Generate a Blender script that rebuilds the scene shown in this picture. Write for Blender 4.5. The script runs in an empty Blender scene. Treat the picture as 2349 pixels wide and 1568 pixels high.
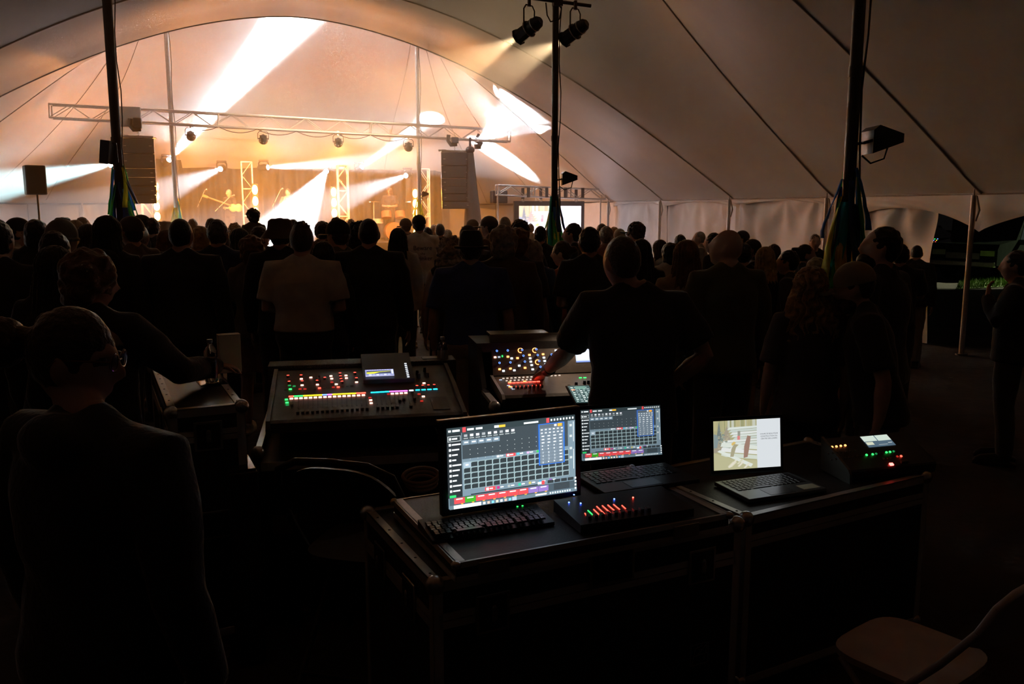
import bpy, bmesh, math, random
from mathutils import Vector, Matrix, noise, Quaternion
random.seed(7)
PI = math.pi
SC = bpy.context.scene
COL = SC.collection
# ------------------------------------------------------------------ camera
# world: x across the tent, y along it towards the stage, z up; metres
YAW, PIT, FOC, EYE = math.radians(16.7), math.radians(8.78), 1980.0, 1.92
cam = bpy.data.objects.new('camera', bpy.data.cameras.new('camera'))
COL.objects.link(cam)
cam.location = (0, 0, EYE)
cam.rotation_euler = (PI / 2 - PIT, 0, -YAW)
cam.data.sensor_fit = 'HORIZONTAL'
cam.data.sensor_width = 36.0
cam.data.lens = 36.0 * FOC / 2349.0
cam.data.clip_start = 0.05
cam.data.clip_end = 300
SC.camera = cam
RT = Vector((math.cos(YAW), -math.sin(YAW), 0))
FW = Vector((math.sin(YAW), math.cos(YAW), 0))
UPV = Vector((0, 0, 1))
ORG = Vector((0, 0, EYE))

def ray(px, py):
    xc = (px - 1174.5) / FOC
    yc = -(py - 784.0) / FOC
    return RT * xc + FW * (math.cos(PIT) + yc * math.sin(PIT)) + UPV * (-math.sin(PIT) + yc * math.cos(PIT))

def at(px, py, d):
    r = ray(px, py)
    return ORG + r * (d / r.dot(FW))

def atz(px, py, z):
    r = ray(px, py)
    return ORG + r * ((z - EYE) / r.z)

def aty(px, py, y):
    r = ray(px, py)
    return ORG + r * (y / r.y)

def atx(px, py, x):
    r = ray(px, py)
    return ORG + r * (x / r.x)

# ------------------------------------------------------------------ world and exposure
w = bpy.data.worlds.new('night')
SC.world = w
w.use_nodes = True
w.node_tree.nodes['Background'].inputs['Color'].default_value = (0.5, 0.42, 0.4, 1)
w.node_tree.nodes['Background'].inputs['Strength'].default_value = 0.0012
SC.view_settings.view_transform = 'Standard'
SC.view_settings.look = 'None'
SC.view_settings.exposure = 2.0
SC.view_settings.gamma = 1.0
SC.view_settings.use_curve_mapping = False
SC.cycles.max_bounces = 6
SC.cycles.diffuse_bounces = 4
SC.cycles.glossy_bounces = 2
SC.cycles.transmission_bounces = 4
SC.cycles.volume_bounces = 0
SC.cycles.transparent_max_bounces = 6
SC.cycles.caustics_reflective = False
SC.cycles.caustics_refractive = False
SC.cycles.sample_clamp_indirect = 8.0
SC.cycles.use_denoising = True
SC.cycles.use_adaptive_sampling = True
SC.cycles.adaptive_threshold = 0.025

# power of every real lamp of the place, in one table (watts)
POWER = dict(beam=66000, beam_wide=120000, par=800, ellipsoid=2000, truss_par=8000, strip=78.0, screen=0.68, lot=2600, desk=0.95)
HAZE = 0.036

# ------------------------------------------------------------------ materials
MATS = {}

def pm(name, col, rough=0.6, metal=0.0, var=0.12, scale=8.0, bump=0.0, bscale=None, sheen=0.0, trans=0.0, coat=0.0):
    """principled surface with noise-driven colour variation, roughness and relief"""
    if name in MATS:
        return MATS[name]
    m = bpy.data.materials.new(name)
    m.use_nodes = True
    nt = m.node_tree
    b = nt.nodes['Principled BSDF']
    b.inputs['Roughness'].default_value = rough
    b.inputs['Metallic'].default_value = metal
    b.inputs['Transmission Weight'].default_value = trans
    b.inputs['Coat Weight'].default_value = coat
    if sheen:
        b.inputs['Sheen Weight'].default_value = sheen
        b.inputs['Sheen Roughness'].default_value = 0.3
    tc = nt.nodes.new('ShaderNodeTexCoord')
    nz = nt.nodes.new('ShaderNodeTexNoise')
    nz.inputs['Scale'].default_value = scale
    nz.inputs['Detail'].default_value = 3
    nt.links.new(tc.outputs['Object'], nz.inputs['Vector'])
    rp = nt.nodes.new('ShaderNodeValToRGB')
    lo = [max(0, c * (1 - var)) for c in col]
    hi = [min(1, c * (1 + var)) for c in col]
    rp.color_ramp.elements[0].position = 0.3
    rp.color_ramp.elements[1].position = 0.7
    rp.color_ramp.elements[0].color = (*lo, 1)
    rp.color_ramp.elements[1].color = (*hi, 1)
    nt.links.new(nz.outputs['Fac'], rp.inputs['Fac'])
    nt.links.new(rp.outputs['Color'], b.inputs['Base Color'])
    if bump:
        n2 = nt.nodes.new('ShaderNodeTexNoise')
        n2.inputs['Scale'].default_value = bscale or scale * 4
        n2.inputs['Detail'].default_value = 2
        nt.links.new(tc.outputs['Object'], n2.inputs['Vector'])
        bp = nt.nodes.new('ShaderNodeBump')
        bp.inputs['Strength'].default_value = bump
        bp.inputs['Distance'].default_value = 0.02
        nt.links.new(n2.outputs['Fac'], bp.inputs['Height'])
        nt.links.new(bp.outputs['Normal'], b.inputs['Normal'])
    MATS[name] = m
    return m

def em(name, col, strength, light=False):
    """something that gives off light: LED, lens, screen"""
    if name in MATS:
        return MATS[name]
    m = bpy.data.materials.new(name)
    m.use_nodes = True
    b = m.node_tree.nodes['Principled BSDF']
    b.inputs['Base Color'].default_value = (0.02, 0.02, 0.02, 1)
    b.inputs['Roughness'].default_value = 0.5
    b.inputs['Emission Color'].default_value = (*col, 1)
    b.inputs['Emission Strength'].default_value = strength
    if not light:
        m.cycles.emission_sampling = 'NONE'
    MATS[name] = m
    return m

M_vinyl = pm('tent_vinyl', (0.74, 0.73, 0.71), 0.48, var=0.05, scale=1.2, bump=0.12, bscale=3.0)
M_wall = pm('wall_vinyl', (0.76, 0.76, 0.75), 0.5, var=0.05, scale=2.0, bump=0.1, bscale=3.0)
M_seam = pm('webbing', (0.42, 0.40, 0.38), 0.7, scale=30)
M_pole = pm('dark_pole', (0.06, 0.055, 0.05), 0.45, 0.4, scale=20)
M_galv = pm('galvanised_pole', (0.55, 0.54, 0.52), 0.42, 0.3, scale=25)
M_alu = pm('aluminium', (0.66, 0.65, 0.63), 0.38, 0.4, scale=30, var=0.08)
M_steel = pm('worn_steel', (0.55, 0.54, 0.53), 0.28, 0.95, scale=40, var=0.15)
M_black = pm('black_paint', (0.018, 0.018, 0.019), 0.45, scale=30, bump=0.05)
M_blackp = pm('black_plastic', (0.02, 0.02, 0.022), 0.38, scale=60, bump=0.04)
M_ply = pm('black_laminate', (0.022, 0.021, 0.021), 0.5, scale=25, var=0.25, bump=0.08, bscale=120)
M_cloth_b = pm('black_drape', (0.05, 0.045, 0.04), 0.85, scale=6, bump=0.2, bscale=20)
M_ground = pm('packed_earth', (0.055, 0.04, 0.032), 0.95, scale=1.5, var=0.35, bump=0.7, bscale=9)
M_grass = pm('grass_blades', (0.10, 0.17, 0.02), 0.8, scale=14, var=0.4)
M_grill = pm('speaker_grille', (0.05, 0.045, 0.04), 0.6, 0.2, scale=90, bump=0.3, bscale=200)
M_rubber = pm('rubber', (0.012, 0.012, 0.012), 0.7, scale=40)
M_cable = pm('cable_jacket', (0.012, 0.012, 0.013), 0.55, scale=40)

# ------------------------------------------------------------------ mesh helpers
def box(bm, c, s, R=None, bev=0.0):
    c = Vector(c); hx, hy, hz = s[0] / 2, s[1] / 2, s[2] / 2
    vs = []
    for z in (-hz, hz):
        for y in (-hy, hy):
            for x in (-hx, hx):
                p = Vector((x, y, z))
                if R is not None:
                    p = R @ p
                vs.append(bm.verts.new(c + p))
    fs = [(0, 2, 3, 1), (4, 5, 7, 6), (0, 1, 5, 4), (2, 6, 7, 3), (0, 4, 6, 2), (1, 3, 7, 5)]
    faces = [bm.faces.new([vs[i] for i in f]) for f in fs]
    if bev > 0:
        es = list({e for f in faces for e in f.edges})
        bmesh.ops.bevel(bm, geom=es, offset=bev, segments=2, affect='EDGES', profile=0.5)

def bx(bm, x0, x1, y0, y1, z0, z1, bev=0.0):
    box(bm, ((x0 + x1) / 2, (y0 + y1) / 2, (z0 + z1) / 2), (x1 - x0, y1 - y0, z1 - z0), None, bev)

def frame_of(t):
    t = t.normalized()
    a = Vector((0, 0, 1)) if abs(t.z) < 0.9 else Vector((1, 0, 0))
    u = t.cross(a).normalized()
    return u, t.cross(u).normalized()

def tube(bm, pts, rad, seg=10, cap=True, flat=None):
    """swept tube along pts; rad one number, or one per point; flat=(axis,ratio) squashes it"""
    pts = [Vector(p) for p in pts]
    n = len(pts)
    if not isinstance(rad, (list, tuple)):
        rad = [rad] * n
    u, v = frame_of(pts[1] - pts[0])
    rings = []
    prev = (pts[1] - pts[0]).normalized()
    for i, p in enumerate(pts):
        if i == 0:
            t = pts[1] - pts[0]
        elif i == n - 1:
            t = pts[-1] - pts[-2]
        else:
            t = (pts[i + 1] - pts[i]).normalized() + (pts[i] - pts[i - 1]).normalized()
        t = t.normalized() if t.length > 1e-9 else prev
        q = prev.rotation_difference(t)
        u = q @ u; v = q @ v
        prev = t
        ring = []
        for k in range(seg):
            a = 2 * PI * k / seg
            d = u * math.cos(a) * rad[i] + v * math.sin(a) * rad[i]
            if flat is not None:
                ax = Vector(flat[0])
                d -= ax * d.dot(ax) * (1 - flat[1])
            ring.append(bm.verts.new(p + d))
        rings.append(ring)
    for a, b in zip(rings, rings[1:]):
        for k in range(seg):
            bm.faces.new((a[k], a[(k + 1) % seg], b[(k + 1) % seg], b[k]))
    if cap:
        bm.faces.new(list(reversed(rings[0])))
        bm.faces.new(rings[-1])
    return rings

def cyl(bm, p0, p1, r0, r1=None, seg=14):
    tube(bm, [p0, p1], [r0, r0 if r1 is None else r1], seg)

def rings_loft(bm, rings, seg=20, cap=True, power=2.0):
    """rings of (x, y, z, rx, ry): closed horizontal superellipse sections"""
    rs = []
    for (x, y, z, rx, ry) in rings:
        r = []
        for k in range(seg):
            a = 2 * PI * k / seg
            c, s = math.cos(a), math.sin(a)
            c = math.copysign(abs(c) ** (2 / power), c); s = math.copysign(abs(s) ** (2 / power), s)
            r.append(bm.verts.new((x + rx * c, y + ry * s, z)))
        rs.append(r)
    for a, b in zip(rs, rs[1:]):
        for k in range(seg):
            bm.faces.new((a[k], a[(k + 1) % seg], b[(k + 1) % seg], b[k]))
    if cap:
        bm.faces.new(list(reversed(rs[0])))
        bm.faces.new(rs[-1])

def ellip(bm, c, r, seg=16, rin=10, R=None, fn=None):
    c = Vector(c)
    top = None
    rows = []
    for i in range(rin + 1):
        la = -PI / 2 + PI * i / rin
        row = []
        m = 1 if i in (0, rin) else seg
        for k in range(m):
            lo = 2 * PI * k / seg
            p = Vector((math.cos(la) * math.cos(lo) * r[0], math.cos(la) * math.sin(lo) * r[1], math.sin(la) * r[2]))
            if fn:
                p = fn(p)
            if R is not None:
                p = R @ p
            row.append(bm.verts.new(c + p))
        rows.append(row)
    for a, b in zip(rows, rows[1:]):
        for k in range(seg):
            k2 = (k + 1) % seg
            if len(a) == 1:
                bm.faces.new((a[0], b[k2], b[k]))
            elif len(b) == 1:
                bm.faces.new((a[k], a[k2], b[0]))
            else:
                bm.faces.new((a[k], a[k2], b[k2], b[k]))

def prism(bm, poly, axis, a, b):
    """poly in the plane across axis ('x': (y,z), 'y': (x,z), 'z': (x,y)), extruded from a to b"""
    def P(u, v, t):
        return {'x': (t, u, v), 'y': (u, t, v), 'z': (u, v, t)}[axis]
    A = [bm.verts.new(P(u, v, a)) for u, v in poly]
    B = [bm.verts.new(P(u, v, b)) for u, v in poly]
    n = len(poly)
    bm.faces.new(A); bm.faces.new(list(reversed(B)))
    for i in range(n):
        bm.faces.new((A[i], B[i], B[(i + 1) % n], A[(i + 1) % n]))
    bmesh.ops.recalc_face_normals(bm, faces=bm.faces)

def nb():
    return bmesh.new()

def finish(bm, smooth=False):
    bmesh.ops.recalc_face_normals(bm, faces=bm.faces)
    me = bpy.data.meshes.new('m')
    bm.to_mesh(me)
    bm.free()
    if smooth:
        me.polygons.foreach_set('use_smooth', [True] * len(me.polygons))
        if smooth != 'all':
            try:
                me.set_sharp_from_angle(angle=math.radians(40))
            except Exception:
                pass
    return me

def obj(name, bm, mat, parent=None, smooth=False, loc=None, rot=None, label=None):
    me = finish(bm, smooth) if isinstance(bm, bmesh.types.BMesh) else bm
    me.name = name
    o = bpy.data.objects.new(name, me)
    COL.objects.link(o)
    if mat is not None:
        for mm in (mat if isinstance(mat, (list, tuple)) else [mat]):
            if mm.name not in me.materials:
                me.materials.append(mm)
    o.parent = parent
    if loc is not None:
        o.location = loc
    if rot is not None:
        o.rotation_euler = rot
    if label:
        o['label'] = label
    return o

def inst(name, me, mat, parent, loc=(0, 0, 0), rot=(0, 0, 0), scale=(1, 1, 1)):
    """another object on shared mesh data, its material on the object"""
    o = bpy.data.objects.new(name, me)
    COL.objects.link(o)
    if not me.materials:
        me.materials.append(None)
    o.material_slots[0].link = 'OBJECT'
    o.material_slots[0].material = mat
    o.parent = parent
    o.location = loc; o.rotation_euler = rot; o.scale = scale
    return o

def tag(o, label, cat, group=None, kind=None):
    o['label'] = label
    o['category'] = cat
    if group:
        o['group'] = group
    if kind:
        o['kind'] = kind
    return o

def thing(name, label, cat, loc=(0, 0, 0), rz=0.0, group=None):
    o = bpy.data.objects.new(name, None)
    COL.objects.link(o)
    o.empty_display_size = 0.2
    o.location = loc
    o.rotation_euler = (0, 0, rz)
    return tag(o, label, cat, group)

def struct(name, loc=(0, 0, 0)):
    o = bpy.data.objects.new(name, None)
    COL.objects.link(o)
    o.location = loc
    o['kind'] = 'structure'
    return o

def spot(parent, loc, target, watts, size, col, blend=0.25, radius=0.06, name='lamp_light'):
    l = bpy.data.lights.new(name, 'SPOT')
    l.energy = watts
    l.color = col
    l.spot_size = math.radians(size)
    l.spot_blend = blend
    l.shadow_soft_size = radius
    o = bpy.data.objects.new(name, l)
    COL.objects.link(o)
    d = Vector(target) - Vector(loc)
    o.matrix_world = Matrix.Translation(loc) @ d.to_track_quat('-Z', 'Y').to_matrix().to_4x4()
    return o
# ------------------------------------------------------------------ the tent
XR, XL, XC, TB = 9.08, -7.05, 1.0, 32.4
EAVE = 2.1
POLES = [(4.4, 5.69, 1.9, 2.1), (-1.75, 5.9, 1.9, 2.1), (4.4, 12.45, 2.0, 1.8), (-1.8, 13.0, 2.0, 1.5), (4.4, 23.45, 2.5, 2.2), (-1.85, 23.4, 2.5, 2.2)]

def roof(s, t):
    d = abs(s - XC) / 8.08
    e = max(0.0, (t - 24.4) / (TB - 24.4))
    q = min(1.0, (d ** 5 + e ** 5) ** 0.2)
    hc = 5.62 - 0.5 * math.exp(-((t - 15.0) / 1.8) ** 2) - 0.14 * math.exp(-((t - 18.2) / 0.55) ** 2)
    z = EAVE + (hc - EAVE) * (1 - q ** 1.75)
    for (ps, pt, a, wt) in POLES:
        r = math.sqrt(((s - ps) / 3.0) ** 2 + ((t - pt) / wt) ** 2)
        z += a * math.exp(-r ** 1.3) * (1 - q * q)
    if s > 6.5:                                     # pulled folds around the side poles
        for pt in (6.1, 9.1, 12.1, 15.1):
            r = math.hypot(s - XR, t - pt)
            if r < 1.6:
                an = math.atan2(s - XR, t - pt)
                z += 0.035 * math.sin(13 * an) * r * math.exp(-(r / 0.5) ** 2) * 2
    return z

ceil = struct('ceiling')
TS = [-4.0, 0.0, 3.05, 6.1, 9.1, 12.1, 15.15, 18.2, 21.2, 24.4, 27.0, 29.7, TB]

def strip(s0, s1, t0, t1):
    bm = nb()
    ns, nt_ = max(2, int((s1 - s0) / 0.17)), max(2, int((t1 - t0) / 0.17))
    g = [[bm.verts.new((s0 + (s1 - s0) * i / ns, t0 + (t1 - t0) * j / nt_, roof(s0 + (s1 - s0) * i / ns, t0 + (t1 - t0) * j / nt_))) for j in range(nt_ + 1)] for i in range(ns + 1)]
    for i in range(ns):
        for j in range(nt_):
            bm.faces.new((g[i][j], g[i][j + 1], g[i + 1][j + 1], g[i + 1][j]))
    return bm

for t0, t1 in zip(TS, TS[1:]):
    for s0, s1 in ((XL, XC), (XC, XR)):
        obj('roof_panel', strip(s0, s1, t0, t1), M_vinyl, ceil, 'all')
for t in TS[1:9]:
    bm = nb()
    ss = [XL + 0.02 + (XR - XL - 0.04) * i / 60 for i in range(61)]
    tube(bm, [(s, t, roof(s, t) - 0.006) for s in ss], 0.013, 6)
    obj('seam', bm, M_seam, ceil, True)
for (ps, pt, cs, ct) in ((4.4, 23.45, XR, TB), (-1.85, 23.4, XL, TB), (4.4, 23.45, 4.6, TB), (-1.85, 23.4, -2.2, TB), (4.4, 23.45, XR, 27.0), (-1.85, 23.4, XL, 27.0)):
    bm = nb()
    tube(bm, [(ps + (cs - ps) * k / 30, pt + (ct - pt) * k / 30, roof(ps + (cs - ps) * k / 30, pt + (ct - pt) * k / 30) - 0.005) for k in range(1, 31)], 0.010, 6)
    obj('seam', bm, M_seam, ceil, True)

def roof_hit(px, py):
    r = ray(px, py)
    k = 14.5
    while k < 40:
        p = ORG + r * k
        if p.y > 18.4 and p.z > roof(p.x, min(p.y, TB)):
            break
        k += 0.03
    return ORG + r * k

# ground under and around the tent, and the lit lawn beyond it
bm = nb()
bx(bm, -45, 60, -12, 70, -0.3, 0.0)
o = obj('floor', bm, M_ground); o['kind'] = 'structure'
LAWN = [atz(2193, 664, 0.012), atz(2345, 655, 0.012), atz(2349, 636, 0.012), atz(2206, 641, 0.012)]
bm = nb()
cx_ = sum(p.x for p in LAWN) / 4; cy_ = sum(p.y for p in LAWN) / 4
prism(bm, [(p.x, p.y) for p in LAWN], 'z', 0.0, 0.02)
o = obj('lawn', bm, M_grass); o['kind'] = 'structure'
bm = nb()
for k in range(2600):
    a, b = random.random(), random.random()
    p = LAWN[0].lerp(LAWN[1], a).lerp(LAWN[3].lerp(LAWN[2], a), b)
    h = 0.05 + 0.07 * random.random(); an = random.random() * PI
    q = Vector((math.cos(an), math.sin(an), 0)) * 0.008
    bm.faces.new([bm.verts.new((p.x - q.x, p.y - q.y, 0.018)), bm.verts.new((p.x + q.x, p.y + q.y, 0.018)), bm.verts.new((p.x + random.uniform(-.03, .03), p.y + random.uniform(-.03, .03), 0.02 + h))])
tag(obj('grass', bm, M_grass), 'short green grass lit beside the parked vehicles', 'grass', kind='stuff')

# walls: hanging vinyl sheets, one object per sheet
def wall_sheet(parent, along, fixed, a0, a1, z0, z1, clips, amp, seed, cut=None):
    """sheet in the plane across 'x' or 'y', with folds running out from its clips"""
    bm = nb()
    na, nz_ = max(4, int((a1 - a0) / 0.055)), 34
    g = []
    for i in range(na + 1):
        a = a0 + (a1 - a0) * i / na
        row = []
        for j in range(nz_ + 1):
            f = j / nz_
            z = z0 + (z1 - z0) * f
            off = 0.03 * math.sin(3.1 * a + seed) + amp * 0.4 * noise.noise((a * 3.0, z * 0.7, seed))
            for c in clips:
                dx, dz = a - c, z1 + 0.06 - z
                r = math.hypot(dx, dz)
                off += amp * 0.6 * math.sin(6 * math.atan2(dx, dz) + seed + c * 3) * r * math.exp(-(r / 0.75) ** 1.5)
            if j == nz_:
                sag = min(abs(a - c) for c in clips)
                z -= 0.03 * min(sag, 0.6)
            p = (fixed + off, a, z) if along == 'y' else (a, fixed + off, z)
            row.append(bm.verts.new(p))
        g.append(row)
    for i in range(na):
        for j in range(nz_):
            bm.faces.new((g[i][j], g[i][j + 1], g[i + 1][j + 1], g[i + 1][j]))
    return obj('wall_sheet', bm, M_wall, parent, 'all')

wr = struct('wall_right')
wall_sheet(wr, 'y', XR + 0.06, 9.95, 12.1, 0.02, EAVE - 0.01, [9.96, 10.6, 11.4, 12.1], 0.16, 1.0)
wall_sheet(wr, 'y', XR + 0.06, 12.1, 15.1, 0.02, EAVE - 0.01, [12.1, 12.6, 13.5, 15.05], 0.17, 2.3)
wall_sheet(wr, 'y', XR + 0.06, 15.1, 18.1, 0.02, EAVE - 0.01, [15.1, 15.8, 16.6, 17.3, 18.1], 0.07, 3.1)
wall_sheet(wr, 'y', XR + 0.06, 18.1, 21.1, 0.02, EAVE - 0.01, [18.1, 19.2, 20.3, 21.1], 0.09, 4.4)
wall_sheet(wr, 'y', XR + 0.06, 21.1, 24.3, 0.02, EAVE - 0.01, [21.1, 22.2, 24.3], 0.09, 5.0)
wall_sheet(wr, 'y', XR + 0.06, 24.3, TB, 0.02, EAVE - 0.05, [24.3, 27.2, 30, TB], 0.04, 6.0)
wb = struct('wall_back')
for k, (a0, a1) in enumerate(((XL, -3.0), (-3.0, 1.0), (1.0, 5.0), (5.0, XR))):
    wall_sheet(wb, 'x', TB + 0.04, a0, a1, 0.02, EAVE - 0.03, [a0, (a0 + a1) / 2, a1], 0.03, 7.0 + k)
wl = struct('wall_left')
for k, (a0, a1) in enumerate(((12.1, 17.0), (17.0, 22.0), (22.0, 27.0), (27.0, TB))):
    wall_sheet(wl, 'y', XL - 0.05, a0, a1, 0.02, EAVE - 0.04, [a0, (a0 + a1) / 2, a1], 0.05, 12.0 + k)

# scalloped valance hanging from the eave on the open right side
val = struct('trim_1')
for a0, a1 in ((3.05, 6.1), (6.1, 9.1), (9.1, 12.1), (12.1, 15.1), (15.1, 18.1), (18.1, 21.1)):
    bm = nb()
    n = 40
    low = 0.5 if a1 < 13 else 0.16
    g = []
    for i in range(n + 1):
        f = i / n
        a = a0 + (a1 - a0) * f
        h = low * (1 - 0.62 * (math.sin(PI * f) ** 0.8))
        g.append([bm.verts.new((XR + 0.01 + 0.018 * math.sin(5 * a + 9 * j / 8) * (j / 8), a, EAVE + 0.02 - h * j / 8)) for j in range(9)])
    for i in range(n):
        for j in range(8):
            bm.faces.new((g[i][j], g[i + 1][j], g[i + 1][j + 1], g[i][j + 1]))
    obj('valance', bm, M_vinyl, val, 'all')
bm = nb()
tube(bm, [(XR - 0.01, 3 + k * 0.5, EAVE + 0.01) for k in range(60)], 0.016, 6)
obj('eave_rope', bm, M_seam, val)

# side poles
def side_pole(p, label, h=EAVE, r=0.034):
    t = thing('side_pole', label, 'tent pole', (p[0], p[1], 0), 0, 'side poles along the tent walls')
    bm = nb(); cyl(bm, (0, 0, 0.02), (0, 0, h - 0.01), r, r, 16); obj('shaft', bm, M_galv, t, True)
    bm = nb(); cyl(bm, (0, 0, 0), (0, 0, 0.025), r * 2.2, r * 2.2, 16); obj('foot_plate', bm, M_steel, t, True)
    bm = nb(); cyl(bm, (0, 0, h - 0.01), (0, 0, h + 0.07), 0.012, 0.008, 8); obj('pin', bm, M_steel, t)
    bm = nb(); tube(bm, [(0.0, -0.05, h - 0.02), (0.03, -0.08, h - 0.2), (0.01, -0.05, h - 0.34)], 0.012, 6); obj('strap', bm, M_seam, t)

side_pole((XR - 0.13, 9.1), 'grey side pole standing alone at the open tent edge before the vehicles')
side_pole((XR - 0.13, 12.1), 'side pole right behind the nearest dark pole with blue streamers')
side_pole((XR - 0.13, 15.1), 'side pole between the flat wall sheet and the swagged wall sheet')
side_pole((XR - 0.13, 18.1), 'side pole behind the profile man in a dark cap by the wall')
side_pole((XR - 0.13, 21.1), 'side pole at the far corner right of the big screen')
pb = aty(188, 470, TB - 0.25)
side_pole((pb.x, pb.y), 'far side pole at the back wall left of the stage', 2.12)

# dark centre poles with cloth streamers
def cloth_thin(name, col):
    m = pm(name, col, 0.5, scale=12)
    nt = m.node_tree
    tr = nt.nodes.new('ShaderNodeBsdfTranslucent'); tr.inputs['Color'].default_value = (*[min(1, c * 1.6) for c in col], 1)
    mx = nt.nodes.new('ShaderNodeMixShader'); mx.inputs['Fac'].default_value = 0.5
    nt.links.new(nt.nodes['Principled BSDF'].outputs['BSDF'], mx.inputs[1]); nt.links.new(tr.outputs['BSDF'], mx.inputs[2])
    nt.links.new(mx.outputs['Shader'], nt.nodes['Material Output'].inputs['Surface'])
    return m

M_stream = {'blue': cloth_thin('streamer_blue', (0.066, 0.264, 0.704)), 'teal': cloth_thin('streamer_teal', (0.044, 0.484, 0.528)),
            'green': cloth_thin('streamer_green', (0.110, 0.572, 0.154)), 'yellow': cloth_thin('streamer_yellow', (0.800, 0.800, 0.088)),
            'ochre': cloth_thin('streamer_ochre', (0.770, 0.528, 0.110)), 'navy': cloth_thin('streamer_navy', (0.044, 0.110, 0.308))}

def centre_pole(x, y, r, mat, ztop, label, zs=None, cols=(), length=0.9, spread=0.16, cable=True):
    t = thing('centre_pole', label, 'tent pole', (x, y, 0), 0, 'centre poles of the tent')
    bm = nb()
    cyl(bm, (0, 0, 0.03), (0, 0, ztop * 0.45), r, r, 20); cyl(bm, (0, 0, ztop * 0.45), (0, 0, ztop), r * 0.97, r * 0.95, 20)
    obj('shaft', bm, mat, t, True)
    bm = nb(); cyl(bm, (0, 0, ztop * 0.45 - 0.04), (0, 0, ztop * 0.45 + 0.04), r * 1.12, r * 1.12, 20); obj('collar', bm, mat, t, True)
    bm = nb(); box(bm, (0, 0, 0.015), (r * 6, r * 6, 0.03)); obj('base_plate', bm, M_steel, t)
    if cable:
        bm = nb()
        tube(bm, [(r * 1.3 + 0.02 * math.sin(k * 1.7), -r * 0.6, 1.6 + k * (ztop - 1.7) / 12) for k in range(13)], 0.008, 6)
        obj('rope', bm, M_cable, t)
    cols = list(cols) + list(cols[::2])
    for k, c in enumerate(cols):
        a = 2 * PI * (k / max(1, len(cols))) + 0.5
        L = length * random.uniform(0.4, 1.0)
        top = zs - random.uniform(0, length * 0.42)
        wv = random.uniform(0.022, 0.045)
        spr = spread * random.uniform(0.55, 1.2)
        a += random.uniform(-0.2, 0.2)
        bm = nb()
        rows = []
        for i in range(9):
            f = i / 8
            rr = r + 0.01 + spr * f * random.uniform(0.9, 1.03)
            aa = a + 0.25 * math.sin(3 * f + k)
            c0 = Vector((math.cos(aa) * rr, math.sin(aa) * rr, top - L * f))
            tg = Vector((-math.sin(aa), math.cos(aa), 0)) * wv * (0.7 + 0.6 * f)
            fold = Vector((math.cos(aa), math.sin(aa), 0)) * 0.015 * math.sin(6 * f + k)
            rows.append([bm.verts.new(c0 - tg), bm.verts.new(c0 + fold), bm.verts.new(c0 + tg)])
        for A, B in zip(rows, rows[1:]):
            for q in range(2):
                bm.faces.new((A[q], A[q + 1], B[q + 1], B[q]))
        ob = obj('streamer', bm, M_stream[c], t, 'all')
        md = ob.modifiers.new('thick', 'SOLIDIFY'); md.thickness = 0.003
    return t

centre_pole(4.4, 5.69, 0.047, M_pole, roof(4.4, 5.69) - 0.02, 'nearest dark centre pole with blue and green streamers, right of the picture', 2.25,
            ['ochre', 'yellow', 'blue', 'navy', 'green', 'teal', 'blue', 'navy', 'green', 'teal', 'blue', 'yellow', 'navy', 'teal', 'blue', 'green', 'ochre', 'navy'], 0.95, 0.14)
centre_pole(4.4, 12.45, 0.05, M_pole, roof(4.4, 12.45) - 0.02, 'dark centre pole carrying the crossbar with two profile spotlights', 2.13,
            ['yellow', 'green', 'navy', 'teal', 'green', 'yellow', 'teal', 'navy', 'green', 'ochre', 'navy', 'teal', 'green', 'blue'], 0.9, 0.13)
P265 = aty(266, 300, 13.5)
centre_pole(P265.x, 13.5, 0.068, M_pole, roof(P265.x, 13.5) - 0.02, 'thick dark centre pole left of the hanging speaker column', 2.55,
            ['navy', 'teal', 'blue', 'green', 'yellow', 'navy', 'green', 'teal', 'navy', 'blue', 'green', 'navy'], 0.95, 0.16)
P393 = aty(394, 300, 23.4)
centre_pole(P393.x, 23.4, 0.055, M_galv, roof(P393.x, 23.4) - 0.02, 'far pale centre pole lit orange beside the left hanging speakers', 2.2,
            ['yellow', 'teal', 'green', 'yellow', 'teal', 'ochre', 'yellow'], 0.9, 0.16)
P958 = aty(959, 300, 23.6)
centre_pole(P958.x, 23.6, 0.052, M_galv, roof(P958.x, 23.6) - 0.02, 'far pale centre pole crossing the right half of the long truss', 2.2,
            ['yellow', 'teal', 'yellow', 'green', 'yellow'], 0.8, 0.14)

# haze hanging under the roof from the middle of the tent to the stage
bm = nb()
bx(bm, XL + 0.1, XR - 0.12, 12.6, TB - 0.05, 0.03, 8.2)
mh = bpy.data.materials.new('theatrical_haze')
mh.use_nodes = True
nt = mh.node_tree
nt.nodes.remove(nt.nodes['Principled BSDF'])
vs = nt.nodes.new('ShaderNodeVolumeScatter')
vs.inputs['Color'].default_value = (0.95, 0.95, 0.95, 1)
vs.inputs['Density'].default_value = HAZE
vs.inputs['Anisotropy'].default_value = 0.25
nt.links.new(vs.outputs['Volume'], nt.nodes['Material Output'].inputs['Volume'])
o = obj('haze', bm, mh)
tag(o, 'thin white theatrical haze hanging under the far roof', 'haze', kind='stuff')
# ------------------------------------------------------------------ trusses
_brace = {}

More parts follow.
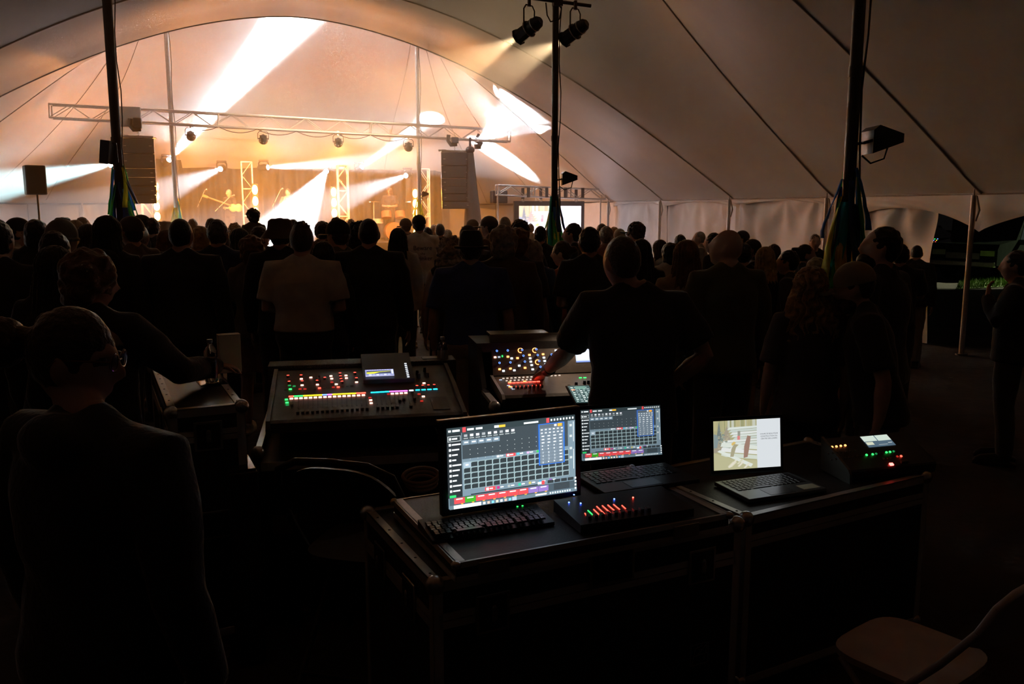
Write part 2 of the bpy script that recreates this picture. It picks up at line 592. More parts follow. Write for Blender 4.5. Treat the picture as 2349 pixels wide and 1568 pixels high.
def truss(name, label, p0, p1, size=0.3, bay=0.42, cat='truss', group=None, up=None):
    p0, p1 = Vector(p0), Vector(p1)
    L = (p1 - p0).length
    t = thing(name, label, cat, p0, 0, group)
    ax = (p1 - p0).normalized()
    q = Vector((1, 0, 0)).rotation_difference(ax)
    t.rotation_mode = 'QUATERNION'
    t.rotation_quaternion = q
    h = size / 2
    rc = 0.024 if size > 0.27 else 0.02
    if ('c', round(L, 2), rc) not in _brace:
        bm = nb(); cyl(bm, (0, 0, 0), (L, 0, 0), rc, rc, 10); _brace[('c', round(L, 2), rc)] = finish(bm, True)
    for y in (-h, h):
        for z in (-h, h):
            inst('chord', _brace[('c', round(L, 2), rc)], M_alu, t, (0, y, z))
    n = max(2, round(L / bay)); b = L / n
    dl = math.hypot(b, size)
    key = ('b', round(dl, 3))
    if key not in _brace:
        bm = nb(); cyl(bm, (0, 0, 0), (dl, 0, 0), 0.011, 0.011, 6); _brace[key] = finish(bm, True)
    an = math.atan2(size, b)
    for k in range(n):
        s = 1 if k % 2 == 0 else -1
        for y in (-h, h):
            inst('brace', _brace[key], M_alu, t, (k * b, y, -h * s), (0, -an * s, 0))
        inst('brace', _brace[key], M_alu, t, (k * b, -h * s, -h), (0, 0, an * s))
    key = ('e', round(size, 3))
    if key not in _brace:
        bm = nb()
        for a, c in (((-h, -h), (h, -h)), ((h, -h), (h, h)), ((h, h), (-h, h)), ((-h, h), (-h, -h))):
            cyl(bm, (0, a[0], a[1]), (0, c[0], c[1]), 0.02, 0.02, 8)
        _brace[key] = finish(bm, True)
    for xx in (0.012, L * 0.333, L * 0.667, L - 0.012):
        inst('end_frame', _brace[key], M_alu, t, (xx, 0, 0))
    return t

TT = 23.2
truss('lighting_truss', 'long aluminium lighting truss spanning in front of the stage', aty(115, 255, TT), aty(1168, 312, TT), 0.31, 0.46)

# ------------------------------------------------------------------ hanging speaker columns
def line_array(label, px, ytop, ybot, t_y, wpx, flip):
    a, b = aty(px, ytop, t_y), aty(px, ybot, t_y)
    H = a.z - b.z
    W = wpx / FOC * (a - ORG).dot(FW) * 1.02
    t = thing('speaker_column', label, 'speaker', (a.x, t_y, b.z), -0.10, 'speaker columns hanging from the truss')
    n = 6
    hs = [0.235, 0.225, 0.135, 0.135, 0.135, 0.135]
    tot = sum(hs) * 1.0
    z = H - 0.06
    y = 0.0; tilt = 0.0
    bm = nb(); bx(bm, -W * 0.5, W * 0.5, -0.16, 0.2, H - 0.05, H, 0.006); bx(bm, -W * 0.5 - 0.06, -W * 0.3, -0.05, 0.05, H - 0.03, H + 0.02)
    obj('flying_frame', bm, M_steel, t)
    for k in range(n):
        hh = hs[k] / tot * (H - 0.06)
        tilt = 0.015 * k
        zc = z - hh / 2
        c = nb()
        prism(c, [(-W / 2, -0.18), (W / 2, -0.18), (W * 0.36, 0.24), (-W * 0.36, 0.24)], 'z', -hh * 0.48, hh * 0.48)
        cab = obj('cabinet', c, M_black, t, False, (0, -0.012 * k * k * 0.4, zc), (tilt, 0, 0))
        g = nb(); bx(g, -W * 0.46, W * 0.46, -0.19, -0.182, -hh * 0.42, hh * 0.42, 0.004)
        obj('grille', g, M_grill, cab)
        for sx in (-1, 1):
            g = nb(); bx(g, sx * W * 0.40 - 0.03, sx * W * 0.40 + 0.03, -0.196, -0.188, -0.008, 0.008)
            obj('badge', g, M_alu, cab)
            g = nb(); bx(g, sx * W * 0.5 - 0.008, sx * W * 0.5 + 0.008, -0.17, -0.08, -hh * 0.5, hh * 0.5)
            obj('rigging_plate', g, M_steel, cab)
        z -= hh
    return a

aL = line_array('left hanging column of black line array speakers beside the dark pole', 318, 312, 466, 22.8, 66, 1)
aR = line_array('right hanging column of line array speakers lit pink by haze', 1043, 345, 478, 22.8, 62, -1)

def hoist(label, p, zt):
    t = thing('chain_hoist', label, 'hoist', (p.x, p.y, p.z), 0, 'chain hoists on the truss')
    h = zt - p.z
    bm = nb(); bx(bm, -0.09, 0.09, -0.1, 0.1, 0.18, h + 0.12, 0.02); obj('motor_body', bm, M_black, t)
    bm = nb(); tube(bm, [(-0.16, 0, 0.4), (-0.18, 0, 0.25), (-0.1, 0, 0.14), (0.06, 0, 0.16)], 0.05, 8); obj('chain_bag', bm, M_cloth_b, t, True)
    bm = nb()
    for k in range(5):
        a = 0 if k % 2 else PI / 2
        pts = [(math.cos(q) * 0.018 * math.cos(a), math.cos(q) * 0.018 * math.sin(a), 0.02 + k * 0.036 + math.sin(q) * 0.024) for q in [2 * PI * i / 8 for i in range(9)]]
        tube(bm, pts, 0.006, 5)
    obj('chain', bm, M_steel, t, True)

hoist('black chain hoist above the left speaker column', aL, aL.z + 0.3)
hoist('black chain hoist above the right speaker column', aR, aR.z + 0.22)
bm = nb()
q = aty(297, 268, TT - 0.2); bx(bm, -0.26, 0.26, -0.05, 0.05, -0.24, 0.24, 0.03)
tag(obj('cloth_cover', bm, pm('grey_cover', (0.3, 0.28, 0.26), 0.8), None, True, q), 'folded grey cloth cover tied to the truss above the left speakers', 'cover')

# parcans hanging from the truss, aimed at the stage
def parcan(px, py, label, tgt, watts):
    p = aty(px, py, TT + 0.05)
    t = thing('parcan', label, 'stage light', p, 0, 'parcans hanging under the truss')
    bm = nb()
    tube(bm, [(-0.13, 0, -0.0), (-0.13, 0, 0.15), (-0.09, 0, 0.2), (0.09, 0, 0.2), (0.13, 0, 0.15), (0.13, 0, -0.0)], 0.009, 6)
    obj('yoke', bm, M_black, t)
    bm = nb(); bx(bm, -0.02, 0.02, -0.02, 0.02, 0.19, 0.29); obj('clamp', bm, M_steel, t)
    d = (Vector(tgt) - p).normalized()
    bm = nb()
    cyl(bm, -d * 0.13, d * 0.05, 0.085, 0.115, 16); cyl(bm, -d * 0.2, -d * 0.13, 0.05, 0.085, 16)
    for k in range(8):
        a = 2 * PI * k / 8
        u, v = frame_of(d)
        e = u * math.cos(a) + v * math.sin(a)
        box(bm, -d * 0.06 + e * 0.105, (0.03, 0.03, 0.03))
    obj('housing', bm, M_black, t, True)
    bm = nb(); cyl(bm, d * 0.045, d * 0.052, 0.1, 0.1, 16); obj('lens', bm, em('par_lens', (1, 0.6, 0.2), 6), t)
    spot(t, p + d * 0.1, tgt, watts, 62, (1.0, 0.34, 0.06), 0.5, 0.08, 'parcan_light')

# amber
WARM = (1.0, 0.5, 0.10)
for px, py, tx, nm in ((438, 312, 470, 'first parcan from the left, above the keyboard player'), (604, 320, 600, 'second parcan from the left under the truss'), (776, 327, 780, 'third parcan from the left, below the truss middle'), (937, 337, 900, 'fourth parcan from the left, beside the far pale pole')):
    parcan(px, py, nm, aty(tx, 470, 28.4), POWER['par'])

def cable(name, pts, label, r=0.012, cat='cable', sag=0.0):
    bm = nb()
    P = []
    for a, b in zip(pts, pts[1:]):
        for k in range(8):
            f = k / 8
            P.append(Vector(a).lerp(Vector(b), f) - Vector((0, 0, sag * 4 * f * (1 - f))))
    P.append(Vector(pts[-1]))
    tube(bm, P, r, 6)
    return tag(obj(name, bm, M_cable, None, True), label, cat)

cable('power_cable', [aty(x, y, TT - 0.1) for x, y in ((430, 284), (500, 290), (590, 296), (680, 301), (770, 305), (850, 309), (930, 316))], 'thin power cable looping along the lower truss chords', 0.009, 'cable', 0.12)

# ------------------------------------------------------------------ stage: deck, drape, towers, moving lights
bm = nb(); bx(bm, -5.2, 7.4, 26.4, 31.2, 0.0, 0.9); deck = obj('stage_deck', bm, M_black); tag(deck, 'low black stage deck behind the crowd', 'stage')
bm = nb()
xa, xb = aty(350, 400, 30.2).x, aty(1014, 400, 30.2).x
n = 260; g = []
ztop = aty(450, 384, 30.2).z
for i in range(n + 1):
    x = xa + (xb - xa) * i / n
    y = 30.2 + 0.07 * math.sin(11 * x) + 0.04 * math.sin(23 * x + 1)
    tz = ztop + 0.05 * noise.noise((x * 1.3, 0, 0)) + (0.25 if x < xa + 0.9 else 0)
    g.append([bm.verts.new((x, y, 0.92)), bm.verts.new((x, y + 0.02, tz))])
for i in range(n):
    bm.faces.new((g[i][0], g[i + 1][0], g[i + 1][1], g[i][1]))
drape = obj('backdrop_drape', bm, M_cloth_b, None, True)
tag(drape, 'dark pleated drape hanging behind the band', 'drape')
truss('rear_truss', 'horizontal rear truss carrying the moving lights above the drape', (xa + 0.1, 30.5, ztop - 0.22), (xb - 0.1, 30.5, ztop - 0.24), 0.29, 0.5)

for px, yt, nm in ((565, 371, 'upright truss tower right of the guitarist'), (785, 379, 'upright truss tower in the middle of the stage'), (972, 387, 'upright truss tower behind the far pale pole'), (334, 400, 'upright truss tower behind the left speaker column')):
    p = aty(px, yt, 27.6)
    truss('truss_tower', nm, (p.x, 27.6, 0.9), (p.x, 27.6, p.z), 0.3, 0.42, 'truss', 'truss towers on the stage')

def batten(px, y0, y1, label, n=5):
    a, b = aty(px, y0, 27.3), aty(px, y1, 27.3)
    t = thing('light_batten', label, 'stage light', (a.x, 27.3, 0.9), 0, 'amber light battens on the stage')
    H = a.z - 0.9
    bm = nb(); bx(bm, -0.09, 0.09, 0.0, 0.1, 0.02, H, 0.01); bx(bm, -0.2, 0.2, -0.15, 0.2, 0.0, 0.03); obj('housing', bm, M_black, t)
    hc = (H - 0.1) / n
    for k in range(n):
        bm = nb()
        ellip(bm, (0, -0.01, 0.1 + hc * (k + 0.45)), (0.08, 0.035, hc * 0.42), 14, 8)
        obj('light_cell', bm, em('amber_cell', (1.0, 0.33, 0.045), POWER['strip'], True), t, True)

batten(356, 415, 500, 'amber light batten glowing behind the left speaker column', 6)
batten(584, 421, 480, 'amber light batten right of the guitarist', 5)
batten(765, 427, 495, 'amber light batten left of the middle truss tower', 5)
batten(952, 431, 490, 'amber light batten glowing behind the far pale pole', 5)

def moving_head(px, py, ty, target, watts, size, col, label, hang=True, blend=0.1):
    p = aty(px, py, ty)
    t = thing('moving_head', label, 'stage light', p, 0, 'moving head lights above the stage')
    d = (Vector(target) - p).normalized()
    bm = nb()
    zb = 0.24 if hang else -0.3
    bx(bm, -0.15, 0.15, -0.11, 0.11, min(zb, zb * 0.75), max(zb, zb * 0.75), 0.02); obj('base', bm, M_black, t)
    bm = nb()
    for s in (-1, 1):
        tube(bm, [(s * 0.15, 0, 0), (s * 0.15, 0, zb * 0.6), (s * 0.1, 0, zb * 0.8)], 0.022, 8)
    obj('yoke', bm, M_black, t)
    bm = nb(); tube(bm, [-d * 0.2, -d * 0.12, d * 0.02, d * 0.14], [0.06, 0.1, 0.11, 0.085], 16); obj('head', bm, M_black, t, True)
    bm = nb(); cyl(bm, d * 0.142, d * 0.15, 0.075, 0.075, 18); obj('lens', bm, em('beam_lens', (0.9, 0.95, 1), 60), t)
    spot(t, p + d * 0.17, target, watts, size, col, blend, 0.07, 'moving_head_light')

COOL = (0.80, 0.90, 1.0)
TH = 29.6
moving_head(383, 372, TH, aty(655, 60, 24.6), POWER['beam_wide'] * 1.0, 10.5, COOL, 'moving head left of the stage throwing the big beam to the roof', blend=0.3)
moving_head(509, 386, TH, aty(395, 432, 26.0), POWER['beam'] * 0.09, 11, COOL, 'moving head beaming down left over the guitarist', blend=0.3)
moving_head(605, 384, TH, roof_hit(1150, 358), POWER['beam'] * 0.32, 11, COOL, 'moving head beside the left tower beaming to the right', blend=0.4)
moving_head(750, 390, TH, aty(668, 520, 24.5), POWER['beam_wide'] * 0.26, 15, COOL, 'moving head beaming down on the front of the stage', blend=0.3)
moving_head(824, 387, TH, roof_hit(985, 272), POWER['beam'] * 0.4, 9, COOL, 'moving head right of the middle tower beaming up right', blend=0.2)
moving_head(935, 401, TH, aty(790, 455, 26.0), POWER['beam'] * 0.12, 11, COOL, 'moving head left of the far pale pole beaming down left', blend=0.4)
moving_head(262, 376, 27.0, aty(-20, 428, 24.0), POWER['beam'] * 0.32, 14, (0.55, 0.92, 1.0), 'moving head behind the thick dark pole throwing a cyan beam left', blend=0.4)
def mk_box(c0, s0, R0):
    b = nb(); box(b, c0, s0, R0); return finish(b)

# bright lamp under the right end of the long truss, shining up through its chords
pe = aty(1096, 333, TT + 0.4)
t = thing('truss_lamp', 'bright white lamp under the right end of the long truss', 'stage light', pe)
bm = nb(); cyl(bm, (0, 0, -0.1), (0, 0, 0.03), 0.09, 0.11, 16); obj('housing', bm, M_black, t, True)
bm = nb(); ellip(bm, (0, 0.02, 0.03), (0.1, 0.1, 0.03), 16, 8); obj('lens', bm, em('truss_lens', (0.9, 0.95, 1), 80), t, True)
src = pe + Vector((0, 0, 0.12))
v1 = (roof_hit(1138, 200) - src).normalized(); v2 = (Vector((7.31, 19.76, 3.44)) - src).normalized()
D_ = (v1 + v2).normalized(); u_ = (v2 - v1); u_ = (u_ - D_ * u_.dot(D_)).normalized(); n_ = D_.cross(u_)
if n_.z < 0:
    u_, n_ = -u_, -n_
for s in (-1, 1):                                   # plates added to trim the roof patch, leaving a narrow slit
    R_ = Matrix((u_, D_, n_)).transposed()
    obj('beam_mask', mk_box((0, 0, 0), (0.26, 0.003, 0.12), R_), M_black, t, False, src - pe + D_ * 0.15 + n_ * (s * 0.06 + (0.017 if s > 0 else 0.0005)))
for k, f in enumerate((-0.5, -0.32, 0.1, 0.3, 0.55)):  # thin rods added across the slit to throw shadow stripes on the roof
    bm = nb(); cyl(bm, src - pe + D_ * 0.16 + u_ * f * 0.09 - n_ * 0.01, src - pe + D_ * 0.16 + u_ * (f * 0.09 + 0.012) + n_ * 0.03, 0.0012 if k % 2 else 0.003, None, 6); obj('shadow_bar', bm, M_black, t)
spot(t, src, src + D_ * 5, POWER['truss_par'], 33, (0.86, 0.92, 1.0), 0.35, 0.003, 'truss_lamp_light')

# black-draped lifting tower beside the right speaker column
pl = aty(1087, 480, 22.6)
t = thing('lifting_tower', 'tall tapered tower under a dark drape beside the right speaker column', 'tower', (pl.x, 22.6, 0))
bm = nb()
zt = aty(1078, 342, 22.6).z
rings_loft(bm, [(0, 0, 0.02, 0.34, 0.3), (-0.01, 0, 0.9, 0.29, 0.25), (-0.05, 0, 2.2, 0.17, 0.15), (-0.09, 0, zt - 0.1, 0.085, 0.08)], 20, True, 3.0)
obj('drape', bm, M_cloth_b, t, True)
bm = nb(); ellip(bm, (-0.09, 0, zt - 0.02), (0.12, 0.12, 0.1)); cyl(bm, (-0.09, 0, zt - 0.02), (-0.09, 0, zt + 0.3), 0.03); obj('mast_head', bm, M_black, t, True)

# ------------------------------------------------------------------ slide picture used on the big screen and on the laptop
def screen_mesh(rects, name='screen_image'):
    """flat emissive picture: quads (x0,y0,x1,y1,(r,g,b)) or polygons ([(x,y)...],(r,g,b)) in 0..1, later ones in front"""
    bm = nb()
    cols = []
    idx = {}
    k = 0
    for r in rects:
        if len(r) == 5:
            x0, y0, x1, y1, c = r
            poly = [(x0, y0), (x1, y0), (x1, y1), (x0, y1)]
        else:
            poly, c = r
        if c not in idx:
            idx[c] = len(cols); cols.append(c)
        f = bm.faces.new([bm.verts.new((x, -0.00002 * k, y)) for x, y in poly])
        f.material_index = idx[c]
        k += 1
    me = bpy.data.meshes.new(name)
    bm.to_mesh(me); bm.free()
    return me, cols

def screen(parent, rects, w, h, gain, loc, rot=(0, 0, 0), name='screen', light=True):
    me, cols = screen_mesh(rects)
    area = {}
    for r in rects:
        if len(r) == 5:
            area[r[4]] = max(area.get(r[4], 0), (r[2] - r[0]) * (r[3] - r[1]))
    for c in cols:
        big = light and area.get(c, 0) > 0.06
        me.materials.append(em('glow_%d_%d_%d_%d_%d' % (int(c[0] * 99), int(c[1] * 99), int(c[2] * 99), int(gain * 100), big), c, gain, big))
    o = bpy.data.objects.new(name, me)
    COL.objects.link(o)
    o.parent = parent
    o.location = loc; o.rotation_euler = rot; o.scale = (w, 1, h)
    return o

def slide(warm):
    S = [(0, 0, 0.645, 1, (0.52, 0.5, 0.28)), (0.645, 0, 1, 1, (0.88, 0.93, 0.97))]
    rnd = random.Random(3)
    for k in range(26):
        x = rnd.uniform(0, 0.6); S.append((x, 0.8, min(0.645, x + rnd.uniform(0.01, 0.05)), 1, [(0.6, 0.55, 0.3), (0.42, 0.42, 0.22), (0.7, 0.72, 0.6)][k % 3]))
    S.append(([(0, 0.55), (0.12, 0.62), (0.2, 0.9), (0.26, 0.55), (0.2, 0.4), (0, 0.35)], (0.45, 0.4, 0.3)))
    S.append(([(0.04, 0.6), (0.08, 0.98), (0.13, 0.6)], (0.22, 0.26, 0.24)))
    for k in range(9):                                            # stacked logs
        y = 0.84 - k * 0.052
        x0 = 0.2 + 0.02 * k if k < 5 else 0.12
        S.append(([(x0, y - 0.03), (0.645, y - 0.01), (0.645, y + 0.03), (x0 + 0.04, y + 0.02)], [(0.85, 0.92, 0.86), (0.72, 0.8, 0.74), (0.92, 0.96, 0.92)][k % 3]))
        S.append(([(x0, y - 0.035), (0.645, y - 0.018), (0.645, y - 0.01), (x0, y - 0.03)], (0.4, 0.45, 0.36)))
    for k in range(40):
        x, y = 0.12 + rnd.gauss(0, 0.05), 0.62 + rnd.gauss(0, 0.08)
        if x > 0.01:
            S.append((x, y, x + 0.03, y + 0.022, [(0.25, 0.32, 0.28), (0.4, 0.46, 0.38), (0.55, 0.5, 0.35)][k % 3]))
    S.append(([(0.0, 0.45), (0.05, 0.46), (0.07, 0.6), (0.05, 0.72), (0.0, 0.74)], (0.3, 0.38, 0.38)))
    for k in range(3):
        y = 0.48 - k * 0.1
        S.append(([(0.1, y), (0.645, y - 0.1), (0.645, y - 0.02), (0.12, y + 0.08)], [(0.88, 0.94, 0.86), (0.95, 0.97, 0.95), (0.8, 0.87, 0.76)][k]))
    S.append(([(0.0, 0.0), (0.645, 0.0), (0.645, 0.16), (0.3, 0.2), (0.0, 0.36)], (0.62, 0.6, 0.36)))
    S.append(([(0.05, 0.38), (0.09, 0.41), (0.58, 0.09), (0.55, 0.03)], (0.9, 0.96, 0.88)))
    for k in range(7):
        x, y = rnd.uniform(0.05, 0.55), rnd.uniform(0.02, 0.14)
        S.append(([(x, y), (x + 0.03, y - 0.01), (x + 0.11, y + 0.09), (x + 0.08, y + 0.1)], [(0.95, 0.9, 0.75), (0.85, 0.82, 0.6)][k % 2]))
    S.append(([(0.44, 0.22), (0.5, 0.24), (0.53, 0.45), (0.55, 0.66), (0.5, 0.68), (0.45, 0.46)], (0.42, 0.26, 0.2)))
    S.append(([(0.24, 0.26), (0.29, 0.26), (0.33, 0.45), (0.37, 0.5), (0.3, 0.52), (0.26, 0.42)], (0.5, 0.46, 0.3)))
    S.append(([(0.27, 0.48), (0.33, 0.54), (0.3, 0.57), (0.26, 0.53)], (0.86, 0.62, 0.2)))
    S.append((0.35, 0.6, 0.39, 0.68, (0.88, 0.3, 0.28)))
    S.append((0.355, 0.68, 0.395, 0.78, (0.4, 0.4, 0.34)))
    if warm:
        S = [(*s[:-1], (min(1, s[-1][0] * 1.12), s[-1][1] * 0.9, min(1, s[-1][2] * 1.15))) for s in S]
    return S

M_ink = pm('slide_ink', (0.25, 0.27, 0.32), 0.8)

def lettering(parent, body, size, loc, rot, mat, name='lettering', extrude=0.0, align='CENTER', shear=0.0):
    cu = bpy.data.curves.new(name, 'FONT')
    cu.body = body; cu.size = size; cu.align_x = align; cu.extrude = extrude; cu.shear = shear; cu.space_line = 1.25
    tmp = bpy.data.objects.new('tmp', cu)
    COL.objects.link(tmp)
    dg = bpy.context.evaluated_depsgraph_get()
    me = bpy.data.meshes.new_from_object(tmp.evaluated_get(dg))
    bpy.data.objects.remove(tmp); bpy.data.curves.remove(cu)
    me.materials.clear()
    o = obj(name, me, mat, parent)
    o.location = loc; o.rotation_euler = rot
    return o

SLIDE_TEXT = 'COUPE DE BOIS POUR\nCONSTRUCTION DU\nCENTRE DES LOISIRS'
ys = 21.6
c0, c1 = aty(1179, 459, ys), aty(1340, 463, ys)
cw = c1.x - c0.x
bs = thing('big_screen', 'big framed projection screen glowing beside the stage', 'screen', (c0.x, ys, 0))
zt_ = (c0.z + c1.z) / 2
i0, i1 = aty(1190, 470, ys), aty(1333, 474, ys)
ix, iw = i0.x - c0.x, i1.x - i0.x
izt = (i0.z + i1.z) / 2
ih = iw * 0.6
bm = nb()
bx(bm, 0, ix, -0.02, 0.06, izt - ih - 0.1, zt_); bx(bm, ix + iw, cw, -0.02, 0.06, izt - ih - 0.1, zt_)
bx(bm, ix, ix + iw, -0.02, 0.06, izt, zt_); bx(bm, ix, ix + iw, -0.02, 0.06, izt - ih - 0.1, izt - ih)
obj('frame', bm, M_cloth_b, bs)
scr = screen(bs, slide(True), iw, ih, POWER['screen'], (ix, -0.005, izt - ih))
lettering(bs, SLIDE_TEXT, 0.04, (ix + iw * 0.83, -0.012, izt - ih * 0.62), (PI / 2, 0, 0), M_ink)
q0, q1 = aty(1139, 436, ys - 0.35), aty(1385, 446, ys - 0.35)
truss('screen_truss', 'short aluminium truss holding the big screen', q0, q1, 0.25, 0.36)
for q, nm in ((q0, 'left upright post of the screen truss'), (q1, 'right upright post of the screen truss')):
    t = thing('truss_post', nm, 'post', (q.x + (0.03 if q is q0 else -0.09), q.y, 0), 0, 'posts of the screen truss')
    bm = nb(); cyl(bm, (0, 0, 0.04), (0, 0, q.z - 0.1), 0.026, 0.022, 12); obj('pipe', bm, M_alu, t, True)
    bm = nb(); box(bm, (0, 0, 0.02), (0.4, 0.4, 0.04)); obj('base', bm, M_steel, t)
for k, px in enumerate((1199, 1240, 1282, 1321)):
    p = aty(px, 452, ys - 0.02)
    p.z = zt_ + 0.035
    t = thing('strap_hanger', ['first', 'second', 'third', 'fourth'][k] + ' dark strap hanger from the left on the screen truss', 'strap', p, 0, 'strap hangers of the big screen')
    bm = nb(); bx(bm, -0.04, 0.04, -0.02, 0.0, 0.01, 0.3); bx(bm, -0.04, 0.04, -0.5, 0.0, 0.29, 0.3); bx(bm, -0.04, 0.04, -0.5, -0.48, 0.05, 0.3); obj('strap', bm, M_cloth_b, t)
    bm = nb(); tube(bm, [(math.cos(a) * 0.035, -0.02, math.sin(a) * 0.035 - 0.02) for a in [2 * PI * i / 12 for i in range(13)]], 0.01, 6); obj('ring', bm, M_steel, t, True)
# hanging box speaker at the left end of the screen truss
p = aty(1147, 448, ys - 0.1)
t = thing('box_speaker', 'small black box speaker hanging at the left end of the screen truss', 'speaker', p)
bm = nb(); bx(bm, -0.22, 0.17, -0.12, 0.18, -0.2, 0.12, 0.02); obj('cabinet', bm, M_black, t)
bm = nb(); bx(bm, -0.19, 0.14, -0.135, -0.122, -0.17, 0.09); obj('grille', bm, M_grill, t)

# ------------------------------------------------------------------ spotlights, floods and speakers on the dark poles
pc = Vector((4.4, 12.45, 0))
zb = aty(1271, 8, 12.45).z
t = thing('light_crossbar', 'short dark crossbar clamped to the centre pole above the crowd', 'crossbar', (4.4, 12.36, zb), math.radians(2))
bm = nb(); cyl(bm, (-0.48, 0, 0.03), (0.52, 0, -0.015), 0.026, 0.026, 12); obj('pipe', bm, M_black, t, True)
bm = nb(); bx(bm, -0.07, 0.07, -0.03, 0.05, -0.05, 0.05); obj('clamp', bm, M_black, t)

def profile_spot(px, py, px2, py2, label, tgt, ybar):
    a, b = at(px, py, 13.0), at(px2, py2, 12.75)       # lamp end, lens end
    a = aty(px, py, 12.15); b = aty(px2, py2, 12.5)
    t = thing('profile_spotlight', label, 'stage light', (a + b) / 2, 0, 'profile spotlights on the crossbar')
    d = (b - a).normalized()
    L = (b - a).length
    m = (a + b) / 2
    bm = nb(); tube(bm, [d * (-L * 0.5), d * (-L * 0.42), d * (-L * 0.2), d * (-L * 0.02)], [0.05, 0.085, 0.1, 0.1], 18); obj('lamp_house', bm, M_black, t, True)
    bm = nb(); tube(bm, [d * (-L * 0.02), d * (L * 0.02)], [0.125, 0.125], 8); tube(bm, [d * (L * 0.02), d * (L * 0.47)], [0.1, 0.105], 8); tube(bm, [d * (L * 0.45), d * (L * 0.5)], [0.125, 0.125], 8); obj('lens_barrel', bm, M_black, t)
    for f in (-0.24, -0.0):
        bm = nb(); tube(bm, [d * (L * f), d * (L * f + 0.012)], [0.106 if f < -0.1 else 0.128] * 2, 18); obj('trim_ring', bm, M_steel, t, True)
    bm = nb(); cyl(bm, d * (L * 0.49), d * (L * 0.5), 0.09, 0.09, 16); obj('lens', bm, em('profile_lens', (1, 0.68, 0.3), 5), t)
    u = Vector((d.y, -d.x, 0)).normalized()
    topz = ybar - m.z
    bm = nb()
    tube(bm, [u * 0.12, u * 0.12 + Vector((0, 0, topz - 0.14)), u * 0.07 + Vector((0, 0, topz - 0.08)), u * -0.07 + Vector((0, 0, topz - 0.08)), u * -0.12 + Vector((0, 0, topz - 0.14)), u * -0.12], 0.011, 6)
    obj('yoke', bm, M_black, t)
    bm = nb(); bx(bm, -0.02, 0.02, -0.02, 0.02, topz - 0.1, topz + 0.03); obj('clamp', bm, M_black, t)
    spot(t, b + d * 0.03, tgt, POWER['ellipsoid'], 24, (1.0, 0.68, 0.36), 0.5, 0.04, 'profile_light')

profile_spot(1240, 46, 1188, 86, 'left profile spotlight on the crossbar, warm beam to lower left', aty(560, 420, 27.0), zb)
profile_spot(1346, 52, 1293, 92, 'right profile spotlight on the crossbar beside the pole', aty(660, 420, 27.0), zb)
cable('spotlight_cable', [aty(x, y, 12.34) for x, y in ((1252, 6), (1255, 35), (1263, 50), (1283, 44), (1288, 20), (1278, 4))], 'black cable looped round the crossbar pole', 0.01)

def flood(p, label, rz, s=1.0, up=0.25, group='flood lights on the tent poles'):
    t = thing('flood_light', label, 'flood light', p, rz, group)
    bm = nb()
    prism(bm, [(0.05 * s, -0.09 * s), (0.3 * s, 0.0), (0.3 * s, 0.07 * s), (0.1 * s, 0.14 * s), (0.05 * s, 0.1 * s)], 'y', -0.15 * s, 0.15 * s); obj('housing', bm, M_black, t)
    bm = nb(); tube(bm, [(0.0, -0.08 * s, 0.0), (0.1 * s, -0.17 * s, 0.03 * s), (0.1 * s, 0.17 * s, 0.03 * s), (0.0, 0.08 * s, 0.0)], 0.012, 6); obj('bracket', bm, M_black, t)
    bm = nb(); tube(bm, [(0.26 * s, 0.05, -0.01), (0.24 * s, 0.07, -0.12 * s), (0.12 * s, 0.05, -0.16 * s), (0.02, 0.0, -0.1 * s)], 0.007, 6); obj('lead', bm, M_cable, t)

flood(Vector((4.44, 12.4, aty(1300, 413, 12.4).z)), 'black flood light on the pole left of the big screen', -YAW * 0.6, 0.9)
flood(Vector((4.44, 5.64, atx(1990, 326, 4.4).z)), 'black flood light high on the nearest dark pole', -YAW, 0.9)
q = aty(975, 447, 23.55)
flood(Vector((P958.x + 0.03, 23.55, q.z)), 'small flood light low on the far pale pole', -0.2, 0.75)
# narrow speaker on the thick pole
q = aty(246, 349, 13.4)
t = thing('box_speaker', 'slim black box speaker on the thick dark pole, hung at a tilt', 'speaker', q, -YAW)
bm = nb(); box(bm, (0, 0, 0), (0.13, 0.2, 0.32), Matrix.Rotation(0.12, 3, 'Y'), 0.01); obj('cabinet', bm, M_black, t)
bm = nb(); tube(bm, [(0.05, 0, 0.13), (0.13, 0, 0.12), (0.14, 0.0, -0.13), (0.04, 0, -0.16)], 0.014, 6); obj('bracket', bm, M_black, t)
# loudspeaker on a stand at the far left
pz = aty(80, 413, 17.0)
t = thing('loudspeaker', 'grey loudspeaker on a thin stand in the cyan beam', 'speaker', (pz.x, 17.0, pz.z), 0.35)
bm = nb(); bx(bm, -0.16, 0.16, -0.15, 0.15, -0.25, 0.25, 0.02); obj('cabinet', bm, pm('grey_cabinet', (0.08, 0.08, 0.08), 0.6), t)
bm = nb(); bx(bm, -0.14, 0.14, -0.165, -0.152, -0.23, 0.23, 0.005); obj('grille', bm, M_grill, t)
t = thing('speaker_stand', 'thin tripod stand under the grey loudspeaker', 'stand', (pz.x + 0.02, 17.0, 0))
bm = nb(); cyl(bm, (0, 0, 0.25), (0, 0, pz.z - 0.25), 0.02, 0.017, 10); obj('pole', bm, M_black, t, True)
bm = nb(); cyl(bm, (0, 0, 1.1), (0, 0, 1.3), 0.035, 0.035, 10); obj('collar', bm, M_black, t, True)
for k in range(3):
    a = k * 2 * PI / 3
    bm = nb(); tube(bm, [(0, 0, 0.9), (math.cos(a) * 0.5, math.sin(a) * 0.5, 0.01)], 0.012, 8); obj('leg', bm, M_black, t)
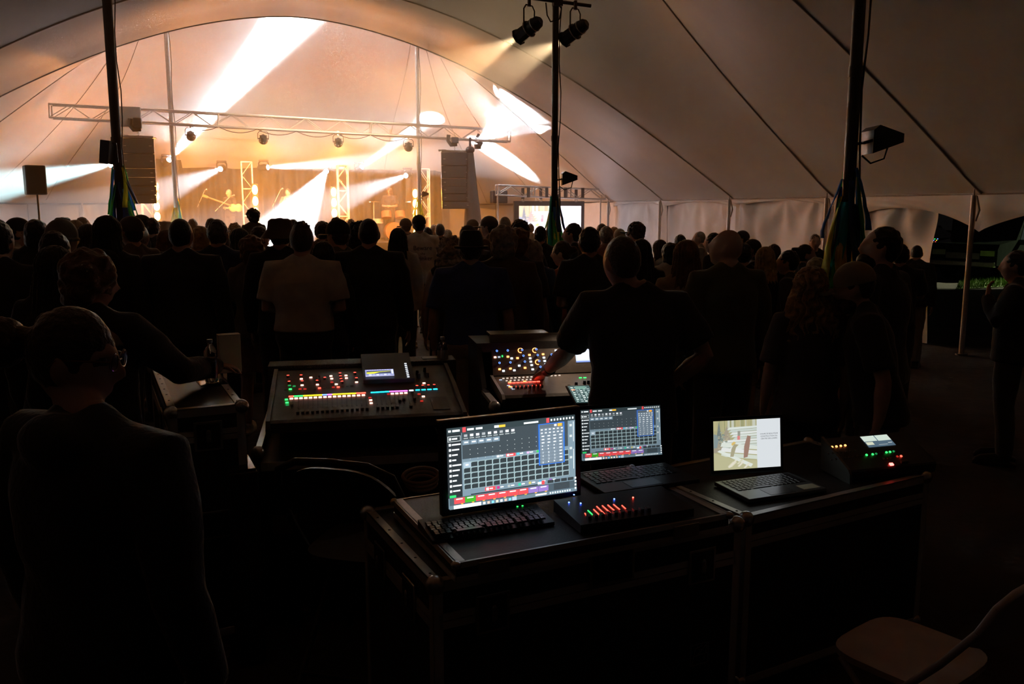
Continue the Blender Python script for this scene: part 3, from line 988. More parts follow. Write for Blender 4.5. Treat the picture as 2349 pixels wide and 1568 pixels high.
# second tall stand of the left wing, behind the thick pole
# ------------------------------------------------------------------ people
def remesh(bm, voxel, smooth=2, disp=None):
    """join overlapping closed pieces into one continuous skin"""
    me = finish(bm)
    o = bpy.data.objects.new('tmp', me)
    COL.objects.link(o)
    m = o.modifiers.new('r', 'REMESH'); m.mode = 'VOXEL'; m.voxel_size = voxel; m.use_smooth_shade = True
    if smooth:
        m = o.modifiers.new('s', 'SMOOTH'); m.iterations = smooth; m.factor = 0.5
    dg = bpy.context.evaluated_depsgraph_get()
    out = bpy.data.meshes.new_from_object(o.evaluated_get(dg))
    bpy.data.objects.remove(o)
    bpy.data.meshes.remove(me)
    if disp:
        for v in out.vertices:
            v.co = disp(v.co.copy())
    out.polygons.foreach_set('use_smooth', [True] * len(out.polygons))
    out.materials.clear()
    return out

def head_shape(p):
    """skull from an ellipsoid: jaw, brow, nose, lips, chin; face looks along +y"""
    x, y, z = p.x / 0.077, p.y / 0.096, p.z / 0.120
    X, Y, Z = p.x, p.y, p.z
    if z < 0:
        X *= 1 - 0.30 * (-z) ** 1.4
    if y < 0 and z < -0.1:
        Y *= 1 - 0.38 * min(1, (-z - 0.1) * 1.1)
    if y > 0:
        g = lambda cx, cz, sx, sz: math.exp(-((x - cx) / sx) ** 2 - ((z - cz) / sz) ** 2)
        if z < -0.55:
            Y += 0.03 * min(1, (-z - 0.55) * 2.4) * max(0, 1 - abs(x) * 1.1)
        Y += 0.030 * g(0, -0.20, 0.17, 0.16) + 0.014 * g(0, 0.02, 0.13, 0.18)
        Y += 0.007 * g(0, 0.24, 0.7, 0.12)
        Y -= 0.012 * (g(0.42, 0.08, 0.2, 0.12) + g(-0.42, 0.08, 0.2, 0.12))
        Y += 0.010 * (g(0, -0.50, 0.3, 0.05) + g(0, -0.61, 0.28, 0.05))
        Y -= 0.006 * g(0, -0.72, 0.4, 0.07)
    return Vector((X, Y, Z))

def add_head(bm, c, R, fine=1.0):
    ellip(bm, c, (0.077, 0.096, 0.120), int(40 * fine), int(30 * fine), R, head_shape)
    for s in (-1, 1):
        e = R @ Vector((s * 0.078, -0.008, -0.005))
        ellip(bm, c + e, (0.011, 0.02, 0.034), 10, 8, R @ Matrix.Rotation(s * -0.35, 3, 'Z'))

def add_hand(bm, wrist, direction, palm_n, s=1.0, curl=0.35, side=1):
    """palm, four unequal bent fingers and a thumb leaving the side of the palm"""
    d = Vector(direction).normalized(); n = Vector(palm_n).normalized()
    n = (n - d * n.dot(d)).normalized()
    a = d.cross(n).normalized() * side
    w = Vector(wrist)
    tube(bm, [w, w + d * 0.035 * s, w + d * 0.09 * s], [0.024 * s, 0.034 * s, 0.036 * s], 10, True, (n, 0.5))
    for k, (o, l) in enumerate(((-0.030, 0.072), (-0.0105, 0.082), (0.010, 0.078), (0.029, 0.062))):
        b = w + d * 0.085 * s + a * o * s
        p = [b]
        ang = curl * 0.5
        for seg in (0.42, 0.33, 0.25):
            dd = d * math.cos(ang) + n * math.sin(ang)
            p.append(p[-1] + dd * l * seg * s)
            ang += curl
        tube(bm, p, [0.0095 * s, 0.009 * s, 0.0085 * s, 0.007 * s], 8)
    b = w + d * 0.03 * s - a * 0.026 * s
    tube(bm, [b, b + (d * 0.6 - a * 0.7 + n * 0.3).normalized() * 0.038 * s, b + (d * 0.9 - a * 0.6 + n * 0.5).normalized() * 0.07 * s], [0.012 * s, 0.0105 * s, 0.008 * s], 8)

# joints of a 1.75 m figure, feet at the origin, facing +y
def skel(sex='m', arms='down', lean=0.0, nod=0.0, turn=0.0, elbow=None, wrist=None, stance=0.1, stride=0.0, hand=None, wide=1.0, hx=0.0):
    sh = (0.185 if sex == 'm' else 0.16) * wide
    S = dict(sex=sex, sh=sh, lean=lean, nod=nod, turn=turn, wide=wide, hx=hx)
    arm = {}
    for s, nm in ((-1, 'L'), (1, 'R')):
        a = arms if isinstance(arms, str) else arms[0 if s < 0 else 1]
        S0 = Vector((s * sh, 0, 1.43))
        if a == 'down':
            E_, W_, D_, N_ = Vector((s * (sh + 0.065), -0.02, 1.13)), Vector((s * (sh + 0.075), 0.05, 0.88)), (0, 0.15, -1), (-s, 0, 0)
        elif a == 'front':
            E_, W_, D_, N_ = Vector((s * (sh + 0.055), -0.01, 1.15)), Vector((s * 0.06, 0.21, 1.13)), (-s, 0.2, 0.15), (0, -1, 0)
        elif a == 'pocket':
            E_, W_, D_, N_ = Vector((s * (sh + 0.10), -0.05, 1.16)), Vector((s * (sh + 0.0), 0.06, 0.95)), (-s * 0.2, 0.3, -1), (-s, 0, 0)
        elif a == 'phone':
            E_, W_, D_, N_ = Vector((s * (sh + 0.06), 0.16, 1.22)), Vector((s * 0.06, 0.30, 1.42)), (0, 0.1, 1), (0, -1, 0)
        elif a == 'chin':
            E_, W_, D_, N_ = Vector((s * (sh + 0.03), 0.12, 1.2)), Vector((s * 0.06, 0.2, 1.38)), (-s * 0.4, -0.1, 1), (0, -1, 0)
        else:
            E_, W_, D_, N_ = a
        arm[nm] = (S0, Vector(E_), Vector(W_), D_, N_)
    S['arm'] = arm
    S['hipx'] = 0.09; S['stance'] = stance; S['stride'] = stride
    return S

def leanM(S):
    return Matrix.Translation((0, 0, 0.95)) @ Matrix.Rotation(-S['lean'], 4, 'X') @ Matrix.Translation((0, 0, -0.95))

TORSO_M = [(0.84, 0.145, 0.105, -.005), (0.92, 0.168, 0.122, -.01), (1.02, 0.160, 0.115, 0), (1.12, 0.155, 0.112, 0.005), (1.24, 0.17, 0.12, 0.0), (1.34, 0.182, 0.118, -0.005), (1.41, 0.165, 0.095, -.01), (1.46, 0.10, 0.07, -.012), (1.49, 0.066, 0.062, -.01)]
TORSO_F = [(0.84, 0.155, 0.115, -.008), (0.91, 0.172, 0.13, -.015), (1.0, 0.155, 0.115, 0), (1.10, 0.132, 0.10, 0.005), (1.22, 0.145, 0.112, 0.012), (1.32, 0.152, 0.108, 0.0), (1.40, 0.138, 0.085, -.01), (1.45, 0.085, 0.062, -.012), (1.49, 0.056, 0.055, -.01)]

def torso_rings(S, grow=0.0, z0=None, z1=None):
    T = TORSO_M if S['sex'] == 'm' else TORSO_F
    return [(0, y, z, rx * (S['wide'] if z < 1.43 else 1) + grow, ry * (0.5 + 0.5 * S['wide']) + grow) for z, rx, ry, y in T if (z0 is None or z >= z0) and (z1 is None or z <= z1)]

def apply_lean(bm, S, first=0):
    if S['lean']:
        M = leanM(S)
        bm.verts.ensure_lookup_table()
        for v in bm.verts[first:]:
            if v.co.z > 0.8:
                f = min(1, (v.co.z - 0.8) / 0.25)
                v.co = v.co.lerp(M @ v.co, f)

def head_pose(S):
    R = Matrix.Rotation(S['turn'], 3, 'Z') @ Matrix.Rotation(-S['nod'], 3, 'X')
    c = Vector((S['hx'], 0.022, 1.628))
    if S['lean']:
        c = leanM(S) @ c
        R = Matrix.Rotation(-S['lean'] * 0.4, 3, 'X') @ R
    return c, R

def leg_pts(S, s):
    hx, st, sd = S['hipx'], S['stance'], S['stride'] * s
    return [Vector((s * hx, 0, 0.90)), Vector((s * (hx + 0.005), 0.012 + sd * .3, 0.70)), Vector((s * (st * .95), 0.012 + sd * .55, 0.49)), Vector((s * st, -0.012 + sd * .8, 0.32)), Vector((s * st, -0.02 + sd, 0.085))]

def trapezius(bm, k, g):
    for s in (-1, 1):
        tube(bm, [Vector((s * 0.022, -0.016, 1.545 - g * 1.5)), Vector((s * 0.05, -0.018, 1.497)), Vector((s * 0.105, -0.014, 1.455)), Vector((s * 0.16 * k, -0.006, 1.43))], [0.03 + g, 0.042 + g, 0.048 + g, 0.05 + g], 12)

def body_mesh(S, voxel=0.011, fine=1.0):
    bm = nb()
    rings_loft(bm, torso_rings(S), 24, True, 2.3)
    tube(bm, [(0, -0.012, 1.42), (S['hx'] * .4, 0.0, 1.50), (S['hx'] * .9, 0.012, 1.58)], [0.066, 0.056, 0.054] if S['sex'] == 'm' else [0.056, 0.047, 0.045], 16)
    k = 1.0 if S['sex'] == 'm' else 0.84
    trapezius(bm, k, 0.0)
    for nm, s in (('L', -1), ('R', 1)):
        A, E_, W_, D_, N_ = S['arm'][nm]
        tube(bm, [Vector((s * 0.09, 0, 1.415)), A, A.lerp(E_, .35), A.lerp(E_, .75), E_, E_.lerp(W_, .3), E_.lerp(W_, .75), W_], [0.062 * k, 0.062 * k, 0.055 * k, 0.045 * k, 0.041 * k, 0.044 * k, 0.032 * k, 0.026 * k], 14)
        add_hand(bm, W_, D_, N_, 0.95 * (1 if k == 1 else .9), 0.4, s)
    apply_lean(bm, S)
    for s in (-1, 1):
        tube(bm, leg_pts(S, s), [0.088, 0.082, 0.057, 0.056, 0.038], 14)
        p = leg_pts(S, s)[-1]
        tube(bm, [p + Vector((0, -0.035, -0.045)), p + Vector((0, 0.05, -0.042)), p + Vector((s * .015, 0.15, -0.055)), p + Vector((s * .02, 0.185, -0.06))], [0.038, 0.045, 0.036, 0.022], 12)
    c, R = head_pose(S)
    add_head(bm, c, R, fine)
    return remesh(bm, voxel, 2)

def wrinkle(p, amp=0.006, f=9.0):
    n = noise.noise((p.x * f * .7, p.y * f * .7, p.z * f * 1.6))
    c = Vector((0, 0, p.z))
    d = (p - c); d.z = 0
    d = d.normalized() if d.length > 1e-6 else Vector((0, 0, 0))
    return p + d * n * amp

def shirt_mesh(S, sleeve='short', hem=0.86, grow=0.016, collar=False, voxel=0.014, hood=False, loose=0.0):
    bm = nb()
    R_ = torso_rings(S, grow, hem, 1.47)
    R_ = [(0, R_[0][1], hem, R_[0][3] + loose + 0.004, R_[0][4] + loose + 0.004)] + [(x, y, z, rx + loose * max(0, min(1, (1.3 - z) / .4)), ry + loose * max(0, min(1, (1.3 - z) / .4))) for x, y, z, rx, ry in R_]
    rings_loft(bm, R_, 24, True, 2.3)
    k = 1.0 if S['sex'] == 'm' else 0.86
    trapezius(bm, k, grow * 0.8)
    tube(bm, [(0, -0.016, 1.42), (0, -0.014, 1.478), (0, -0.008, 1.508)], [0.085 * k, 0.076 * k, 0.069 * k], 18)
    for nm, s in (('L', -1), ('R', 1)):
        A, E_, W_, D_, N_ = S['arm'][nm]
        base = [Vector((s * 0.08, 0, 1.425)), A, A.lerp(E_, .4)]
        rr = [0.07 * k + grow, 0.068 * k + grow, 0.064 * k + grow]
        if sleeve == 'short':
            base += [A.lerp(E_, .8)]; rr += [0.062 * k + grow * 1.3]
        elif sleeve == 'long':
            base += [A.lerp(E_, .8), E_, E_.lerp(W_, .5), W_]; rr += [0.05 * k + grow, 0.047 * k + grow, 0.042 * k + grow, 0.034 * k + grow * .7]
        else:
            base = base[:2]; rr = [0.06 * k, 0.05 * k]
        tube(bm, base, rr, 16)
    if collar:
        tube(bm, [(0, -0.012, 1.44), (0, -0.006, 1.485), (0, 0.002, 1.515)], [0.085, 0.074, 0.072], 18)
    if hood:
        ellip(bm, (0, -0.095, 1.46), (0.115, 0.06, 0.075), 16, 10)
        tube(bm, [(-0.09, 0.0, 1.48), (-0.06, -0.06, 1.5), (0.06, -0.06, 1.5), (0.09, 0.0, 1.48)], 0.03, 10)
    apply_lean(bm, S)
    return remesh(bm, voxel, 2, lambda p: wrinkle(p, 0.007))

def trousers_mesh(S, length='long', grow=0.014):
    bm = nb()
    R_ = torso_rings(S, grow, 0.0, 1.13)
    rings_loft(bm, R_, 22, True, 2.3)
    apply_lean(bm, S)
    for s in (-1, 1):
        P = leg_pts(S, s)
        r = [0.09 + grow, 0.086 + grow, 0.062 + grow, 0.062 + grow, 0.052 + grow]
        if length == 'short':
            P, r = P[:2] + [P[1].lerp(P[2], .7)], [0.092 + grow, 0.092 + grow, 0.085 + grow]
        elif length == 'skirt':
            P, r = P[:2] + [P[1].lerp(P[2], .5)], [0.1 + grow, 0.105 + grow, 0.11 + grow]
        tube(bm, P, r, 14)
    return remesh(bm, 0.016, 2, lambda p: wrinkle(p, 0.006, 8))

def shoe_mesh(s, S):
    p = leg_pts(S, s)[-1]
    bm = nb()
    tube(bm, [p + Vector((0, -0.05, -0.035)), p + Vector((0, 0.0, -0.03)), p + Vector((s * .008, 0.08, -0.04)), p + Vector((s * .018, 0.17, -0.052)), p + Vector((s * .02, 0.21, -0.058))], [0.042, 0.052, 0.05, 0.044, 0.024], 14)
    prism(bm, [(p.x - 0.045, p.y - 0.09), (p.x + 0.045, p.y - 0.09), (p.x + 0.055 + s * .015, p.y + 0.13), (p.x + s * .02 + 0.03, p.y + 0.225), (p.x + s * .02 - 0.03, p.y + 0.225), (p.x - 0.055 + s * .015, p.y + 0.13)], 'z', 0.0, 0.028)
    return remesh(bm, 0.012, 1)

# hair, in head space: centre of the skull at the origin, face along +y
def hair_mesh(kind):
    bm = nb()
    vox, sm, disp = 0.009, 2, None
    def rough(a, f):
        return lambda p: p + p.normalized() * a * noise.noise((p.x * f, p.y * f, p.z * f))
    if kind == 'short':
        ellip(bm, (0, -0.018, 0.022), (0.085, 0.1, 0.112), 24, 18); disp = rough(0.008, 40)
    elif kind == 'shorn':
        ellip(bm, (0, -0.016, 0.018), (0.0795, 0.0955, 0.108), 24, 18); disp = rough(0.002, 80)
    elif kind == 'spiky':
        ellip(bm, (0, -0.016, 0.03), (0.086, 0.1, 0.113), 24, 18)
        for k in range(90):
            a, b = random.uniform(0, 2 * PI), random.uniform(0.75, 1.45)
            d = Vector((math.cos(a) * math.cos(b), math.sin(a) * math.cos(b), math.sin(b)))
            b0 = Vector((d.x * .08, d.y * .095 - .016, d.z * .108 + .03))
            tube(bm, [b0, b0 + (d + Vector((0, 0.2, 0.7))).normalized() * random.uniform(.012, .03)], [0.01, 0.004], 5)
        vox = 0.007; sm = 1
    elif kind == 'fluffy':
        ellip(bm, (0, -0.018, 0.03), (0.105, 0.115, 0.115), 24, 18); ellip(bm, (0, -0.05, -0.04), (0.095, 0.07, 0.08), 18, 12); disp = rough(0.022, 26)
    elif kind == 'bob':
        ellip(bm, (0, -0.02, 0.02), (0.096, 0.105, 0.112), 24, 18)
        rings_loft(bm, [(0, -0.035, -0.13, 0.085, 0.06), (0, -0.04, -0.09, 0.1, 0.075), (0, -0.03, 0.0, 0.1, 0.08)], 20)
        disp = rough(0.008, 30)
    elif kind in ('long', 'wavy', 'verylong'):
        L = {'long': 0.30, 'wavy': 0.36, 'verylong': 0.46}[kind]
        ellip(bm, (0, -0.018, 0.022), (0.09, 0.103, 0.113), 24, 18)
        wv = 1.0 if kind != 'wavy' else 1.28
        rings_loft(bm, [(0, -0.085, -L, 0.07 * wv, 0.022), (0, -0.085, -L * .8, 0.105 * wv, 0.04), (0, -0.075, -L * .5, 0.118 * wv, 0.05), (0, -0.055, -L * .25, 0.11 * wv, 0.06), (0, -0.03, 0.0, 0.095, 0.078)], 26)
        fq, am = (70, 0.006) if kind != 'wavy' else (36, 0.014)
        def disp(p):
            a = math.atan2(p.x, -p.y - 0.02)
            ph = 0 if kind != 'wavy' else 3.0 * math.sin(p.z * 42 + 3 * math.sin(a * 3))
            d = Vector((p.x, p.y + 0.03, 0))
            d = d.normalized() if d.length > 1e-5 else Vector((0, 0, 0))
            return p + d * (am * math.sin(a * 22 + ph + 2 * noise.noise((a * 2, p.z * 4, 0))) + am * noise.noise((p.x * fq * .5, p.y * fq * .5, p.z * 9)))
        vox = 0.008; sm = 1
    elif kind == 'curly':
        ellip(bm, (0, -0.022, 0.01), (0.115, 0.118, 0.122), 26, 20); ellip(bm, (0, -0.06, -0.09), (0.12, 0.075, 0.09), 20, 12); disp = rough(0.034, 34); vox = 0.008; sm = 1
    elif kind == 'afro':
        ellip(bm, (0, -0.02, 0.025), (0.108, 0.116, 0.122), 26, 20); disp = rough(0.012, 40)
    elif kind == 'bun':
        ellip(bm, (0, -0.008, 0.026), (0.084, 0.1, 0.11), 24, 18); ellip(bm, (0, -0.125, 0.045), (0.036, 0.036, 0.036), 14, 10); disp = rough(0.005, 40)
    elif kind == 'tail':
        ellip(bm, (0, -0.018, 0.02), (0.084, 0.1, 0.111), 24, 18)
        tube(bm, [(0, -0.1, 0.07), (0, -0.15, 0.07), (0, -0.17, 0.0), (0, -0.15, -0.1)], [0.022, 0.026, 0.028, 0.012], 10); disp = rough(0.005, 40)
    elif kind == 'beard':
        ellip(bm, (0, 0.045, -0.085), (0.062, 0.065, 0.06), 18, 12); disp = rough(0.014, 40)
    return remesh(bm, vox, sm, disp)

def hat_mesh(kind):
    bm = nb()
    if kind in ('cap', 'cap_low'):
        ellip(bm, (0, -0.012, 0.04), (0.095, 0.114, 0.105), 26, 18, None, lambda p: Vector((p.x, p.y, max(p.z, -0.02))))
        n = 12
        top = []
        for i in range(n + 1):
            a = PI * (0.12 + 0.76 * i / n)
            top.append((math.cos(a) * 0.092, 0.05 + math.sin(a) * 0.15))
        A = [bm.verts.new((x, y, 0.036 - abs(x) * 0.2 - (y - 0.05) * 0.12)) for x, y in top]; B = [bm.verts.new((x, y, 0.02 - abs(x) * 0.2 - (y - 0.05) * 0.12)) for x, y in top]
        bm.faces.new(A); bm.faces.new(list(reversed(B)))
        for i in range(n + 1):
            j = (i + 1) % (n + 1)
            bm.faces.new((A[i], B[i], B[j], A[j]))
        ellip(bm, (0, -0.01, 0.14), (0.01, 0.01, 0.006), 8, 6)
    elif kind == 'beanie':
        ellip(bm, (0, -0.015, 0.035), (0.092, 0.11, 0.108), 26, 18, None, lambda p: Vector((p.x, p.y, max(p.z, -0.045))))
        tube(bm, [(math.cos(a) * 0.092, -0.015 + math.sin(a) * 0.108, 0.0) for a in [2 * PI * i / 24 for i in range(25)]], 0.012, 8)
    elif kind == 'fedora':
        rings_loft(bm, [(0, -0.012, 0.015, 0.097, 0.112), (0, -0.012, 0.06, 0.092, 0.108), (0, -0.012, 0.12, 0.08, 0.095), (0, -0.012, 0.145, 0.062, 0.08), (0, -0.012, 0.138, 0.03, 0.05)], 28)
        rings_loft(bm, [(0, -0.01, 0.03, 0.13, 0.145), (0, -0.01, 0.02, 0.132, 0.147), (0, -0.01, 0.012, 0.128, 0.14), (0, -0.01, 0.016, 0.08, 0.1)], 28)
    elif kind == 'bucket':
        rings_loft(bm, [(0, -0.012, -0.02, 0.15, 0.16), (0, -0.012, -0.01, 0.145, 0.155), (0, -0.012, 0.045, 0.1, 0.115), (0, -0.012, 0.11, 0.088, 0.102), (0, -0.012, 0.128, 0.066, 0.08)], 28)
        rings_loft(bm, [(0, -0.012, -0.02, 0.15, 0.16), (0, -0.012, 0.0, 0.09, 0.1)], 28)
    return finish(bm, True)

SKIN = [pm('skin_pale', (0.56, 0.36, 0.28), 0.55, scale=12, var=0.08), pm('skin_tan', (0.42, 0.25, 0.18), 0.55, scale=12, var=0.08), pm('skin_brown', (0.2, 0.11, 0.075), 0.55, scale=12, var=0.08)]
HAIRM = {k: pm('hair_' + k, c, 0.42, scale=30, var=0.35, bump=0.3, bscale=90, sheen=1.0) for k, c in dict(black=(0.012, 0.01, 0.009), brown=(0.06, 0.035, 0.02), auburn=(0.16, 0.075, 0.03), blond=(0.42, 0.28, 0.12), grey=(0.34, 0.31, 0.28), white=(0.55, 0.52, 0.48)).items()}
CLOTH = {k: pm('cloth_' + k, c, 0.88, scale=10, var=0.14, bump=0.18, bscale=60, sheen=0.6) for k, c in dict(black=(0.03, 0.027, 0.027), charcoal=(0.07, 0.066, 0.068), navy=(0.035, 0.042, 0.09), blue=(0.05, 0.075, 0.24), denim=(0.06, 0.10, 0.18), brown=(0.12, 0.08, 0.055), olive=(0.10, 0.105, 0.06), grey=(0.2, 0.19, 0.18), white=(0.6, 0.57, 0.53), beige=(0.42, 0.35, 0.27), tan=(0.36, 0.26, 0.17), red=(0.35, 0.05, 0.04), orange=(0.55, 0.16, 0.07), pink=(0.5, 0.28, 0.24), khaki=(0.3, 0.26, 0.18), yellow=(0.4, 0.3, 0.06), jean=(0.09, 0.12, 0.17)).items()}

_T = {}

def tmpl(key, fn):
    if key not in _T:
        _T[key] = fn()
    return _T[key]

POSES = {'down': dict(arms='down'), 'front': dict(arms='front'), 'pocket': dict(arms='pocket'), 'phone': dict(arms=('down', 'phone')), 'mixed': dict(arms=('front', 'down')), 'chin': dict(arms='chin')}
SHADOW_FACES = {}

def person(px, ytop, d, label, sex='m', pose='down', hair='short', hc='brown', top='black', sleeve='short', legs='long', lc='charcoal', hat=None, hatc='black', face=0, nod=0.0, turn=0.0, skin=0, z0=0.0, hood=False, hem=0.86, lean=0.0, wide=1.0, shoes='black', collar=False, S=None, scale=None, voxel=0.012, beard=False, hroll=0.0):
    """one person: px is the head's column, ytop the top of the head (or hat) in the photo, d the distance"""
    p = at(px, ytop, d)
    extra = {None: 0.0, 'cap': 0.017, 'beanie': 0.02, 'fedora': 0.028, 'bucket': 0.012}[hat]
    hx = {'afro': 0.02, 'fluffy': 0.016, 'curly': 0.018, 'spiky': 0.03, None: -0.006}.get(hair, 0.008) if hat is None else extra
    sc = scale or (p.z - z0) / (1.748 + hx)
    custom = S is not None
    if S is None:
        S = skel(sex, POSES[pose]['arms'], lean=lean, wide=wide)
        key = (sex, pose, lean, wide)
    else:
        key = ('custom', label)
    rz = -YAW + math.radians(face)
    off = Vector((0, 0, 0))
    if S['lean'] or S['hx']:
        c, _ = head_pose(S)
        off = Matrix.Rotation(rz, 3, 'Z') @ Vector((c.x, c.y - 0.022, 0)) * sc
    t = thing('person', label, 'person', (p.x - off.x, p.y - off.y, z0), rz, 'audience standing in the tent')
    t.scale = (sc, sc, sc)
    c, R = head_pose(S)
    inst('body', tmpl(('b',) + key, lambda: body_mesh(S, voxel if custom else 0.012)), SKIN[skin], t)
    inst('shirt', tmpl(('s',) + key + (sleeve, hem, collar, hood), lambda: shirt_mesh(S, sleeve, hem, 0.016, collar, 0.013, hood, 0.012)), CLOTH[top], t)
    if legs:
        inst({'long': 'trousers', 'short': 'shorts', 'skirt': 'skirt'}[legs], tmpl(('t',) + key + (legs,), lambda: trousers_mesh(S, legs)), CLOTH[lc], t)
        for s in (-1, 1):
            inst('shoe', tmpl(('sh', s, S['stance'], S['stride']), lambda: shoe_mesh(s, S)), CLOTH[shoes], t)
    Rm = (R @ Matrix.Rotation(turn, 3, 'Z') @ Matrix.Rotation(-nod, 3, 'X')).to_euler() if not custom else R.to_euler()
    if hair:
        inst('hair', tmpl(('h', hair), lambda: hair_mesh(hair)), HAIRM[hc], t, c, Rm)
    if beard:
        inst('beard', tmpl(('h', 'beard'), lambda: hair_mesh('beard')), HAIRM[hc], t, c, Rm)
    if hat:
        inst('hat' if hat in ('fedora', 'bucket') else hat, tmpl(('hat', hat), lambda: hat_mesh(hat)), CLOTH[hatc], t, c, Rm)
    return t

def look(px, ytop, d, label, **k):
    """person whose head is turned or tilted: own head pose, shared otherwise by pose key"""
    nod, turn = k.pop('nod', 0.0), k.pop('turn', 0.0)
    S = skel(k.get('sex', 'm'), POSES[k.get('pose', 'down')]['arms'], k.get('lean', 0.0), nod, turn, wide=k.get('wide', 1.0))
    return person(px, ytop, d, label, S=S, **k)
# the audience, from the left edge to the right edge; far ones later in each block
A = person
A(-14, 503, 5.2, 'man in a black jacket cut off by the left picture edge', hair='short', hc='black', top='black', sleeve='long')
A(36, 500, 8.5, 'profile man in a black cap at the far left, peak to the right', hat='cap', hair='short', hc='black', top='beige', sleeve='long', face=-70)
A(80, 503, 8.2, 'black-clad person with ear-length dark hair, right of the black cap', hair='bob', hc='black', top='black', sleeve='long', sex='f')
A(136, 502, 6.2, 'man in a grey beanie and grey sweater turned slightly right', hat='beanie', hatc='grey', hair=None, top='grey', sleeve='long', face=-25)
A(142, 498, 11.5, 'far person in a flat dark bucket hat behind the grey beanie', hat='bucket', hatc='charcoal', hair='short', top='charcoal', sleeve='long')
A(171, 505, 9.2, 'woman with long blond hair right behind the grey beanie', sex='f', hair='long', hc='blond', top='charcoal', sleeve='long')
A(187, 498, 14, 'far brown-haired person looking down to the right near the far left', hair='short', hc='brown', top='tan', face=-60)
A(199, 514, 8.8, 'woman with long dark hair between the grey beanie and the hooded figure', sex='f', hair='verylong', hc='brown', top='charcoal', sleeve='long')
A(243, 495, 6.4, 'tall person with long black hair and raised hood left of the thick pole', sex='f', hair='verylong', hc='black', top='black', sleeve='long', hood=True)
A(121, 531, 5.4, 'short dark-haired person in a mustard hooded jacket at the left', hair='short', hc='black', top='yellow', sleeve='long', hood=True)
A(122, 565, 4.3, 'woman with long dark straight hair behind the boy at the left', sex='f', hair='verylong', hc='black', top='black', sleeve='long')
A(302, 497, 7.6, 'man in a dark cap with its peak to the left under the thick pole', hat='cap', hatc='brown', hair='short', top='brown', sleeve='long', face=65)
A(321, 493, 11, 'far man in a cap with its peak to the right by the left speakers', hat='cap', hatc='charcoal', hair='short', top='charcoal', face=-60)
A(317, 513, 8.2, 'balding older man in a dark jacket left of the broad black-clad man', hair='shorn', hc='grey', top='black', sleeve='long')
A(348, 500, 11, 'far short-haired man rimmed orange by the leftmost amber batten', hair='short', hc='brown', top='charcoal')
A(344, 526, 11.7, 'far short woman with light hair below the orange-rimmed man', sex='f', hair='bob', hc='blond', top='beige')
A(376, 507, 12, 'far person in a pale bucket hat', hat='bucket', hatc='beige', hair='short', top='beige', face=-20)
A(381, 527, 8.7, 'woman with long light brown hair left of the broad black-clad man', sex='f', hair='long', hc='auburn', top='brown', sleeve='long')
A(411, 500, 6.5, 'broad man in a black long-sleeved top with a shorn head', hair='shorn', hc='black', top='black', sleeve='long', wide=1.2)
A(441, 502, 15, 'far short-haired man right of the broad black-clad man', hair='short', hc='brown', top='brown')
A(459, 518, 9.2, 'woman with a round blond bob between two dark jackets', sex='f', hair='bob', hc='blond', top='tan', sleeve='long')
A(484, 501, 12.5, 'far dark-haired man mostly hidden behind the navy jacket', hair='short', hc='brown', top='charcoal')
A(497, 504, 7.6, 'man in a navy zip jacket with cropped hair', hair='short', hc='brown', top='navy', sleeve='long', collar=True)
A(537, 510, 15.5, 'far curly-haired figure standing pale in the stage light', sex='f', hair='curly', hc='brown', top='grey')
A(548, 524, 9.0, 'woman with long dark hair looking right, below the bright beam', sex='f', hair='long', hc='black', top='black', face=-45)
A(593, 519, 9.4, 'short-haired person right below the child on the shoulders', hair='short', hc='brown', top='brown', face=-40)
A(576, 541, 7.3, 'woman with short wavy hair in a striped top and pale shorts', sex='f', hair='fluffy', hc='auburn', top='grey', legs='short', lc='pink', shoes='white')
A(641, 500, 7.0, 'man in a soft brimmed hat and dark jacket left of the white shirt', hat='bucket', hatc='brown', hair='short', top='black', sleeve='long')
A(672, 503, 13, 'far round-headed man in the white beam behind the white shirt', hair='short', hc='black', top='brown')
A(690, 509, 6.5, 'man in an untucked white short-sleeved shirt with spiky hair', hair='spiky', hc='brown', top='white', sleeve='short', lc='black', collar=True, pose='front', hem=0.98, wide=1.2)
A(741, 554, 6.95, 'woman with long dark hair tucked between white shirt and shaved head', sex='f', hair='verylong', hc='black', top='black', sleeve='long')
A(740, 508, 11, 'far person in a raised hood right of the spiky-haired man', hair='afro', hc='brown', top='brown', sleeve='long', hood=True)
A(771, 498, 12, 'far man in a red top crowned by the amber batten', hair='short', hc='brown', top='red')
A(777, 504, 7.5, 'man in an olive shirt and dark cap with its peak to the left', hat='cap', hatc='black', hair='short', top='olive', face=55)
A(805, 503, 15.5, 'far pale figure with a forked hair crown by the middle tower', sex='f', hair='spiky', hc='auburn', top='pink')
A(819, 506, 9.2, 'person with dark curls half hidden behind the shaved head', hair='curly', hc='black', top='pink', sex='f')
A(845, 500, 7.1, 'tall man with a shaved head in a long black coat', hair='shorn', hc='black', top='black', sleeve='long', hem=0.7, lc='black', wide=1.16)
A(913, 523, 9.2, 'woman with long dark hair in a white top left of the printed shirt', sex='f', hair='verylong', hc='black', top='white', sleeve='long')
A(931, 501, 14, 'far man in a brown cap left of the printed shirt', hat='cap', hatc='brown', hair='short', top='brown', face=40)
tee = A(961, 493, 12.0, 'man in a white T-shirt printed Beware the Drinker', hat='cap', hatc='black', hair='short', hc='black', top='white', lc='charcoal', face=14, legs='short', shoes='white', wide=1.1)
A(981, 521, 13.4, 'far dark-haired person right behind the printed T-shirt', hair='short', hc='black', top='black')
A(996, 515, 18, 'farthest pinkish figure right of the far pale pole', sex='f', hair='bob', hc='auburn', top='pink')
A(1009, 512, 13.6, 'far man in a dark hoodie with cropped hair below the right speakers', hair='shorn', hc='brown', top='charcoal', sleeve='long', hood=True)
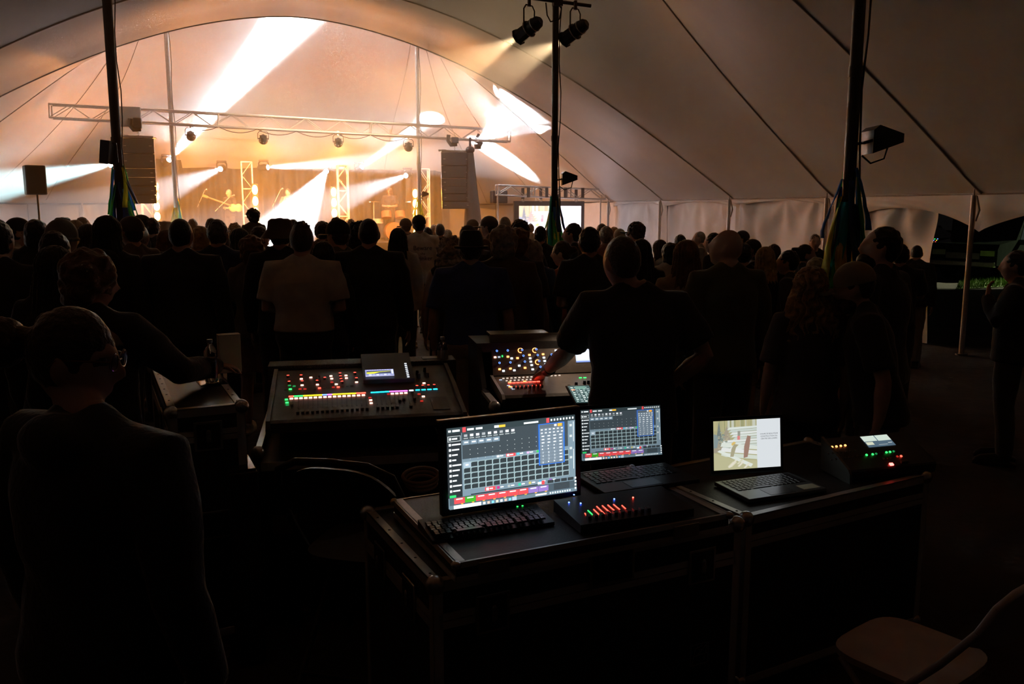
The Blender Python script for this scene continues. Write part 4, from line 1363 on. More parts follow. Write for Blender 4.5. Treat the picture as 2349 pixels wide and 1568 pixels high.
A(1027, 526, 16, 'far small grey figure beside the dark hoodie', sex='f', hair='bob', hc='grey', top='grey')
A(1033, 540, 7.2, 'woman with frizzy grey curls in a black sleeveless top', sex='f', hair='curly', hc='grey', top='black', sleeve='none')
A(1074, 517, 9.2, 'man in a dark round cap right behind the fedora', hat='cap', hatc='charcoal', hair='short', top='charcoal')
A(1085, 503, 14.5, 'far hazy person in a peaked cap before the draped tower', hat='cap', hatc='brown', hair='short', top='brown', face=60)
A(1105, 511, 17, 'farthest small bare-headed figure right of the draped tower', hair='shorn', hc='brown', top='brown')
A(1080, 527, 6.4, 'man in a black fedora, blue T-shirt and pale trousers', hat='fedora', hair='short', hc='brown', top='blue', lc='beige', wide=1.16, hem=0.93)
A(1124, 496, 11, 'tall man in a dark cap with its peak to the left by the screen post', hat='cap', hatc='brown', hair='short', top='brown', face=70)
A(1158, 496, 11.6, 'bald man right of the screen post', hair='shorn', hc='grey', top='brown')
A(1155, 518, 6.6, 'man with fluffy grey hair in a dark brown jacket', hair='fluffy', hc='grey', top='brown', sleeve='long')
A(1187, 524, 7.3, 'person with reddish hair half behind the fluffy grey hair', hair='fluffy', hc='auburn', top='charcoal', face=-30)
A(1193, 504, 9.6, 'person with thick black hair raising a small camera', hair='afro', hc='black', top='black', pose='chin', face=-20)
A(1217, 513, 18.5, 'farthest small figure standing in front of the big screen', hair='short', hc='brown', top='grey')
A(1221, 549, 7.5, 'older woman with short grey hair in a blue denim jacket', sex='f', hair='bob', hc='grey', top='denim', sleeve='long')
A(1240, 519, 11, 'man with flat-cut dark hair in a black T-shirt left of the streamers', hair='short', hc='black', top='black')
A(1294, 553, 8.0, 'woman with a hair bun in an orange top, hands raised to her chest', sex='f', hair='bun', hc='brown', top='orange', face=70, pose='chin')
A(1317, 512, 9.6, 'man with thick dark hair and spectacles before the big screen', hair='short', hc='black', top='black', face=75)
A(1353, 521, 7.0, 'black-haired man in a black T-shirt left of the sound engineer', hair='short', hc='black', top='black', pose='front', face=15, lc='brown')
A(1391, 519, 10.2, 'short-haired person in a pale shirt right of the black T-shirt', hair='short', hc='grey', top='pink', face=10)
A(1381, 513, 13, 'far dark-haired head just above the pale shirt', hair='short', hc='brown', top='brown')
A(1409, 520, 14.5, 'far light-haired person by the far corner pole', sex='f', hair='bob', hc='blond', top='tan')
A(1422, 525, 12.3, 'far person in a pale cap above the sound engineer', hat='cap', hatc='beige', hair='short', top='grey')
A(1462, 509, 11, 'profile man in a dark cap and tan jacket by the white wall', hat='cap', hatc='black', hair='fluffy', hc='brown', top='tan', sleeve='long', face=85)
A(1472, 549, 7.2, 'tall woman with long black hair right behind the sound engineer', sex='f', hair='verylong', hc='black', top='black', sleeve='long')
A(1515, 550, 10.2, 'girl with long grey-brown hair in a white hooded top', sex='f', hair='long', hc='brown', top='white', sleeve='long', hood=True, face=25)
A(1538, 556, 9.0, 'girl with a dark bob in a cream jacket', sex='f', hair='bob', hc='black', top='white', sleeve='long', face=20)
A(1561, 538, 11, 'short-haired boy behind the cream jacket', hair='short', hc='black', top='black')
A(1576, 551, 6.0, 'woman with long straight auburn hair in a tan top', sex='f', hair='verylong', hc='auburn', top='tan', sleeve='long')
A(1607, 530, 13, 'far pale bald man before the wall, facing left', hair='shorn', hc='grey', top='grey', face=80)
A(1639, 534, 10, 'dark-haired man in black left of the bald man in olive', hair='short', hc='black', top='black', face=60)
look(1672, 528, 5.5, 'bald man in an olive sweater gazing up to the left', hair=None, top='olive', sleeve='long', nod=-0.32, turn=0.9, face=15, wide=1.05)
A(1705, 529, 12.3, 'far profile man in a dark cap before the swagged wall', hat='cap', hatc='charcoal', hair='short', top='pink', face=80)
A(1729, 549, 10, 'man in a dark cap facing left below the swagged wall', hat='cap', hatc='charcoal', hair='short', top='black', face=80)
A(1707, 558, 8.2, 'dark-haired man close behind the bald man in olive', hair='short', hc='black', top='black')
A(1757, 566, 7.6, 'blond woman with long straight hair in a black dress and white shoes', sex='f', hair='verylong', hc='blond', top='black', sleeve='long', lc='black', legs='skirt', shoes='white')
A(1776, 560, 9.2, 'short-haired person just above the blond woman', hair='short', hc='brown', top='brown')
A(1812, 574, 7.6, 'person in spectacles facing left beside the blond woman', hair='short', hc='black', top='charcoal', face=70, sleeve='long')
A(1846, 560, 9.0, 'girl with a dark ponytail below the boy facing us', sex='f', hair='tail', hc='black', top='black', face=-100)
A(1870, 537, 12, 'boy with short dark hair facing us before the wall', hair='short', hc='brown', top='black', face=170)
A(1874, 590, 7.0, 'fair-haired girl holding up a phone by the blue streamers', sex='f', hair='bob', hc='blond', top='tan', pose='phone', face=-15)
A(1864, 612, 4.6, 'woman with long wavy golden hair in a dark T-shirt and jeans', sex='f', hair='wavy', hc='blond', top='charcoal', lc='jean', face=-6)
look(1972, 594, 4.5, 'man in a tan cap leaning in towards the golden-haired woman', hat='cap', hatc='khaki', hair='short', hc='brown', top='black', face=75, lean=0.22, nod=0.15, beard=True)
look(2030, 519, 5.1, 'tall bearded man in a black T-shirt gazing up to the left', hair='short', hc='black', top='black', nod=-0.2, turn=0.6, face=45, wide=1.15, beard=True, lc='black', legs='short')
A(2068, 560, 8.3, 'person with a raised hand behind the tall bearded man', hair='short', hc='black', top='black', pose='chin', face=-30)
look(2104, 556, 10.6, 'bald man in pale trousers bending forward by the wall end', hair='shorn', hc='black', top='black', lc='khaki', sleeve='long', lean=0.3, nod=0.3, face=-30)
A(2338, 575, 6.4, 'dark figure with raised arms cut off by the right picture edge', hair='short', hc='black', top='black', sleeve='long', pose='chin', face=60)

# lettering on the T-shirt
M_print = pm('shirt_print', (0.03, 0.02, 0.02), 0.9)
for txt, z, s in (('Beware', 1.31, 0.082), ('the', 1.25, 0.045), ('Drinker', 1.175, 0.08)):
    me = None
    o = lettering(tee, txt, s, (0.02, -0.170, z), (PI / 2, 0, 0), M_print, 'shirt_lettering', 0.0)
    for v in o.data.vertices:                      # follow the curve of the back
        v.co.z = -0.6 * (v.co.x + 0.02) ** 2
    o.data.update()

# child on shoulders: seated, legs forward over the carrier
Sc = skel('f', 'front')
pcld = at(580, 479, 10.0)
bm = nb()
rings_loft(bm, torso_rings(Sc), 24, True, 2.3)
tube(bm, [(0, -0.012, 1.42), (0, 0.0, 1.50), (0, 0.012, 1.58)], [0.06, 0.05, 0.048], 14)
for nm, s in (('L', -1), ('R', 1)):
    A_, E_, W_, D_, N_ = Sc['arm'][nm]
    tube(bm, [Vector((s * 0.09, 0, 1.415)), A_, A_.lerp(E_, .6), E_, W_], [0.055, 0.055, 0.045, 0.038, 0.025], 12)
    add_hand(bm, W_, D_, N_, 0.9, 0.4, s)
    tube(bm, [(s * .09, 0, .88), (s * .13, .22, .9), (s * .15, .34, .86), (s * .14, .36, .6), (s * .13, .34, .46)], [0.085, 0.075, 0.055, 0.05, 0.034], 12)
    tube(bm, [(s * .13, .32, .44), (s * .14, .4, .42), (s * .15, .5, .4)], [0.036, 0.04, 0.024], 10)
cc, cR = head_pose(Sc)
cc = cc + Vector((0, 0, 0.02))
ellip(bm, cc, (0.09, 0.108, 0.13), 40, 30, cR, head_shape)
t = thing('person', 'small child in a grey top sitting on shoulders above the crowd', 'person', (pcld.x, pcld.y, pcld.z - 1.78 * 0.62), -YAW + 0.5)
t.scale = (0.62, 0.62, 0.62)
obj('body', remesh(bm, 0.013, 2), SKIN[0], t)
obj('shirt', shirt_mesh(Sc, 'long', 0.86, 0.02), CLOTH['grey'], t)
ob = inst('hair', tmpl(('h', 'fluffy'), lambda: hair_mesh('fluffy')), HAIRM['brown'], t, cc, (0, 0, 0), (1.12, 1.1, 1.05))
bm = nb()
rings_loft(bm, torso_rings(Sc, 0.016, 0.0, 1.0), 20, True, 2.3)
for s in (-1, 1):
    tube(bm, [(s * .09, 0, .88), (s * .13, .22, .9), (s * .15, .34, .86), (s * .14, .36, .62)], [0.1, 0.09, 0.07, 0.06], 12)
obj('trousers', remesh(bm, 0.016, 2), CLOTH['charcoal'], t)
A = person
A(588, 541, 10.05, 'adult carrying the small child on the shoulders', hair='short', hc='brown', top='charcoal', scale=0.99)

# the sound engineer at the second desk
S = skel('m', (((-0.29, 0.17, 1.20), (-0.37, 0.43, 1.075), (-0.25, 0.9, -0.35), (0.2, -0.3, -1)), ((0.33, -0.03, 1.21), (0.155, 0.06, 1.03), (-0.5, 0.6, -0.7), (-1, 0, 0))), lean=0.05, nod=0.22, turn=0.42, wide=1.1, hx=-0.055)
eng = person(1428, 539, 4.05, 'sound engineer in a black T-shirt with one arm on the mixing desk', S=S, hair='shorn', hc='brown', top='black', sleeve='short', lc='black', face=2, voxel=0.009)
bm = nb(); w0, w1 = Vector((-0.352, 0.385, 1.095)), Vector((-0.366, 0.42, 1.08)); tube(bm, [w0, w1], 0.034, 16); apply_lean(bm, S); obj('wristband', bm, M_blackp, eng, True)
# boy with one hand on the side case
S = skel('m', ('down', ((0.27, 0.22, 1.22), (0.26, 0.52, 1.19), (0.3, 0.9, -0.2), (0, 0, -1))), nod=0.12, turn=-0.55, wide=1.0)
boy = person(196, 574, 3.6, 'boy in a pale-yoked dark jacket resting a hand on the side case', S=S, hair='fluffy', hc='auburn', top='black', sleeve='long', face=-12, hood=False, voxel=0.009)
bm = nb(); rings_loft(bm, [(0, -0.01, 1.375, 0.212, 0.142), (0, -0.01, 1.42, 0.205, 0.128), (0, -0.01, 1.462, 0.14, 0.1), (0, -0.01, 1.50, 0.085, 0.082)], 26, True, 2.4); obj('jacket_yoke', remesh(bm, 0.013, 2), CLOTH['beige'], boy)
# foreground person in profile with spectacles
S = skel('m', 'down', nod=0.10, turn=-0.95, wide=1.2, hx=-0.08)
fg = person(140, 712, 1.96, 'nearest person in a black hoodie and spectacles, seen from behind in profile', S=S, hair='bun', hc='brown', top='black', sleeve='long', hood=True, face=-28, voxel=0.007)
c, R = head_pose(S)
bm = nb(); ellip(bm, (0, -0.165, 0.035), (0.068, 0.06, 0.062), 24, 16)
obj('hair_bun', remesh(bm, 0.008, 1, lambda p: p + Vector((p.x, p.y + .165, p.z - .035)).normalized() * 0.006 * noise.noise(p * 60)), HAIRM['brown'], fg, False, c, R.to_euler())
g = bpy.data.objects.new('spectacles', None)
bm = nb()
for s in (-1, 1):
    tube(bm, [(s * 0.034 + math.cos(a) * 0.026, 0.106 - abs(math.cos(a) * s + 0.2) * 0.004, 0.012 + math.sin(a) * 0.02) for a in [2 * PI * i / 20 for i in range(21)]], 0.0022, 6)
    tube(bm, [(s * 0.06, 0.103, 0.018), (s * 0.078, 0.08, 0.02), (s * 0.082, -0.01, 0.018), (s * 0.08, -0.03, 0.0)], 0.0024, 6)
tube(bm, [(-0.009, 0.107, 0.016), (0.009, 0.107, 0.016)], 0.002, 6)
ob = obj('spectacles', bm, pm('tortoise_frame', (0.16, 0.05, 0.02), 0.3), fg, True, c, R.to_euler())
bm = nb()
for s in (-1, 1):
    tube(bm, [(s * 0.034, 0.1035, 0.012), (s * 0.034, 0.1055, 0.012)], [0.024, 0.024], 20)
mg = bpy.data.materials.new('spectacle_glass'); mg.use_nodes = True
b_ = mg.node_tree.nodes['Principled BSDF']; b_.inputs['Transmission Weight'].default_value = 1.0; b_.inputs['Roughness'].default_value = 0.03; b_.inputs['IOR'].default_value = 1.1; b_.inputs['Base Color'].default_value = (0.9, 0.95, 1, 1)
obj('lens', bm, mg, ob, True)
bpy.data.objects.remove(g)

# performers on the stage
def performer(px, ytop, ty, label, **k):
    p = aty(px, ytop, ty)
    d = (p - ORG).dot(FW)
    return person(px, ytop, d, label, z0=0.9, **k)

gt = performer(525, 434, 28.0, 'guitarist in a dark shirt behind a boom microphone', hair='shorn', hc='grey', top='charcoal', pose='front', face=150)
gt['group'] = 'band on the stage'
dr = performer(893, 430, 28.6, 'drummer with curly hair behind the drums, right half of the stage', hair='curly', hc='brown', top='charcoal', pose='front', face=175)
dr['group'] = 'band on the stage'
sg = performer(660, 433, 27.6, 'singer standing inside the bright white beam', hair='short', hc='brown', top='grey', pose='chin', face=170)
sg['group'] = 'band on the stage'
# ------------------------------------------------------------------ road cases
_mesh = {}

def shared(key, fn):
    if key not in _mesh:
        _mesh[key] = fn()
    return _mesh[key]

def fr(P, Q):
    return math.atan2(Q.y - P.y, Q.x - P.x)

def mk(fn, smooth=False):
    bm = nb(); fn(bm); return finish(bm, smooth)

def latch(parent, loc, rot=(0, 0, 0)):
    """sunk dish with a twist wing"""
    o = obj('butterfly_latch', mk(lambda b: (bx(b, -0.056, 0.056, -0.004, 0.004, -0.062, 0.062, 0.003))), M_steel, parent, False, loc, rot)
    obj('dish', mk(lambda b: bx(b, -0.046, 0.046, -0.0065, -0.004, -0.052, 0.052, 0.001)), M_black, o)
    obj('wing', mk(lambda b: (ellip(b, (0, -0.010, -0.014), (0.01, 0.005, 0.014), 12, 8), ellip(b, (0, -0.010, 0.014), (0.01, 0.005, 0.014), 12, 8), cyl(b, (0, -0.004, 0), (0, -0.014, 0), 0.01))), M_steel, o, True)

def carry_handle(parent, loc, rot=(0, 0, 0), s=1.0):
    o = obj('handle', mk(lambda b: bx(b, -0.085 * s, 0.085 * s, -0.004, 0.003, -0.06 * s, 0.06 * s, 0.003)), M_steel, parent, False, loc, rot)
    obj('dish', mk(lambda b: bx(b, -0.074 * s, 0.074 * s, -0.006, -0.0035, -0.05 * s, 0.05 * s, 0.001)), M_black, o)
    obj('grip', mk(lambda b: tube(b, [(-0.06 * s, -0.006, 0.03 * s), (-0.06 * s, -0.016, -0.008 * s), (0.06 * s, -0.016, -0.008 * s), (0.06 * s, -0.006, 0.03 * s)], 0.007 * s, 8)), M_rubber, o, True)

def flight_case(name, label, P, rz, W, D, ztop, zb=0.12, lid=0.13, latches=(), handles=(), side_latches=(), casters=True, top_mat=None, rail=0.032):
    t = thing(name, label, 'road case', (P.x, P.y, 0), rz, 'road cases of the mixing position')
    e = 0.004
    obj('body', mk(lambda b: bx(b, e, W - e, e, D - e, zb, ztop - lid)), M_ply, t)
    if lid:
        obj('lid', mk(lambda b: bx(b, e, W - e, e, D - e, ztop - lid, ztop - e)), top_mat or M_ply, t)
    def railx(z, y, flip, h=rail):
        # L profile along x
        sy = -1 if y < D / 2 else 1
        def f(b):
            bx(b, 0.02, W - 0.02, min(y, y - sy * 0.004), max(y, y - sy * 0.004), z - h if flip else z, z if flip else z + h)
            if z > ztop - 0.01 or z < zb + 0.01:
                bx(b, 0.02, W - 0.02, min(y, y - sy * rail), max(y, y - sy * rail), z - 0.004 if flip else z, z if flip else z + 0.004)
        obj('edge_rail', mk(f), M_alu, t)
    def raily(z, x, flip, h=rail):
        sx = -1 if x < W / 2 else 1
        def f(b):
            bx(b, min(x, x - sx * 0.004), max(x, x - sx * 0.004), 0.02, D - 0.02, z - h if flip else z, z if flip else z + h)
            if z > ztop - 0.01 or z < zb + 0.01:
                bx(b, min(x, x - sx * rail), max(x, x - sx * rail), 0.02, D - 0.02, z - 0.004 if flip else z, z if flip else z + 0.004)
        obj('edge_rail', mk(f), M_alu, t)
    for y in (0, D):
        railx(ztop, y, True); railx(zb, y, False)
        if lid:
            railx(ztop - lid + 0.002, y, False, 0.022); railx(ztop - lid - 0.002, y, True, 0.022)
    for x in (0, W):
        raily(ztop, x, True); raily(zb, x, False)
        if lid:
            raily(ztop - lid + 0.002, x, False, 0.022); raily(ztop - lid - 0.002, x, True, 0.022)
    for x in (0, W):
        for y in (0, D):
            sx, sy = (1 if x == 0 else -1), (1 if y == 0 else -1)
            obj('corner_rail', mk(lambda b: (bx(b, min(x, x + sx * rail), max(x, x + sx * rail), min(y, y + sy * .004), max(y, y + sy * .004), zb + .02, ztop - .02), bx(b, min(x, x + sx * .004), max(x, x + sx * .004), min(y, y + sy * rail), max(y, y + sy * rail), zb + .02, ztop - .02))), M_alu, t)
            for z in (zb, ztop):
                obj('ball_corner', mk(lambda b: ellip(b, (x + sx * 0.012, y + sy * 0.012, z + (0.012 if z == zb else -0.012)), (0.03, 0.03, 0.03), 14, 10), True), M_steel, t)
            if casters:
                c = obj('caster', mk(lambda b: (bx(b, x + sx * .04, x + sx * .12, y + sy * .08 - .04, y + sy * .08 + .04, zb - .012, zb) if sx > 0 else bx(b, x - .12, x - .04, y + sy * .08 - .04, y + sy * .08 + .04, zb - .012, zb))), M_steel, t)
                obj('wheel', mk(lambda b: cyl(b, (x + sx * .065, y + sy * .08, (zb - .012) / 2), (x + sx * .095, y + sy * .08, (zb - .012) / 2), (zb - .012) / 2, None, 18), True), M_rubber, c)
    for k in range(int(D / 0.13)):
        for x in (rail * 0.6, W - rail * 0.6):
            inst('rivet', shared('rivet', lambda: mk(lambda b: ellip(b, (0, 0, 0), (0.005, 0.005, 0.002), 8, 6), True)), M_black, t, (x, 0.07 + k * 0.13, ztop))
    for (x, z) in latches:
        latch(t, (x, -0.004, z))
    for (x, z) in handles:
        carry_handle(t, (x, -0.004, z))
    for (y, z) in side_latches:
        latch(t, (-0.004, y, z), (0, 0, -PI / 2))
    return t

# --- near case with the lighting desk screens
ZA = 0.85
PA, QA = atz(992, 1338, ZA), atz(1702, 1196, ZA)
RA = fr(PA, QA); WA = (QA - PA).length; DA = 0.70
caseA = flight_case('road_case', 'large black road case in front carrying the lighting screens', PA, RA, WA, DA, ZA, 0.12, 0.125,
                    [(0.19, ZA - 0.127), (WA - 0.17, ZA - 0.127)], [(WA * 0.535, ZA - 0.058)], [(0.2, ZA - 0.127), (0.5, ZA - 0.127)])
def logo_square(b):
    s = 0.075
    def ln(p, q, r=0.0022):
        d = Vector((q[0] - p[0], 0, q[1] - p[1])); L = d.length
        box(b, ((p[0] + q[0]) / 2, 0, (p[1] + q[1]) / 2), (L + r, 0.0012, r * 1.6), Matrix.Rotation(-math.atan2(q[1] - p[1], q[0] - p[0]), 3, 'Y'))
    for p, q in (((0, 0), (s, 0)), ((s, 0), (s, s)), ((s, s), (0, s)), ((0, s), (0, 0)), ((0.006, 0.004), (0.02, 0.06)), ((0.02, 0.06), (0.05, 0.066)), ((0.014, 0.033), (s, 0.036)), ((0.03, 0.035), (s, s)), ((0.058, 0.012), (0.07, 0.07))):
        ln(p, q)
obj('logo', mk(logo_square), pm('logo_paint', (0.3, 0.3, 0.29), 0.7), caseA, False, (WA - 0.2, 0.0025, 0.36))
obj('torn_sticker', mk(lambda b: prism(b, [(0, 0), (0.03, 0.012), (0.085, 0.02), (0.09, 0.045), (0.05, 0.05), (0.02, 0.035)], 'y', -0.001, 0.002)), pm('sticker_paper', (0.45, 0.38, 0.28), 0.8), caseA, False, (0.13, 0.001, 0.42))

# --- second case on the right with laptop and video switcher
ZB = 0.79
PB, QB = atz(1712, 1186, ZB), atz(2132, 1088, ZB)
RB = fr(PB, QB); WB = (QB - PB).length; DB = 0.66
caseB = flight_case('road_case', 'black road case on the right carrying the slide laptop', PB, RB, WB, DB, ZB, 0.11, 0.10)
obj('stencil', mk(lambda b: [box(b, (WB * 0.42 + k * 0.022, 0.0005, 0.40 + 0.006 * (k % 3)), (0.006, 0.002, 0.075 - 0.016 * (k % 3)), Matrix.Rotation(0.15, 3, 'Y')) for k in range(13)]), pm('stencil_paint', (0.10, 0.095, 0.08), 0.8), caseB)

# --- side case at the left with bottle and white box
ZD = 1.12
PD, QD = atz(384, 942, ZD), atz(562, 926, ZD)
RD = fr(PD, QD); WD = (QD - PD).length; DD = 1.12
caseD = flight_case('road_case', 'tall narrow road case at the left with a worn metal-edged top', PD, RD + 0.02, WD, DD, ZD, 0.12, 0.12, [(WD * .5, ZD - 0.12)], [(WD * .5, 0.62)], [(0.3, ZD - .12)], True, pm('worn_laminate', (0.05, 0.048, 0.047), 0.3, scale=14, var=0.4), 0.035)

# --- rack case behind the engineer
ZC = 0.95
PCc, QCc = atz(1598, 813, ZC), atz(1706, 809, ZC)
caseC = flight_case('road_case', 'upright road case behind the engineer with a bottle on top', PCc, fr(PCc, QCc), (QCc - PCc).length * 1.05, 0.5, ZC, 0.12, 0.08, [(0.18, ZC - 0.26)], [(0.18, 0.4)], [(0.2, ZC - 0.3)])

# ------------------------------------------------------------------ desk panels that tilt: local x along, y up the slope, z out of it
class Panel:
    def __init__(s, name, label, cat, FL, FR, BL, group=None):
        s.O = FL
        s.X = (FR - FL).normalized()
        y = BL - FL
        s.W = (FR - FL).length
        s.Y = (y - s.X * y.dot(s.X)).normalized()
        s.D = y.dot(s.Y)
        s.N = s.X.cross(s.Y)
        s.t = thing(name, label, cat, (0, 0, 0), 0, group)
        M = Matrix((s.X, s.Y, s.N)).transposed().to_4x4()
        M.translation = FL
        s.t.matrix_world = M
        s.t.location, s.t.rotation_euler = FL, M.to_euler()
        s.dn = Vector((s.X.z, s.Y.z, s.N.z)) * -1          # straight down in panel space

    def uv(s, px, py, h=0.0):
        r = ray(px, py)
        o = s.O + s.N * h
        k = (o - ORG).dot(s.N) / r.dot(s.N)
        p = ORG + r * k - s.O
        return p.dot(s.X), p.dot(s.Y)

LED = {k: em('led_' + k, c, g * 0.28) for k, (c, g) in dict(red=((1, 0.05, 0.03), 5), hot=((1, 0.42, 0.30), 3.2), orange=((1, 0.30, 0.08), 4), green=((0.03, 1, 0.12), 2.4), yellow=((1, 0.75, 0.02), 1.7), blue=((0.1, 0.22, 1), 3), magenta=((0.85, 0.15, 1), 2.2), cyan=((0.02, 0.75, 1), 1.8), white=((0.8, 0.88, 1), 1.8), dim=((0.6, 0.03, 0.02), 0.7), dimgreen=((0.02, 0.4, 0.1), 0.6), pale=((0.55, 0.62, 0.75), 0.8), warmw=((1, 0.8, 0.65), 0.9)).items()}
M_led_off = pm('unlit_button', (0.12, 0.11, 0.1), 0.5)
M_knob = pm('knob_plastic', (0.02, 0.02, 0.02), 0.4)
M_capm = pm('fader_cap', (0.10, 0.095, 0.09), 0.45)

def button(P, px, py, col, w=0.014, d=0.008, h=0.005):
    u, v = P.uv(px, py, h)
    inst('button', shared(('btn',), lambda: mk(lambda b: bx(b, -.5, .5, -.5, .5, 0, 1))), LED[col] if col else M_led_off, P.t, (u, v, 0), (0, 0, 0), (w, d, h))

def knob(P, px, py, ring=None, r=0.009, h=0.02):
    u, v = P.uv(px, py, h)
    k = inst('knob', shared(('knob',), lambda: mk(lambda b: (tube(b, [(0, 0, 0), (0, 0, .8), (0, 0, 1)], [1, .85, .7], 14)), True)), M_knob, P.t, (u, v, 0), (0, 0, 0), (r, r, h))
    if ring:
        me = shared(('ring',), lambda: mk(lambda b: tube(b, [(math.cos(a), math.sin(a), 0) for a in [2 * PI * i / 18 for i in range(19)]], 0.28, 6), True))
        if P.t.parent is None:
            inst('light_ring', me, LED[ring], k, (0, 0, 1.02), (0, 0, 0), (0.62, 0.62, 0.06))
        else:
            inst('light_ring', me, LED[ring], P.t, (u, v, h * 1.02), (0, 0, 0), (0.62 * r, 0.62 * r, 0.06 * h))

def fader(P, px, py, y0=None, L=0.1, w=0.016, col=None):
    u, v = P.uv(px, py, 0.012)
    f = inst('fader_cap', shared(('fad',), lambda: mk(lambda b: prism(b, [(-.5, 0), (.5, 0), (.35, .7), (.5, 1), (-.5, 1), (-.35, .7)], 'x', -.5, .5))), col or M_capm, P.t, (u, v, 0.001), (0, 0, 0), (w * 0.8, 0.026, 0.013))
    return u, v

def slot(P, u, v0, v1, w=0.004):
    inst('fader_slot', shared(('slot',), lambda: mk(lambda b: bx(b, -.5, .5, 0, 1, 0, 1))), M_black, P.t, (u, v0, 0.0002), (0, 0, 0), (w, v1 - v0, 0.0012))

# --- first mixing desk
Z1, Z1b = 0.95, 1.055
D1 = Panel('mixing_desk', 'grey digital mixing desk with rows of red and yellow lit buttons', 'mixer', atz(642, 963, Z1), atz(1040, 944, Z1), atz(652, 850, Z1b))
W1, L1 = D1.W, D1.D
M_desk = pm('desk_grey', (0.10, 0.085, 0.075), 0.5, scale=20, bump=0.05)
dn = D1.dn
def desk_body(b):
    prof = [(-0.03, -0.004), (0.0, 0.0), (L1, 0.0), (L1 + 0.01, -0.01), (L1 + dn.y * .16, dn.z * .16), (0.02 + dn.y * .06, dn.z * .06), (-0.03 + dn.y * .05, dn.z * .05)]
    prism(b, prof, 'x', -0.045, W1 + 0.045)
obj('chassis', mk(desk_body), M_desk, D1.t)
for x0 in (-0.062, W1 + 0.042):
    def cheek(b, x0=x0):
        pr = [(-0.06, -0.02), (-0.03, 0.008), (L1 * .5, 0.02), (L1, 0.012), (L1 + 0.03, -0.02), (L1 + dn.y * .17, dn.z * .17), (-0.05 + dn.y * .06, dn.z * .06)]
        prism(b, pr, 'x', x0, x0 + 0.02)
    obj('side_cheek', mk(cheek), M_desk, D1.t)
zx = lambda x, y: (620 + x / 5.339, 800 + y / 5.339)
chan = ['red', 'green', 'green', 'yellow', 'yellow', 'yellow', 'yellow', 'blue', 'magenta', 'yellow', 'yellow', 'yellow', 'yellow', 'yellow', 'red', 'red']
for k, c in enumerate(chan):
    button(D1, *zx(255 + 59.0 * k, 576 - 2.85 * k), c, 0.0235, 0.010, 0.003)
    button(D1, *zx(258 + 58.8 * k, 601 - 2.85 * k), 'hot', 0.0165, 0.011, 0.005)
for k in range(4):
    button(D1, *zx(1258 + 57.5 * k, 528 - 3.3 * k), 'cyan', 0.0225, 0.010, 0.003)
    button(D1, *zx(1487 + 56 * k, 515 - 2.4 * k), 'magenta', 0.0225, 0.010, 0.003)
    button(D1, *zx(1495 + 55 * k, 541 - 3.3 * k), 'hot', 0.016, 0.010, 0.005)
    button(D1, *zx(1805 + 72.3 * k, 498 - 3.7 * k), 'cyan', 0.022, 0.010, 0.003)
    knob(D1, *zx(1797 + 70 * k, 448 - 4.3 * k), 'red', 0.008, 0.012)
button(D1, *zx(1727, 503), 'white', 0.022, 0.010, 0.003)
for x, y, c in ((197, 612, 'green'), (205, 650, 'green'), (245, 485, 'green'), (292, 448, 'dimgreen'), (235, 440, 'dimgreen'), (208, 678, 'dimgreen'), (380, 360, 'hot'), (390, 437, 'hot'), (497, 343, 'hot'), (577, 430, 'hot'), (743, 325, 'hot'), (753, 357, 'hot'), (808, 425, 'hot'), (927, 318, 'hot'), (932, 350, 'hot'), (1057, 400, 'hot'), (1883, 412, 'hot'), (1875, 575, 'hot'), (1230, 620, 'hot'), (1236, 656, 'hot'), (365, 483, 'dim'), (425, 482, 'dim'), (602, 473, 'red'), (773, 462, 'dim'), (832, 460, 'red'), (755, 400, 'dim'), (1855, 630, 'dim'), (1822, 545, 'dim'), (1220, 590, 'dim'), (188, 490, None), (545, 478, None), (660, 463, None), (715, 460, None), (885, 455, None), (940, 447, None), (1000, 443, None), (1447, 545, 'dim'), (1737, 527, None)):
    button(D1, *zx(x, y), c, 0.0145, 0.009, 0.005)
for x, y in ((217, 322), (230, 395), (378, 318), (392, 390), (575, 383), (668, 347), (855, 293), (860, 328), (866, 362), (878, 394), (1036, 287), (1055, 352)):
    knob(D1, *zx(x, y), 'red', 0.0085, 0.012)
for x, y in ((1800, 260), (1822, 300), (1890, 225), (1925, 290), (600, 320), (600, 350)):
    knob(D1, *zx(x, y), None, 0.009, 0.025)
fpos = [(265, 660)] + [(335 + 60.8 * k, 753 - 3.5 * k) for k in range(15)] + [(1318, 695), (1377, 693), (1437, 691), (1495, 688), (1552, 686), (1585, 605), (1635, 590), (1722, 677), (1767, 582)]
for x, y in fpos:
    u, v = fader(D1, *zx(x, y + 12))
    vt = D1.uv(*zx(x - 12, 640 - 0.045 * x))[1]
    slot(D1, u, vt - 0.115, vt)
obj('hand_rest', mk(lambda b: bx(b, *[D1.uv(*zx(1985, 700))[0], D1.uv(*zx(2190, 690))[0]], D1.uv(*zx(2050, 745))[1], D1.uv(*zx(2040, 590))[1], 0.0, 0.003)), M_black, D1.t)
